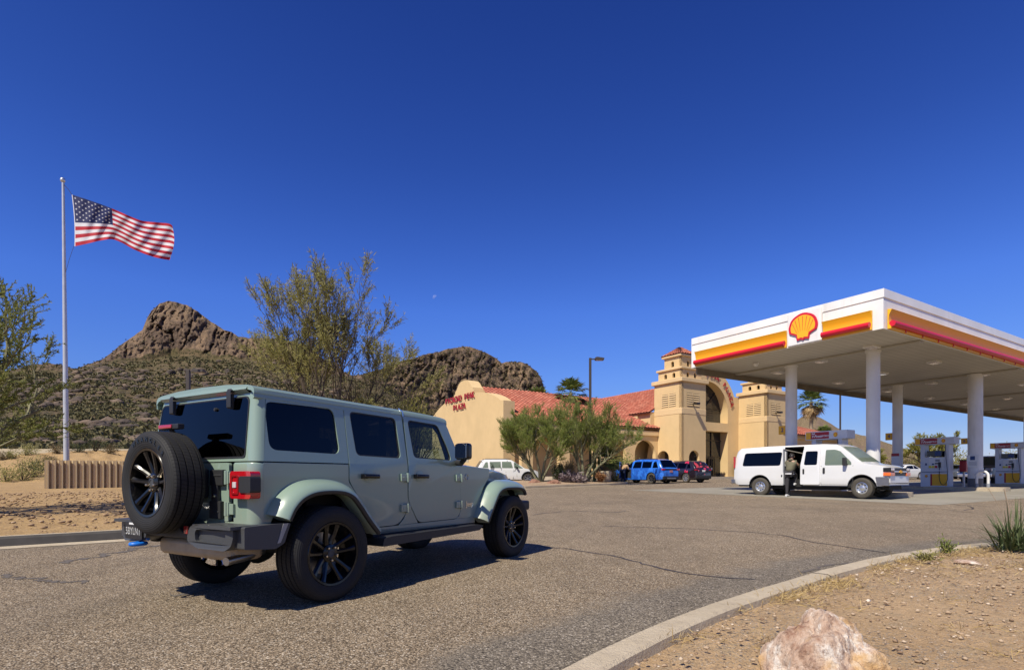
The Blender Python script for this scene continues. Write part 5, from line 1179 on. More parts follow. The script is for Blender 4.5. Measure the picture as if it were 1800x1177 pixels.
# ---- blue wrapped car with its driver's door open
t=NT('blue_wrap'); v=t.noise(2.6,5,.7); t.base(t.mix(t.ramp(v,[(.47,0),(.52,.75)],'LINEAR'),(.035,.19,.74),(.012,.075,.42))).set(rough=.3,coat=.7); BLUEW=t.m
def suv_top(l0,l1,h,wb): return [(l0,.75),(l0+.03,1.05),(l0+.14,1.18),(l0+.50,h-.05),(l0+.75,h),(wb*.45,h+.01),(wb*.58,h-.04),(wb*.93,1.13),(wb*1.02,1.08),(l1-.35,.98),(l1-.08,.86),(l1,.72)]
PK=Car('blue_estate_car','bright blue patterned car with its driver door open by the planted island','car',(10.95,41.3,gz(41.3)),R(127),1.98,.38,2.9,suv_top(-1.05,4.0,1.77,2.9),.28,[(-1.05,1.02),(1,1.08),(4,.98)],BLUEW,tumble=.30,archr=.44)
PK.body()
for p in([(-.62,1.15),(-.12,1.13),(-.14,1.56),(-.38,1.60)],[(.02,1.14),(.85,1.14),(.85,1.62),(.0,1.60)],[(.95,1.14),(1.75,1.14),(1.62,1.62),(.95,1.62)],[(1.84,1.14),(2.55,1.12),(1.95,1.55),(1.84,1.6)]): PK.side('window',p,GL_DARK)
PK.slope('rear_window',-.93,-.56,.80,.66,GL_DARK); PK.slope('windscreen',1.75,2.66,.62,.78,GL_DARK)
PK.box('light_bar',(-1.0,0,1.03),(.1,1.3,.1),PLATEB); PK.box('rear_bumper',(-1.02,0,.42),(.16,1.8,.24),BLACKP,.05); PK.box('bumper_guard',(-1.06,0,.38),(.12,1.0,.12),STEEL,.03); PK.box('licence_plate',(-1.07,.0,.88),(.02,.34,.16),mat('plate_rose',(.5,.2,.2),.5))
for sg in(-1,1):
    PK.box('tail_lamp',(-.98,sg*.80,1.02),(.14,.26,.12),REDL); m=MB(); m.tube([(-.3,sg*.62,1.80),(1.6,sg*.62,1.82)],.025,6); m.build('roof_rail',BLACKP,PK.B)
    PK.box('mirror',(2.1,sg*1.05,1.15),(.12,.2,.16),BLUEW,.04); PK.box('headlamp',(3.86,sg*.72,.78),(.15,.3,.13),CLEARL,.04)
PK.side('panel_gap',[(.93,.4),(.945,.4),(.945,1.1),(.93,1.1)],SEAM,o=.003,r=0)
PK.side('door_opening',[(1.86,.38),(2.62,.42),(2.62,1.08),(1.86,1.08)],LINER,o=.006,sides=(1,))
m=MB(); dd=[(0,.40),(1.0,.42),(1.0,1.08),(.42,1.60),(.05,1.62),(0,1.1)]; hw=rpoly([(.08,1.14),(.88,1.12),(.42,1.54),(.08,1.56)],.04)
ca,sa=math.cos(R(118)),math.sin(R(118)); DR=lambda a,b: V((2.66+(1.0-a)*ca,.97+(1.0-a)*sa,b))
m.plate(rpoly(dd,.05),[hw],fn=DR,th=(.05,.02,0)); DO=m.build('front_door',BLUEW,PK.root,bevel=.01); MB().plate(hw,fn=lambda a,b:DR(a,b)+V((.02,.01,0))).build('window',GL_DARK,DO,smooth=0,recalc=False)
MB().plate(rpoly([(.06,.45),(.95,.47),(.95,1.05),(.06,1.05)],.05),fn=lambda a,b:DR(a,b)+V((-.012,-.005,0))).build('door_card',LINER,DO,smooth=0,recalc=False)
PK.wheels(.25,.24,6,DARK and mat('dark_alloy',(.09,.09,.1),.35,metal=.6))

# ---- black wrapped car beside it
t=NT('floral_wrap'); p_=t.voro(1.7,out='Distance'); nn_=t.noise(1.3,4,.6); sx=t.nd('ShaderNodeSeparateXYZ'); t.l(t.co(),sx.inputs[0])
msk=t.math('MULTIPLY',t.ramp(p_,[(.30,1),(.36,0)]),t.ramp(nn_,[(.47,0),(.5,1)]))
d2=t.voro(7,out='Distance'); fl=t.mix(t.ramp(d2,[(.25,0),(.4,1)]),(.8,.25,.3),(.55,.015,.06)); t.base(t.mix(msk,(.018,.012,.014),fl)).set(rough=.2,coat=1); FLOR=t.m
BK=Car('black_estate_car','black car covered in pink and red flowers parked beyond the blue car','car',(14.3,43.8,gz(43.8)),R(121),1.88,.36,2.75,suv_top(-1.0,3.7,1.66,2.75),.26,[(-1.0,1.0),(1,1.05),(3.7,.93)],FLOR,tumble=.34,archr=.42)
BK.body()
for p in([(-.5,1.12),(-.12,1.10),(-.14,1.46),(-.3,1.46)],[(.02,1.10),(.8,1.1),(.8,1.52),(.0,1.5)],[(.9,1.1),(1.65,1.1),(1.5,1.52),(.9,1.52)],[(1.74,1.1),(2.4,1.08),(1.85,1.45),(1.74,1.5)]): BK.side('window',p,GL_DARK)
t=NT('flower_glass'); t.base(t.mix(t.ramp(t.noise(3,4),[(.5,0),(.56,1)]),(.02,.015,.016),(.5,.06,.07))).set(rough=.1); BK.slope('rear_window',-.90,-.53,.76,.6,t.m); BK.slope('windscreen',1.65,2.5,.6,.75,GL_DARK)
BK.box('rear_bumper',(-.97,0,.42),(.14,1.7,.24),BLACKP,.05); BK.box('licence_plate',(-1.01,0,.9),(.03,.32,.15),PLATEW); 
for sg in(-1,1):
    BK.box('tail_lamp',(-.93,sg*.76,.98),(.14,.26,.09),REDL); BK.box('mirror',(1.95,sg*1.0,1.1),(.12,.18,.15),GLOSSB,.04); m=MB(); m.tube([(-.3,sg*.55,1.69),(1.5,sg*.55,1.71)],.022,6); m.build('roof_rail',BLACKP,BK.B)
BK.wheels(.24,.25,7,ALU)

# ---- white estate behind the bonnet of the near car
t=NT('white_wrap'); v=t.noise(3,3,.6,stretch=(1,1,.25)); t.base(t.mix(t.ramp(v,[(.6,0),(.63,1)]),(.72,.73,.74),(.2,.21,.22))).set(rough=.3,coat=.7)
WS_=Car('white_estate_car','white car with dark streaks parked in front of the gable wall','car',(-1.8,41.4,gz(41.4)-.02),R(12),1.95,.39,2.85,suv_top(-1.0,3.8,1.78,2.85),.3,[(-1,1.05),(1,1.1),(3.8,1.0)],t.m,tumble=.3,archr=.45)
WS_.body()
for p in([(-.55,1.16),(-.12,1.14),(-.14,1.58),(-.3,1.58)],[(.02,1.14),(.82,1.14),(.82,1.62),(.0,1.60)],[(.9,1.14),(1.72,1.14),(1.6,1.62),(.9,1.62)],[(1.8,1.14),(2.5,1.12),(1.95,1.53),(1.8,1.6)]): WS_.side('window',p,GL_MID)
WS_.slope('rear_window',-.9,-.53,.8,.64,GL_DARK); WS_.slope('windscreen',1.72,2.6,.6,.78,GL_DARK)
for sg in(-1,1):
    WS_.box('mirror',(2.0,sg*1.04,1.16),(.12,.2,.16),GLOSSB,.04); WS_.box('headlamp',(3.66,sg*.7,.85),(.16,.3,.14),CLEARL,.04); WS_.box('tail_lamp',(-.93,sg*.8,1.0),(.14,.24,.2),REDL)
    m=MB(); m.grid([[(c+.48*math.cos(a)*k,sg*(WS_.W+.01),.385+.48*math.sin(a)*k) for a in np.linspace(-.05,PI+.05,16)] for k in(.94,1.1) for c in(2.85,)]); m.build('arch_trim',BLACKP,WS_.B,smooth=0)
    m=MB(); m.tube([(-.3,sg*.6,1.82),(1.6,sg*.6,1.83)],.022,6); m.build('roof_rail',BLACKP,WS_.B)
WS_.box('front_bumper',(3.72,0,.45),(.2,1.7,.28),BLACKP,.06); WS_.wheels(.25,.25,6)

# ---- dark pickup behind the third pump, and two saloons far behind the pumps
DKP=mat('dark_slate_paint',(.065,.075,.092),.3,var=.05,coat=1)
PU=Car('pickup_truck','dark slate pickup truck standing behind the right hand pump','pickup',(35.6,40.6,gz(40.6)),R(212),2.0,.41,3.6,[(-1.25,.9),(-1.2,1.12),(.85,1.14),(.92,1.15),(1.05,1.86),(1.4,1.95),(2.4,1.95),(2.7,1.86),(3.35,1.25),(3.5,1.2),(4.4,1.12),(4.55,.9)],.42,[(-1.25,1.1),(.9,1.15),(4.5,1.1)],DKP,tumble=.25,archr=.5)
PU.body()
for p in([(1.15,1.22),(1.95,1.22),(1.95,1.8),(1.22,1.8)],[(2.05,1.22),(3.0,1.22),(2.6,1.74),(2.05,1.8)]): PU.side('window',p,GL_MID)
PU.slope('windscreen',2.72,3.3,.7,.82,GL_WIN); PU.box('mirror',(3.0,1.12,1.3),(.14,.22,.26),CHROME,.04); PU.box('mirror',(3.0,-1.12,1.3),(.14,.22,.26),CHROME,.04); PU.box('front_bumper',(4.52,0,.6),(.2,1.9,.28),CHROME,.05); PU.box('grille',(4.5,0,.95),(.12,1.1,.3),CHROME,.03); PU.wheels(.27,.24,6)
for sg in(-1,1): PU.box('headlamp',(4.42,sg*.78,.98),(.2,.34,.22),CLEARL,.03)
def saloon(label,x,y,a,paint,g):
    c=Car('saloon_car',label,'car',(x,y,gz(y)),R(a),1.82,.33,2.75,[(-.95,.7),(-.92,.98),(-.55,1.03),(-.1,1.06),(.55,1.40),(.9,1.46),(1.5,1.45),(1.75,1.38),(2.55,1.0),(3.4,.86),(3.6,.7)],.2,[(-.95,.95),(1,.98),(3.6,.86)],paint,tumble=.4,archr=.39,group=g)
    c.body(); 
    for p in([(.1,1.03),(.85,1.03),(.85,1.37),(.6,1.34)],[(.93,1.03),(2.2,1.0),(1.7,1.32),(.93,1.37)]): c.side('window',p,GL_DARK)
    c.slope('rear_window',-.05,.52,.66,.6,GL_DARK); c.slope('windscreen',1.78,2.5,.58,.72,GL_DARK); c.wheels(.22,.21,6)
    for sg in(-1,1): c.box('tail_lamp',(-.88,sg*.7,.85),(.12,.34,.12),REDL); c.box('headlamp',(3.45,sg*.66,.66),(.2,.3,.1),CLEARL)
    return c
saloon('white saloon far behind, between the van nose and the pump',40.6,56.5,-160,WHITEP,'cars parked far behind the pumps')
saloon('black saloon parked far behind the middle pump',47.6,58.5,-150,DKP,'cars parked far behind the pumps')
# ================================================================ people
SKIN=mat('skin',(.36,.2,.13),.5,var=.08); HAIRD=mat('dark_hair',(.015,.011,.009),.5,var=.3,vs=90); OLIVE=mat('olive_cotton',(.125,.115,.07),.85,var=.12,vs=25,bump=.5,bs=60,bd=.006); LEGG=mat('charcoal_leggings',(.035,.032,.035),.8,var=.15); SHOE=mat('white_shoe',(.6,.6,.6),.5); TANJ=mat('tan_jacket',(.42,.26,.14),.85,var=.15,vs=20,bump=.5,bs=50,bd=.006); NAVYJ=mat('navy_jeans',(.02,.03,.07),.8,var=.2); LBLUE=mat('pale_blue_shirt',(.5,.6,.75),.8,var=.08); SKIN2=mat('brown_skin',(.17,.085,.05),.5,var=.08); WHITEC=mat('white_hem',(.7,.7,.7),.8)
def skinned(name,verts,edges,radii,m,parent,sub=2,rootv=0):
    me=bpy.data.meshes.new(name); me.from_pydata([V(v) for v in verts],edges,[])
    o=bpy.data.objects.new(name,me); COL.objects.link(o)
    sm=o.modifiers.new('skin','SKIN'); sm.use_smooth_shade=True
    if sub: ss=o.modifiers.new('sub','SUBSURF'); ss.levels=ss.render_levels=sub
    for i,r in enumerate(radii):
        k=me.skin_vertices[0].data[i]; k.radius=r if isinstance(r,tuple) else (r,r); k.use_root=(i==rootv)
    bpy.context.view_layer.update(); dg=bpy.context.evaluated_depsgraph_get()
    nm=bpy.data.meshes.new_from_object(o.evaluated_get(dg)); bpy.data.objects.remove(o); bpy.data.meshes.remove(me)
    nm.materials.clear(); nm.materials.append(m); nm.polygons.foreach_set('use_smooth',[True]*len(nm.polygons))
    o=bpy.data.objects.new(name,nm); COL.objects.link(o); o.parent=parent; return o
def chain(pts,rs,v,e,r,start=None):
    last=start
    for p,q in zip(pts,rs):
        v.append(p); r.append(q); i=len(v)-1
        if last is not None: e.append((last,i))
        last=i
    return last
def person(label,loc,rz,J,skin,clothes,hair):
    """J: joint positions in the person's own frame (x forward, y left, z up)"""
    P=thing('person',label,'person',loc,rz)
    v,e,r=[],[],[]
    chain([J['pelvis'],J['waist'],J['chest'],J['neck0'],J['neck1']],[.13,.115,.13,.062,.055],v,e,r)
    h=J['head']; hv=V(h)-V(J['neck1'])
    chain([tuple(V(J['neck1'])+hv*.45),h,tuple(V(h)+hv.normalized()*.08)],[.075,.098,.07],v,e,r,4)
    fx=V(J.get('face',(1,0,0)))
    chain([tuple(V(h)+fx*.085-hv.normalized()*.01),tuple(V(h)+fx*.112-hv.normalized()*.025)],[.022,.013],v,e,r,6)      # nose
    for s_ in('L','R'):
        if 'sh'+s_ in J:
            last=chain([J['sh'+s_],J['el'+s_],J['wr'+s_]],[.062,.044,.032],v,e,r,2)
            w_=V(J['wr'+s_]); d=(w_-V(J['el'+s_])).normalized(); side=d.cross(V((0,0,1))); side=side.normalized() if side.length>.1 else V((0,1,0)); up=side.cross(d)
            palm=chain([tuple(w_+d*.045)],[.03],v,e,r,last)
            for k in range(4):
                o_=side*((k-1.5)*.02); L=(.062,.075,.07,.055)[k]
                chain([tuple(w_+d*.085+o_),tuple(w_+d*(.085+L*.5)+o_-up*.008),tuple(w_+d*(.085+L*.9)+o_-up*.028)],[.010,.009,.008],v,e,r,palm)
            chain([tuple(w_+d*.05+side*.035),tuple(w_+d*.085+side*.05-up*.01)],[.011,.009],v,e,r,palm)
        if 'hip'+s_ in J:
            chain([J['hip'+s_],J['kn'+s_],J['an'+s_]],[.10,.062,.045],v,e,r,0)
    skinned('body',v,e,r,skin,P,1)
    for nm,chains,m,root in clothes:
        v,e,r=[],[],[]; 
        for c_ in chains:
            st=c_.get('at'); chain([J[k] if isinstance(k,str) else k for k in c_['j']],c_['r'],v,e,r,st)
        skinned(nm,v,e,r,m,P,2)
    # hair, eyes, ears
    q=MB(); c=V(h); up=hv.normalized(); rt=fx.cross(up).normalized()
    rows=[]
    for i in range(7):
        th=PI*.62*i/6; rows.append([tuple(c+up*.02+up*math.cos(th)*.128+(rt*math.cos(a)*.108+fx*(math.sin(a)*.118-.018))*math.sin(th)*(1 if i<5 or math.sin(a)<.3 else .86)) for a in np.linspace(0,2*PI,16,endpoint=False)])
    q.grid(rows,closed=True); HR=q.build('hair',hair,P,smooth=180)
    if 'bun' in J: MB().lathe([(0,-.05),(.035,-.04),(.05,0),(.035,.04),(0,.05)],o=tuple(c+up*.07-fx*.11),n=12).build('hair_bun',hair,HR,smooth=180)
    for s_ in(-1,1):
        MB().lathe([(0,.012),(.009,.008),(.012,0)],o=tuple(c+fx*.088+rt*.034*s_+up*.012),ax=tuple(fx),n=8).build('eye',PLATEB,P,smooth=180)
        MB().lathe([(0,.012),(.02,.006),(.024,-.006)],o=tuple(c+rt*.1*s_-up*.01),ax=tuple(rt*s_),n=8).build('ear',skin,P,smooth=180)
    MB().lathe([(0,.004),(.018,.002),(.022,-.01)],o=tuple(c+fx*.092-up*.05),ax=tuple(fx),n=8).build('mouth',mat('lips',(.28,.1,.08),.5) if 'lips' not in bpy.data.materials else bpy.data.materials['lips'],P,smooth=180)
    return P
def shoes(P,pts,m):
    for p,d in pts:
        d=V(d); p=V(p); q=MB(); q.tube([p-d*.07+V((0,0,.045)),p+V((0,0,.045)),p+d*.10+V((0,0,.035)),p+d*.17+V((0,0,.028))],[.045,.05,.045,.028],10); q.build('shoe',m,P,smooth=60)
# woman climbing in at the open side door of the van
hx,hy=math.cos(va),math.sin(va); lx,ly=-hy,hx
def vanpt(a,b): return (vx+hx*a+lx*b, vy+hy*a+ly*b)
wx_,wy_=vanpt(1.36,-1.12)
J=dict(pelvis=(-.02,0,.98),waist=(.04,0,1.12),chest=(.10,0,1.36),neck0=(.12,0,1.47),neck1=(.135,0,1.52),head=(.17,0,1.62),face=(.97,0,-.2),
 shL=(.09,.19,1.40),elL=(.30,.25,1.20),wrL=(.50,.18,1.28),shR=(.09,-.19,1.40),elR=(.28,-.27,1.18),wrR=(.50,-.22,1.30),
 hipL=(-.02,.095,.93),knL=(-.03,.10,.50),anL=(-.05,.10,.09),hipR=(-.01,-.095,.93),knR=(.28,-.10,.86),anR=(.22,-.10,.53),bun=1)
W=person('woman in an olive hoodie and dark leggings stepping into the white van',(wx_,wy_,gz(wy_)),va+PI/2,J,SKIN,
 [('hoodie',[dict(j=[(-.03,0,.95),'waist','chest',(.12,0,1.45)],r=[(.17,.20),(.165,.19),(.165,.2),(.09,.1)]),dict(j=['shL','elL',(.46,.195,1.27)],r=[.085,.066,.05],at=2),dict(j=['shR','elR',(.46,-.225,1.285)],r=[.085,.066,.05],at=2),dict(j=[(.0,0,1.50),(-.02,0,1.44)],r=[.085,.07],at=3)],OLIVE,0),
  ('leggings',[dict(j=[(-.02,0,.95)],r=[.15]),dict(j=['hipL','knL','anL'],r=[.118,.075,.052],at=0),dict(j=['hipR','knR','anR'],r=[.118,.078,.055],at=0)],LEGG,0)],HAIRD)
shoes(W,[((-.05,.10,0),(1,0,0)),((.22,-.10,.46),(1,0,0))],SHOE)
MB().lathe([(.172,0),(.185,.0),(.185,.045),(.17,.045)],o=(-.03,0,.90),n=24,closed=True).build('hoodie_hem',WHITEC,W,smooth=60)
# driver
dx_,dy_=vanpt(2.72,.42)
J=dict(pelvis=(.0,0,1.02),waist=(-.03,0,1.15),chest=(-.05,0,1.36),neck0=(-.03,0,1.47),neck1=(-.02,0,1.52),head=(.0,0,1.63),face=(1,0,-.05),
 shL=(-.04,.18,1.41),elL=(.12,.22,1.2),wrL=(.36,.12,1.32),shR=(-.04,-.18,1.41),elR=(.12,-.22,1.2),wrR=(.36,-.12,1.32),hipL=(.02,.1,1.0),knL=(.42,.12,1.0),anL=(.5,.12,.62),hipR=(.02,-.1,1.0),knR=(.42,-.12,1.0),anR=(.5,-.12,.62))
person('driver in a pale blue shirt seated at the van wheel',(dx_,dy_,gz(22)),va,J,SKIN2,[('shirt',[dict(j=[(0,0,1.0),'waist','chest',(-.03,0,1.46)],r=[(.14,.17),(.14,.17),(.15,.19),(.08,.09)]),dict(j=['shL','elL',(.28,.15,1.28)],r=[.078,.06,.046],at=2),dict(j=['shR','elR',(.28,-.15,1.28)],r=[.078,.06,.046],at=2)],LBLUE,0),
  ('trousers',[dict(j=[(0,0,1.0)],r=[.145]),dict(j=['hipL','knL','anL'],r=[.11,.08,.06],at=0),dict(j=['hipR','knR','anR'],r=[.11,.08,.06],at=0)],NAVYJ,0)],HAIRD)
# person in a tan jacket leaning into the blue car
bx_,by_=PK.root.location.x+2.25*math.cos(R(127))+1.42*math.cos(R(217)),PK.root.location.y+2.25*math.sin(R(127))+1.42*math.sin(R(217))
J=dict(pelvis=(-.05,0,.98),waist=(.06,0,1.10),chest=(.22,0,1.26),neck0=(.33,0,1.33),neck1=(.37,0,1.36),head=(.46,0,1.41),face=(.85,0,-.5),
 shL=(.22,.19,1.30),elL=(.30,.24,1.05),wrL=(.46,.16,.98),shR=(.22,-.19,1.30),elR=(.32,-.24,1.06),wrR=(.5,-.16,1.0),hipL=(-.05,.10,.93),knL=(.0,.11,.5),anL=(-.06,.11,.09),hipR=(-.05,-.10,.93),knR=(.02,-.11,.5),anR=(-.02,-.11,.09))
T_=person('person in a tan jacket and dark jeans leaning into the blue car',(bx_,by_,gz(by_)),R(37),J,SKIN,[('jacket',[dict(j=[(-.06,0,.93),'waist','chest',(.32,0,1.33)],r=[(.17,.2),(.17,.2),(.18,.21),(.1,.11)]),dict(j=['shL','elL',(.42,.18,.99)],r=[.088,.068,.052],at=2),dict(j=['shR','elR',(.46,-.18,1.01)],r=[.088,.068,.052],at=2)],TANJ,0),
  ('jeans',[dict(j=[(-.05,0,.95)],r=[.15]),dict(j=['hipL','knL','anL'],r=[.115,.08,.065],at=0),dict(j=['hipR','knR','anR'],r=[.115,.08,.065],at=0)],NAVYJ,0)],HAIRD)
shoes(T_,[((-.06,.11,0),(1,0,0)),((-.02,-.11,0),(1,0,0))],SHOE)
# ================================================================ plants
def foliage(name,a,b,c,trans=.25):
    t=NT(name); g=t.nd('ShaderNodeNewGeometry'); rp=g.outputs['Random Per Island']
    col=t.ramp(rp,[(0,a),(.5,b),(1,c)]); t.base(col).set(rough=.65,spec=.25)
    tr=t.nd('ShaderNodeBsdfTranslucent'); t.l(col,tr.inputs[0]); mx=t.nd('ShaderNodeMixShader'); mx.inputs[0].default_value=trans
    t.l(t.b.outputs[0],mx.inputs[1]); t.l(tr.outputs[0],mx.inputs[2]); t.l(mx.outputs[0],t.out.inputs[0]); return t.m
LEAF_T=foliage('grey_green_leaf',(.24,.24,.075),(.36,.34,.11),(.48,.43,.18),.5); LEAF_P=foliage('fresh_green_leaf',(.17,.23,.05),(.27,.33,.075),(.39,.38,.12),.5); LEAF_Y=foliage('yellow_green_leaf',(.19,.2,.035),(.3,.285,.06),(.4,.36,.12),.4); LEAF_D=foliage('dry_brush_leaf',(.15,.12,.06),(.22,.17,.085),(.3,.235,.13)); LEAF_K=foliage('dark_shrub_leaf',(.03,.045,.018),(.06,.075,.03),(.1,.11,.045))
BARK_G=mat('green_grey_bark',(.19,.18,.10),.85,var=.3,vs=9,bump=.6,bs=14,bd=.02); BARK_D=mat('dark_twig_bark',(.07,.05,.034),.9,var=.3,vs=9); BARK_P=mat('pale_palm_trunk',(.33,.25,.17),.9,var=.3,vs=8,bump=.8,bs=10,bd=.03)
FROND=foliage('palm_frond',(.07,.10,.022),(.12,.16,.035),(.2,.22,.06),.2); FROND_D=foliage('dead_frond',(.30,.18,.08),(.4,.27,.13),(.5,.36,.19),.1)
def fast_mesh(name,vs,fs,m,parent,smooth=False):
    me=bpy.data.meshes.new(name); vs=np.asarray(vs,np.float32).reshape(-1,3); fs=np.asarray(fs,np.int32)
    nf,k=fs.shape; me.vertices.add(len(vs)); me.vertices.foreach_set('co',vs.ravel()); me.loops.add(nf*k); me.loops.foreach_set('vertex_index',fs.ravel())
    me.polygons.add(nf); me.polygons.foreach_set('loop_start',np.arange(0,nf*k,k,dtype=np.int32)); me.update(calc_edges=True); me.materials.append(m)
    if smooth: me.polygons.foreach_set('use_smooth',[True]*nf)
    o=bpy.data.objects.new(name,me); COL.objects.link(o)
    if parent: o.parent=parent
    return o
def leaf_quads(P,D,L,Wd,rg,droop=.3):
    """long narrow leaves at points P growing roughly along D"""
    n=len(P); d=D+rg.normal(0,.55,(n,3)); d[:,2]-=droop*rg.random(n); d/=np.linalg.norm(d,axis=1)[:,None]+1e-9
    s=np.cross(d,rg.normal(0,1,(n,3))); s/=np.linalg.norm(s,axis=1)[:,None]+1e-9
    l=(L*(.6+.8*rg.random(n)))[:,None]; w_=(Wd*(.7+.6*rg.random(n)))[:,None]
    v=np.stack([P-s*w_*.3,P+s*w_*.3,P+d*l*.55+s*w_*.5,P+d*l,P+d*l*.55-s*w_*.5],1); v=v[:,[0,1,2,3,4]]
    return v.reshape(-1,3),np.arange(n*5).reshape(n,5)
def tree(name,label,cat,loc,stems,leafm,barkm,seed,H,spread,nl,L,Wd,levels=3,kids_=5,up=.55,droop=.3,r0=.09,group=None,low=.25,twist=.35,trunk_h=0):
    """stems: (lean-x, lean-y) list. branching tree with twigs and leaves"""
    rg=np.random.default_rng(seed); T=thing(name,label,cat,loc,0,group); wood=MB(); tips=[]; 
    def grow(p,d,length,r,lev):
        n=5 if lev<2 else 4; pts=[p]; q=np.array(p,float); dd=np.array(d,float)
        for i in range(n):
            dd=dd+rg.normal(0,twist*.35,3); dd[2]+=up*(.16 if lev else .1); dd/=np.linalg.norm(dd); q=q+dd*length/n; pts.append(q.copy())
        rs=[max(.004,r*(1-.72*i/n)) for i in range(n+1)]
        wood.tube([tuple(a) for a in pts],rs,6 if lev==0 else (5 if lev==1 else 3),caps=False)
        if lev>=levels:
            for i in range(1,n+1): tips.append((pts[i-1],pts[i]))
            return
        if lev>=levels-1:
            for i in range(2,n+1): tips.append((pts[i-1],pts[i]))
        for k in range(kids_+(lev==0)*2):
            f=low+(1-low)*(k+rg.random()*.8)/(kids_+(lev==0)*2); f=min(.98,f); i=min(n-1,int(f*n)); base=pts[i]+(pts[i+1]-pts[i])*(f*n-i)
            a=rg.random()*2*PI; side=np.array([math.cos(a),math.sin(a),rg.normal(.12,.25)]); loc_=dd if i==n-1 else (pts[i+1]-pts[i]); loc_=loc_/np.linalg.norm(loc_)
            nd=loc_*.75+side*spread*(.8 if lev else 1); nd/=np.linalg.norm(nd)
            grow(base,nd,length*(.50+.22*rg.random())*(1.05-.4*f),r*.5*(1-.5*f),lev+1)
    for sx_,sy_,k in stems:
        d=np.array([sx_,sy_,1.]); d/=np.linalg.norm(d); grow(np.array([sx_*.06,sy_*.06,-.1]),d,H*.62*k,r0*k**.5,0)
    A=np.array([t_[0] for t_ in tips]); B=np.array([t_[1] for t_ in tips]); i=rg.integers(0,len(A),nl); f=rg.random((nl,1))
    P=A[i]+(B[i]-A[i])*f; D=(B[i]-A[i]); D/=np.linalg.norm(D,axis=1)[:,None]+1e-9
    vs,fs=leaf_quads(P,D,L,Wd,rg,droop); wood.build('trunk',barkm,T,smooth=60,recalc=False); fast_mesh('crown',vs,fs,leafm,T); return T
def shrub(name,label,cat,loc,leafm,seed,H,W,nl,L,Wd,group=None,nb=14,barkm=None,droop=.1):
    rg=np.random.default_rng(seed); T=thing(name,label,cat,loc,0,group); m=MB(); P=[];D=[]
    for k in range(nb):
        a=rg.random()*2*PI; s=rg.random()**.6; e=np.array([math.cos(a)*W/2*s,math.sin(a)*W/2*s,H*(1-.45*s*s)*(.75+.3*rg.random())]); q0=e*np.array([.08,.08,0]); mid=(q0+e)/2+np.array([0,0,H*.06]); m.tube([tuple(q0),tuple(mid),tuple(e)],[.014*H+.004,.008*H+.003,.003],4,caps=False)
        n=nl//nb; f=rg.random((n,1))**.7; q=q0+(e-q0)*f+rg.normal(0,.07*W,(n,3)); q[:,2]=np.maximum(q[:,2],.01); P.append(q); D.append(np.repeat((e-q0)[None]/np.linalg.norm(e-q0),n,0))
    vs,fs=leaf_quads(np.vstack(P),np.vstack(D),L,Wd,rg,droop); m.build('stem',barkm or BARK_D,T,smooth=60,recalc=False); fast_mesh('leaves',vs,fs,leafm,T); return T
def palm(label,loc,H,seed,R_=1.5,n=26,dead=16,r0=.2,group=None,lean=(0,0),skirt=1):
    rg=np.random.default_rng(seed); T=thing('palm_tree',label,'palm tree',loc,0,group); m=MB(); top=np.array([lean[0],lean[1],H])
    pts=[(lean[0]*t_*t_,lean[1]*t_*t_,-.1+(H+.1)*t_) for t_ in np.linspace(0,1,14)]; m.tube(pts,[r0*(1.25-.35*t_+.05*(i%2)) for i,t_ in enumerate(np.linspace(0,1,14))],12); m.build('trunk',BARK_P,T,smooth=60)
    def fronds(cnt,emin,emax,Rr,mname,mt):
        vs=[];fs=[]
        for k in range(cnt):
            a=2*PI*(k*.381966)+rg.random()*.3; el=emin+(emax-emin)*((k+.5)/cnt); d=np.array([math.cos(a)*math.cos(el),math.sin(a)*math.cos(el),math.sin(el)]); pl=Rr*.5*(.8+.4*rg.random())
            e=top+d*pl; e[2]-=.05*Rr; s=np.cross(d,[0,0,1.]); s/=np.linalg.norm(s)+1e-9; u=np.cross(s,d)
            b=len(vs); w_=.022; vs+=[top+s*w_,top-s*w_,e-s*w_*.6,e+s*w_*.6]; fs.append([b,b+1,b+2,b+3])
            for j in range(15):
                w=-1.25+2.5*j/14; bl=Rr*.62*(1-.25*abs(w)/1.25)*(.85+.3*rg.random()); bd=d*math.cos(w)+s*math.sin(w)+u*.12*abs(w); bd/=np.linalg.norm(bd); sp=np.cross(bd,u); sp/=np.linalg.norm(sp)+1e-9
                tip=e+bd*bl; tip[2]-=bl*(.18+.3*rg.random()); mid=e+bd*bl*.55; mid[2]-=bl*.04; ww=.032*Rr
                b=len(vs); vs+=[e,mid+sp*ww,tip,mid-sp*ww]; fs.append([b,b+1,b+2,b+3])
        fast_mesh(mname,np.array(vs),np.array(fs),mt,T)
    fronds(n,-.45,1.35,R_,'fronds',FROND)
    if dead: fronds(dead,-1.45,-.6,R_*.85*skirt,'dead_fronds',FROND_D)
    return T
def Lz(x,y):    # height of the left desert surface
    b=float(bank(np.array(x),np.array(y))); return gz(y)+.14+b+.05
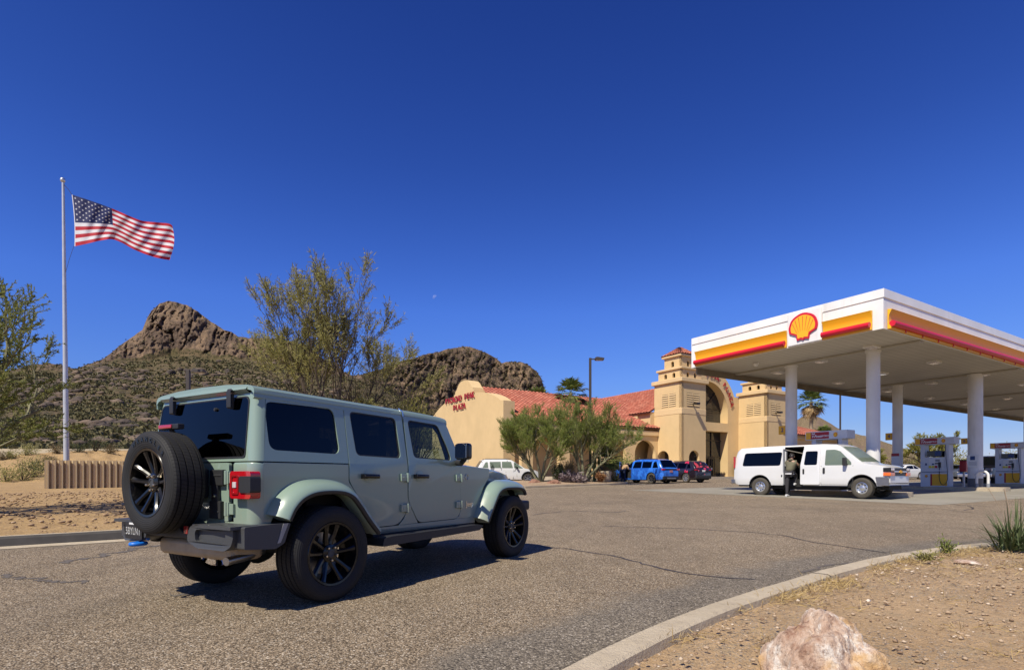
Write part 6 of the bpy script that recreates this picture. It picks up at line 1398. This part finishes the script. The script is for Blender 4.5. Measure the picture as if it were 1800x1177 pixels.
# tall tree behind the near car, and the yellowish brush round its foot
tree('tall_tree','tall airy tree with grey green leaves behind the green car','tree',(-6.2,18.6,Lz(-6.2,18.6)-.1),[(-.20,.1,1.0),(-.08,-.15,1.06),(.06,.15,1.1),(.18,-.1,1.08),(.28,.12,1.0),(.58,-.05,.55),(-.28,-.1,.9)],LEAF_T,BARK_D,14,7.7,.39,40000,.13,.018,levels=3,kids_=7,up=.38,droop=.8,r0=.065,low=.5)
for k,(x,y,h,w_,lm,lab) in enumerate([(-7.9,20.2,4.0,2.6,LEAF_Y,'yellowish bush at the left foot of the tall tree'),(-5.8,20.5,4.3,3.2,LEAF_D,'dry brown bush right under the tall tree'),(-4.1,21.6,4.1,2.6,LEAF_Y,'loose yellow bush at the right foot of the tall tree')]):
    shrub('bush',lab,'bush',(x,y,Lz(x,y)-.1),lm,40+k,h,w_,5200,.16,.022,group='bushes at the foot of the tall tree',nb=40)
# tree at the left edge
tree('desert_tree','green desert tree reaching in from the left edge','tree',(-12.35,11.2,.2),[(.55,.25,1.0),(.3,-.35,.9),(-.2,.2,1),(.75,-.05,.85),(-.5,-.2,.9),(.2,.6,.9)],foliage('mesquite_leaf',(.14,.17,.045),(.22,.24,.065),(.33,.32,.11),.45),BARK_G,5,6.3,.62,48000,.07,.016,levels=3,kids_=5,up=.16,droop=.5,r0=.12,low=.3)
# two green trees in front of the shops
ISZ=lambda x,y:gz(y)+.2
tree('desert_tree','spreading feathery green tree nearer the gable wall','tree',(1.9,37.2,ISZ(0,37.2)),[(-.55,.1,1.0),(-.15,-.25,1.05),(.25,.15,1.0),(-1.0,-.1,.95),(.65,-.1,.9),(-.8,.3,.9)],LEAF_P,BARK_G,21,5.7,.62,48000,.16,.016,levels=3,kids_=7,up=.3,droop=-.7,r0=.11,low=.38,group='green trees in front of the shops')
tree('desert_tree','spreading feathery green tree beside the lamp post','tree',(4.9,38.4,ISZ(0,38.4)),[(-.35,.1,1.0),(.1,-.25,1.1),(.5,.15,1.0),(.62,-.1,1.0),(-.1,.4,.9),(.5,.3,.9)],LEAF_P,BARK_G,33,6.2,.62,48000,.16,.016,levels=3,kids_=7,up=.32,droop=-.7,r0=.11,low=.38,group='green trees in front of the shops')
# palms
palm('small bushy palm on the island beside the blue car',(6.7,40.6,ISZ(0,40.6)),1.5,3,1.5,30,14,.2)
palm('palm crown showing above the wing roof, left of the lamp post',(6.7,63.5,1.3),9.3,8,2.2,30,10,.22,group='palms behind the roof')
palm('smaller palm crown above the wing roof ridge',(3.0,65,1.3),8.9,9,1.9,22,10,.22,group='palms behind the roof')
palm('tall palm right of the second tower with a skirt of dead fronds',(43.6,81,1.4),10.6,4,2.3,32,22,.24,skirt=1.1)
palm('short palm beside the tall palm',(44.6,79.5,1.4),5.4,6,2.0,30,16,.3)
# low planting on the island
shrub('agave_bed','purple grey low succulents below the two green trees','shrub',(3.9,36.2,ISZ(0,36.2)),foliage('purple_succulent',(.08,.05,.06),(.2,.15,.15),(.33,.27,.26),.1),61,.5,1.9,1300,.22,.06,nb=40)
shrub('shrub','dark rounded shrub between the two green trees','shrub',(3.1,37.0,ISZ(0,37)),LEAF_K,62,1.25,1.3,2200,.1,.035,nb=24)
shrub('shrub','tawny dry grass clump behind the dark shrub','shrub',(3.9,38.6,ISZ(0,38.6)),LEAF_D,63,1.3,1.6,1500,.4,.02,nb=26,droop=.05)
shrub('shrub','leafy shrub by the tower arch behind the blue car','shrub',(9.2,47.0,gz(47)),LEAF_P,64,2.5,2.8,3500,.14,.045,nb=26)
shrub('shrub','dark thick shrub beside the small palm','shrub',(8.1,43.8,gz(43)),LEAF_K,65,1.7,2.2,3200,.12,.04,nb=26)
shrub('shrub','reddish clump at the tip of the planted island','shrub',(6.05,37.9,ISZ(0,37.9)),foliage('rust_leaf',(.18,.07,.03),(.3,.14,.06),(.38,.22,.1)),66,.7,.6,600,.16,.05,nb=16)
CACT=mat('cactus_green',(.13,.16,.055),.7,var=.2,vs=6,bump=1,bs=20,bd=.02)
def cactus(label,x,y,H,arms,g='cactuses on the island'):
    T=thing('cactus',label,'cactus',(x,y,ISZ(x,y)),0,g); m=MB()
    def col(pts,r):
        m.tube(pts,[r*.9]+[r]*(len(pts)-2)+[r*.35],14)
    col([(0,0,-.1),(0,0,H*.5),(.01,0,H*.9),(.01,0,H)],.13)
    for a,h0,h1 in arms: col([(0,0,h0),(a*.28,0,h0+.08),(a*.34,0,h0+.35),(a*.34,0,h1-.1),(a*.34,0,h1)],.09)
    m.build('stem',CACT,T,smooth=60); return T
cactus('single columnar cactus left of the lamp post',5.95,40.1,2.3,[]); cactus('branched cactus right of the lamp post',6.55,41.6,1.9,[(1,.5,1.5),(-1,.7,1.7)])
# trees beyond the pumps
tree('desert_tree','airy yellow green tree behind the middle pump','tree',(47.0,62,gz(62)),[(-.4,.1,1.0),(.1,-.25,1.05),(.5,.15,1.0),(-.7,-.1,.9),(.8,.1,.9)],LEAF_Y,BARK_D,51,6.0,.6,11000,.26,.06,levels=3,kids_=5,up=.3,droop=.2,r0=.12,low=.3)
tree('desert_tree','yellow green bush tree seen over the van bonnet','tree',(44.5,70,gz(70)-.3),[(-.4,.1,1.0),(.1,-.25,1.0),(.5,.15,1.0),(.8,-.1,.9),(-.8,.1,.9)],LEAF_Y,BARK_D,52,5.0,.6,8000,.3,.08,levels=2,kids_=6,up=.3,droop=.2,r0=.12,low=.2)
for k,(x,y,h,w_,lab) in enumerate([(52.5,74,2.6,6,'low tawny brush left of the middle pump'),(64,80,3.4,7,'grey green brush far behind the right hand pump'),(57,78,2.8,5,'dull brush behind the white saloon'),(72,80,3.6,8,'brush at the far right edge under the canopy')]):
    shrub('desert_brush',lab,'bush',(x,y,gz(y)-.1),(LEAF_D,LEAF_T,LEAF_Y,LEAF_T)[k],70+k,h,w_,2600,.3,.08,group='brush beyond the filling station',nb=24)
# brush on the earth bank
rg=np.random.default_rng(77); spots=[(20,806,.5,LEAF_T),(45,800,.9,LEAF_T),(100,797,.7,LEAF_D),(138,794,.8,LEAF_K),(168,792,1.3,LEAF_K),(195,797,.6,LEAF_D),(8,808,.6,LEAF_D),(70,826,1.0,LEAF_T),(40,843,1.2,LEAF_T),(58,838,1.0,LEAF_K),(10,846,1.0,LEAF_T),(85,815,.6,LEAF_D)]
def on_left(px,py):
    for D in np.arange(22,52,.1):
        x=(px-900)/F*D
        if YH-(Lz(x,D)-EYE)*F/D<=py: return x,D
    return (px-900)/F*48,48
for k,(px_,py_,h,lm) in enumerate(spots):
    x,y=on_left(px_,py_); shrub('desert_brush',['scrubby brush on the earth bank at the far left','grey brush left of the flagpole on the bank','dry tuft on the bank crest beside the flagpole','dark brush on the bank crest right of the flagpole','wide dark brush on the bank crest near the green car','dry tuft next to the spare wheel on the bank','dry tuft at the left edge of the bank','green brush left of the corrugated screen','low green brush at the foot of the bank','dark brush at the foot of the bank near the screen','green brush at the left edge below the bank','dry tuft on the slope above the corrugated screen'][k],'bush',(x,y,Lz(x,y)-.03),lm,90+k,h,h*2.0,500,.16,.03,group='brush on the earth bank',nb=12)
# strap leaved clump at the right
YUC=foliage('strap_leaf',(.05,.075,.028),(.09,.12,.045),(.16,.19,.09),.15)
T=thing('strap_leaf_plant','dark green strap leaved clump beside the kerb at the right edge','plant',(6.28,7.05,.10))
rg=np.random.default_rng(4); vs=[];fs=[]
for k in range(190):
    a=rg.random()*2*PI; el=.45+1.05*rg.random(); L=.5+.5*rg.random(); w_=.009+.007*rg.random(); q=np.array([rg.normal(0,.07),rg.normal(0,.07),0]); d=np.array([math.cos(a)*math.cos(el),math.sin(a)*math.cos(el),math.sin(el)]); s=np.array([-math.sin(a),math.cos(a),0]); b=len(vs); n=7; bend=.1+.9*rg.random()**2
    for i in range(n+1):
        f=i/n; p=q+d*L*f; p[2]-=L*bend*f**2.4*.7; p[2]=max(p[2],.01); ww=w_*(1-f**1.6)+.0008; vs+=[p-s*ww,p+s*ww]
    for i in range(n): fs.append([b+2*i,b+2*i+1,b+2*i+3,b+2*i+2])
fast_mesh('leaves',np.array(vs),np.array(fs),YUC,T); T.scale=(.82,.82,.80); T.location=(6.45,7.15,.10)
for k in range(3):
    a=[2.6,3.6,1.2][k]; MB().tube([(0,0,0),(math.cos(a)*.12,math.sin(a)*.12,.6),(math.cos(a)*.3,math.sin(a)*.3,1.0)],.004,4).build('flower_stalk',BARK_P,T)
for k,(px,py,h,w_,lm,lab) in enumerate([(1660,985,.16,.34,LEAF_P,'small green weed left of the strap leaved clump'),(1625,1000,.10,.3,LEAF_T,'flat grey green weed near the kerb bend')]):
    x,y=G(px,py); shrub('weed',lab,'weed',(x,y,gz(y)+.1),lm,120+k,h,w_,260,.035,.012,nb=14)
# dry grass along the kerb: nobody could count it
DRYG=foliage('dry_grass',(.36,.25,.1),(.46,.33,.14),(.55,.42,.2),.2)
P=[];D=[]; rg=np.random.default_rng(9)
for k in range(420):
    i=rg.integers(40,170); o_=.22+.25*rg.random()**2+(rg.random()<.25)*rg.random()*1.3; c_=KR[i]-normals2(KR)[i]*o_
    if fbm(np.array([c_[0]*1.6]),np.array([c_[1]*1.6]),3)[0]<.44: continue
    n=26; q=np.zeros((n,3)); q[:,:2]=c_+rg.normal(0,.07,(n,2)); q[:,2]=gz(c_[1])+.085; P.append(q); d=rg.normal(0,1,(n,3)); d[:,2]=np.abs(d[:,2])*.4+.1; D.append(d)
for k in range(50):
    i=rg.integers(60,120); c_=KR[i]+normals2(KR)[i]*.04; n=14; q=np.zeros((n,3)); q[:,:2]=c_+rg.normal(0,.035,(n,2)); q[:,2]=gz(c_[1])+.006; P.append(q); d=rg.normal(0,1,(n,3)); d[:,2]=np.abs(d[:,2])*.3; D.append(d)
vs,fs=leaf_quads(np.vstack(P),np.vstack(D),.085,.0045,rg,.1); tag(fast_mesh('dry_grass',vs,fs,DRYG,None),'straw coloured dry grass and litter along the kerb','grass',kind='stuff')

# scrub over the mountain slope
rg=np.random.default_rng(31)
pts=slope_points(12000,3,760,.02,.97,lambda p,d,x,r: r.random()<.25+1.5*(fbm(np.array([x*.02]),np.array([d*.02]),4)[0]-.3))
pts=np.vstack([pts,slope_points(5000,5,965,.2,2,lambda p,d,x,r: r.random()<(.9 if p>640 else .04),True)])
k=9; P=np.repeat(pts,k,0); sz=np.clip(.35+P[:,1]*.0035,.4,2.2)*np.where(np.arange(len(P))<12000*k,1,.6); P=P+rg.normal(0,.5,P.shape)*sz[:,None]*np.array([1,1,.25]); P[:,2]-=.1
d=rg.normal(0,1,P.shape); d[:,2]=np.abs(d[:,2])+.4; d/=np.linalg.norm(d,axis=1)[:,None]; s_=np.cross(d,rg.normal(0,1,P.shape)); s_/=np.linalg.norm(s_,axis=1)[:,None]; l=sz[:,None]
v=np.stack([P-s_*l*.25,P+s_*l*.25,P+d*l*.6+s_*l*.4,P+d*l,P+d*l*.6-s_*l*.4],1)
tag(fast_mesh('scrub',v.reshape(-1,3),np.arange(len(P)*5).reshape(-1,5),foliage('slope_scrub',(.07,.068,.029),(.125,.112,.047),(.2,.165,.075),.15),None),'olive scrub dotted over the mountain slope','scrub',kind='stuff')
# ================================================================ flag, posts, fence, rock, gravel, moon
GALV=mat('galvanised_pole',(.55,.55,.54),.35,metal=.35,var=.2,vs=3); BRONZEP=mat('dark_bronze_post',(.05,.04,.032),.5,var=.15)
fx,fy=at(117.5,28.4).x,28.4; fz=Lz(fx,fy)
FP=thing('flagpole','tall silver flagpole behind the corrugated screen','flagpole',(fx,fy,fz-.1)); pt=EYE+(YH-321)/F*28.4-fz+.1; ld=-(117.5-111)/F*28.4
m=MB(); m.tube([(ld*t_,0,pt*t_) for t_ in np.linspace(0,1,12)],[.135-.075*t_ for t_ in np.linspace(0,1,12)],18); m.build('pole',GALV,FP,smooth=60)
m=MB(); m.lathe([(0,.13),(.09,.09),(.125,0),(.09,-.09),(.04,-.12)],o=(ld-.02,0,pt+.13),n=18); m.build('ball_finial',ALU,FP,smooth=60)
def fp(px,py,dd=0): return V(((px-900)/F*(28.4+dd),28.4+dd,EYE+(YH-py)/F*(28.4+dd)))
O_=FP.location
m=MB(); m.tube([fp(113,325)-O_,fp(121,334)-O_,fp(126,342)-O_],.012,5); m.tube([fp(130,432)-O_,fp(122,455)-O_,fp(115,480)-O_,fp(116,640)-O_,fp(118.5,770)-O_],.009,5); m.build('halyard',BRONZEP,FP)
FR_=mat('flag_red',(.50,.018,.04),.75,var=.05); FW_=mat('flag_white',(.78,.78,.8),.75,var=.03); FB_=mat('flag_blue',(.018,.025,.11),.75,var=.08)
for m_ in(FR_,FW_,FB_):
    t_=m_.node_tree; b_=t_.nodes['Principled BSDF']; tr=t_.nodes.new('ShaderNodeBsdfTranslucent'); mx=t_.nodes.new('ShaderNodeMixShader'); mx.inputs[0].default_value=.3
    t_.links.new(b_.inputs['Base Color'].links[0].from_socket,tr.inputs[0]); t_.links.new(b_.outputs[0],mx.inputs[1]); t_.links.new(tr.outputs[0],mx.inputs[2]); t_.links.new(mx.outputs[0],t_.nodes['Material Output'].inputs[0])
topc=spline([(126,342),(160,353),(197,366.5),(226,379),(250,388),(278,391),(297,393),(303,397)],101); botc=spline([(131,433),(150,429),(176,423),(197,420.5),(215,427),(235,438),(262,449),(285,455),(298,457)],101)
def fcl(u,v,o_=0):
    i=u*100; k=min(99,int(i)); f=i-k; a=topc[k]*(1-f)+topc[k+1]*f; b=botc[k]*(1-f)+botc[k+1]*f; p=a*(1-v)+b*v
    p=p+np.array([math.sin(PI*v)*(5.5*u**6)-2.0*math.sin(PI*v)*(1-u)**5*-1,0]); 
    dd=.42*math.sin(u*8.5-v*2.2+.6)*min(1,u*2.2)+.13*math.sin(u*19-v*5)*u+.05*math.sin(u*44+v*9)*min(1,u*3)
    q=fp(p[0],p[1],dd); q.y+=o_; return q
m=MB(); NU,NV=120,52
pts=[[fcl(i/NU,j/NV) for i in range(NU+1)] for j in range(NV+1)]
flat=[p for r in pts for p in r]; fs=[];mi=[]
for j in range(NV):
    for i in range(NU):
        fs.append((j*(NU+1)+i,j*(NU+1)+i+1,(j+1)*(NU+1)+i+1,(j+1)*(NU+1)+i)); st=int(j/NV*13)
        mi.append(2 if (i/NU<.40 and st<7) else (0 if st%2==0 else 1))
        if i<1: mi[-1]=1
m.v=[tuple(p) for p in flat]; m.f=fs; m.m=mi
for r in range(9):
    for c in range(6 if r%2==0 else 5):
        u0=.40*((2*c+1 if r%2==0 else 2*c+2)/12); v0=7/13*((r+1)/10)
        for o_ in(-.012,.012):
            ring=[fcl(min(1,max(0,u0+(.0125 if k%2==0 else .0052)*math.sin(2*PI*k/10))),max(0,v0-(.024 if k%2==0 else .0098)*math.cos(2*PI*k/10)),o_) for k in range(10)]
            ctr=fcl(u0,v0,o_); b=len(m.v); m.v+=[tuple(ctr)]+[tuple(q) for q in ring]
            for k in range(10): m.f.append((b,b+1+k,b+1+(k+1)%10)); m.m.append(1)
fl=m.build('flag',[FR_,FW_,FB_],None,smooth=180,recalc=False); tag(fl,'waving flag with red and white stripes and a starred blue corner','flag')
# corrugated screen
RUST=mat('tan_corrugated_steel',(.50,.385,.225),.6,var=.12,vs=2,bump=.3,bs=30,bd=.004); RUST2=mat('tan_steel_post',(.56,.44,.26),.6,var=.1)
sx,sy=at(78,26.3).x,26.3; ex,ey=at(262,29.0).x,29.0; L_=math.hypot(ex-sx,ey-sy)
SN=thing('corrugated_screen','tan corrugated steel screen standing below the flagpole','fence',(sx,sy,Lz(sx,sy)-.06),math.atan2(ey-sy,ex-sx))
top_=EYE+(YH-808)/F*26.3-SN.location.z; prof=[]; x=0; pitch=.265
while x<L_: prof+=[(x,0),(x+.115,0),(x+.15,.11),(x+.225,.11)]; x+=pitch
m=MB(); dz=lambda x_:(gz(sy+(ey-sy)*x_/L_)-gz(sy))
m.grid([[(a,b,h if h else dz(a)*.8) for a,b in prof] for h in(0,top_)]); m.grid([[(a,b+.012,h if h else dz(a)*.8) for a,b in prof] for h in(0,top_)]); m.build('sheet',RUST,SN,smooth=0,recalc=False)
for x_ in np.arange(.13,L_-.1,pitch): 
    if len(kids(SN))<24: MB().bx(x_-.022,x_+.022,-.055,-.004,dz(x_)*.8,top_+.015).build('rib',RUST2,SN)
# low pale wall on the bank
m=MB(); wl=thing('low_wall','low cream wall along the top of the earth bank','wall',(-45,50.5,3.0)); n=60; rows=[]
for o_ in((0,-.6),(0,.62),(.25,.62),(.25,-.6)): rows.append([(x,o_[0]+.6*math.sin(x*.05),o_[1]+.12*math.sin(x*.11)*0+.0) for x in np.linspace(-10,41,n)])
m.grid([rows[0],rows[1],rows[2],rows[3]]); m.build('wall_body',mat('cream_block',(.52,.43,.29),.9,var=.12,vs=1.5),wl,smooth=20)
# lamp posts
def lamp(label,px,D,ytop,base,arm=1,heads=1,w_=.17):
    x=(px-900)/F*D; z0=gz(D) if base is None else base; h=EYE+(YH-ytop)/F*D-z0; T=thing('lamp_post',label,'street lamp',(x,D,z0),0,'lamp posts')
    m=MB(); m.bx(-w_/2,w_/2,-w_/2,w_/2,0,h); m.build('post',BRONZEP,T,bevel=.01); MB().bx(-w_,w_,-w_,w_,-.1,.35).build('post_base',KERB,T,bevel=.02)
    for k in range(heads):
        s=arm*(1 if k==0 else -1); m=MB(); m.box((s*.25,0,h-.08),(.5,.08,.08)); m.build('arm',BRONZEP,T)
        m=MB(); m.plate([(s*.35,h-.16),(s*.98,h-.16),(s*1.0,h-.02),(s*.5,h+.06),(s*.35,h+.02)],fn=lambda a,b:V((a,-.22,b)),th=(0,.44,0)); HD=m.build('lamp_head',BRONZEP,T,bevel=.015); MB().box((s*.67,0,h-.165),(.5,.34,.02)).build('lamp_lens',CLEARL,HD)
    return T
lamp('tall dark lamp post rising through the two green trees',1037.5,40.5,629,None)
lamp('lamp post under the far edge of the canopy',1477,75,689,None,1)
lamp('lamp post on the slope just above the green car roof',331,34,650,.6,1,w_=.2)
# planter pot on the island
T=thing('planter_pot','pale round planter pot by the cactus','planter',(6.55,39.2,ISZ(0,39.2)-.02)); MB().lathe([(0,0),(.36,0),(.42,.1),(.46,.72),(.40,.74),(.38,.66),(0,.66)],n=24).build('pot',KERB,T,smooth=40); MB().lathe([(0,.67),(.37,.66)],n=20).build('potting_soil',DARK,T)
# bins by the shop door and between pumps
c_=PB+V((UX[0],UX[1],0))*13.9+V((VX[0],VX[1],0))*3.2; T=thing('litter_bin','dark square litter bin right of the shop entrance','bin',(c_.x,c_.y,BZ-.02),math.atan2(UX[1],UX[0])); MB().bx(-.4,.4,-.4,.4,0,1.25).build('bin_body',DARK,T,bevel=.04); MB().bx(-.43,.43,-.43,.43,1.25,1.4).build('bin_lid',BRONZE,T,bevel=.03)
c_=V((23.98,29.5)); T=thing('waste_bin','small red box on a white post behind the thick column','bin',(c_.x,c_.y,gz(c_.y)+.15),math.atan2(UX[1],UX[0])); MB().bx(-.04,.04,-.04,.04,0,.8).build('post',COLW,T); MB().bx(-.15,.15,-.15,.15,.8,1.38).build('bin_body',SIGNR,T,bevel=.03); MB().bx(-.16,.16,-.16,.16,1.38,1.43).build('bin_lid',DARK,T,bevel=.01)
c_=base_b+du+dv; T=thing('column_poster','small red and white poster on the narrow far column','poster',(c_.x-UX[0]*.27,c_.y-UX[1]*.27,gz(c_.y)+1.35),math.atan2(UX[1],UX[0])); MB().bx(-.01,.01,-.2,.2,0,.62).build('poster_board',PLATEW,T); MB().bx(-.014,-.011,-.2,.2,.46,.62).build('poster_header',SIGNR,T)
# rocks
from mathutils import noise as mn
t=NT('pink_quartz_rock'); n1=t.noise(4.2,8,.72,stretch=(1.2,1,.5)); n2=t.noise(13,7,.78)
c=t.ramp(n1,[(.36,(.30,.16,.10)),(.44,(.52,.36,.26)),(.5,(.62,.47,.36)),(.55,(.80,.73,.64)),(.6,(.60,.43,.32)),(.66,(.76,.67,.56)),(.75,(.42,.25,.16))]); c=t.mix(t.ramp(t.noise(2.6,5,.6),[(.5,0),(.6,.8)]),c,(.60,.36,.13)); c=t.mix(t.ramp(n2,[(.34,.75),(.46,0)]),c,(.13,.06,.04))
t.base(c).set(rough=.85); t.bump(t.math('ADD',n2,t.math('MULTIPLY',t.noise(38,6,.75),.5)),.03,.9); ROCK=t.m
def rock(name,label,loc,dims,seed,prof,rz=0,m_=None,sub=5,cat='rock'):
    bm=bmesh.new(); bmesh.ops.create_icosphere(bm,subdivisions=sub,radius=1)
    for v in bm.verts:
        p=v.co.copy(); q=p*1.0
        n_=mn.noise(p*1.3+V((seed,0,0)))*.32+mn.noise(p*2.9+V((0,seed,0)))*.16; c1=mn.voronoi(p*1.7+V((seed,seed,0)))[0]; n_+=(c1[1]-c1[0])*.22
        c2=mn.voronoi(p*4.2+V((seed,0,seed)))[0]; n_+=(c2[1]-c2[0])*.11+mn.noise(p*9)*.035+mn.noise(p*23)*.018; c3=mn.voronoi(p*11+V((seed,0,0)))[0]; n_+=(c3[1]-c3[0])*.03
        q=q*(1+n_); q=prof(q); v.co=V((q.x*dims[0],q.y*dims[1],q.z*dims[2]))
    me=bpy.data.meshes.new(name); bm.to_mesh(me); bm.free(); me.materials.append(m_ or ROCK); me.polygons.foreach_set('use_smooth',[True]*len(me.polygons)); me.set_sharp_from_angle(angle=R(24))
    o=bpy.data.objects.new(name,me); COL.objects.link(o); o.location=loc; o.rotation_euler=(0,0,rz); return tag(o,label,cat)
def shp(q):
    z=q.z; k=1-.30*max(0,z); z=z*(1-.13*max(0,z)); x=q.x*k+.02+(.06*z if z>0 else 0); 
    if x<0 and z>0: x*=1-.22*z
    return V((x-.10*max(0,z),q.y*k,z))
x,y=(1452-900)/F*2.75,2.75
rock('boulder','pinkish white boulder in the foreground soil','%s'and(x,y,.07),(.275,.25,.325),3.3,shp,.2,None,6)
for k,(px,py,s_,lab) in enumerate([(905,850,.32,'rust brown rock by the front wheel of the white car'),(870,848,.36,'brown rock beside the tree at the island tip'),(1700,1002,.1,'flat pale stone below the strap leaved clump')]):
    if k<2: x,y=(px-900+70)/F*34.5,34.5+k*.8; z=ISZ(0,y)
    else: x,y=G(px,py); z=gz(y)+.09
    rock('rock',lab,(x,y,z),(s_*1.2,s_*.9,s_*.6 if k<2 else s_*.25),7+k,lambda q:q,k,mat('brown_rock',(.25,.13,.085),.9,var=.3) if k==0 else (bpy.data.materials['brown_rock'] if k==1 else ROCK),3)
# loose stones in the soil
def gravel(name,label,pts,smin,smax,seed,m_):
    rg=np.random.default_rng(seed); ico=[(0,0,1),(.894,0,.447),(.276,.851,.447),(-.724,.526,.447),(-.724,-.526,.447),(.276,-.851,.447),(.724,.526,-.447),(-.276,.851,-.447),(-.894,0,-.447),(-.276,-.851,-.447),(.724,-.526,-.447),(0,0,-1)]
    fc=np.array([(0,1,2),(0,2,3),(0,3,4),(0,4,5),(0,5,1),(1,6,2),(2,7,3),(3,8,4),(4,9,5),(5,10,1),(2,6,7),(3,7,8),(4,8,9),(5,9,10),(1,10,6),(11,7,6),(11,8,7),(11,9,8),(11,10,9),(11,6,10)])
    ico=np.array(ico); n=len(pts); s=smin+(smax-smin)*rg.random(n)**3; v=ico[None]*(1+rg.normal(0,.22,(n,12,1)))*s[:,None,None]*np.array([1,1,.6]); a=rg.random(n)*2*PI; ca,sa=np.cos(a)[:,None],np.sin(a)[:,None]
    vx_=v[...,0]*ca*1.3-v[...,1]*sa; vy_=v[...,0]*sa*1.3+v[...,1]*ca; v=np.stack([vx_,vy_,v[...,2]],-1)+np.array(pts)[:,None,:]
    return tag(fast_mesh(name,v.reshape(-1,3),(fc[None]+12*np.arange(n)[:,None,None]).reshape(-1,3),m_,None),label,'gravel',kind='stuff')
t=NT('loose_stones'); g_=t.nd('ShaderNodeNewGeometry'); t.base(t.ramp(g_.outputs['Random Per Island'],[(0,(.2,.125,.075)),(.4,(.36,.255,.16)),(.9,(.46,.35,.24)),(1,(.68,.58,.46))])).set(rough=.9); STN=t.m
t=NT('red_brown_stones'); g_=t.nd('ShaderNodeNewGeometry'); t.base(t.ramp(g_.outputs['Random Per Island'],[(0,(.2,.125,.07)),(.5,(.33,.215,.12)),(1,(.46,.33,.2))])).set(rough=.9); STN2=t.m
rg=np.random.default_rng(2); pts=[]; nn_=normals2(KR)
while len(pts)<14000:
    i=rg.integers(30,160); o_=.22+rg.random()**1.3*3.6; c_=KR[i]-nn_[i]*o_
    if fbm(np.array([c_[0]*.9]),np.array([c_[1]*.9]),3)[0]+.3*rg.random()<.5: continue
    c_=c_+rg.normal(0,.12,2); dk_=np.min(np.hypot(*(KR[20:170]-c_).T)); 
    if dk_<.24: continue
    pts.append((*c_,gz(c_[1])+.092+.004*rg.random()))
gravel('gravel','small loose stones scattered over the foreground soil',pts,.0035,.016,1,STN)
pts=[]
while len(pts)<9000:
    i=rg.integers(30,150); r_=.1+rg.random()*17; c_=KL[i]+normals2(KL)[i]*.54+np.array([-.52,.854])*r_+rg.normal(0,.3,2)
    if np.min(np.hypot(*(KL[:160]-c_).T))<.62: continue
    pts.append((*c_,gz(c_[1])+.14+float(bank(np.array(c_[0]),np.array(c_[1])))+.05*min(1,r_/4)+.03))
gravel('gravel','brown stones strewn over the ground between kerb and screen',pts,.008,.05,5,STN2)
# the moon in the daytime sky
t=NT('pale_day_moon'); tr=t.nd('ShaderNodeBsdfTransparent'); t.base((.7,.7,.7)).set(rough=1); mx=t.nd('ShaderNodeMixShader'); t.l(t.ramp(t.noise(.04,3),[(.4,.06),(.65,.18)]),mx.inputs[0]); t.l(tr.outputs[0],mx.inputs[1]); t.l(t.b.outputs[0],mx.inputs[2]); t.l(mx.outputs[0],t.out.inputs[0])
Dm=9000.; mr=4.6/F*Dm; mc=V(((765-900)/F*Dm,Dm,EYE+(YH-523)/F*Dm)); vw=mc.normalized(); lit=V((-.75,0,.66)); lit=(lit-vw*lit.dot(vw)).normalized(); oth=vw.cross(lit)
m=MB(); rows=[[mc+(oth*math.sin(th)+lit*math.cos(th)*k)*mr-vw*mr*math.sqrt(max(0,1-math.sin(th)**2-(math.cos(th)*k)**2)) for th in np.linspace(-PI/2,PI/2,20)] for k in np.linspace(.05,1,8)]
m.grid(rows); tag(m.build('moon',t.m,None,smooth=180),'faint half moon in the blue sky','moon')

# dark boulders and outcrops breaking through the slope
pts=slope_points(2600,8,1120,.08,.98,lambda p,d,x,r: fbm(np.array([x*.013+d*.006]),np.array([d*.009]),5,.6)[0]+.05*r.normal()>.585)
rg=np.random.default_rng(6); n=len(pts); sc=(pts[:,1]*.0035+.6)*(.35+1.3*rg.random(n)**2)
t=NT('outcrop_stone'); g_=t.nd('ShaderNodeNewGeometry'); c=t.mix(1,t.ramp(g_.outputs['Random Per Island'],[(0,(.06,.046,.038)),(.6,(.115,.082,.06)),(1,(.19,.135,.09))]),t.ramp(t.noise(.5,4),[(.3,.7),(.7,1.2)]),'MULTIPLY'); t.base(c).set(rough=.95); t.bump(t.noise(.8,5),.8,.8)
o=gravel('outcrop_rocks','dark boulders and outcrops on the mountain slope',[(0,0,0)]*n,1,1,12,t.m)
co_=np.empty(len(o.data.vertices)*3,np.float32); o.data.vertices.foreach_get('co',co_); co_=co_.reshape(n,12,3)*sc[:,None,None]*np.array([1.25,1,1.25])+pts[:,None,:]; o.data.vertices.foreach_set('co',co_.ravel().astype(np.float32)); o.data.update()
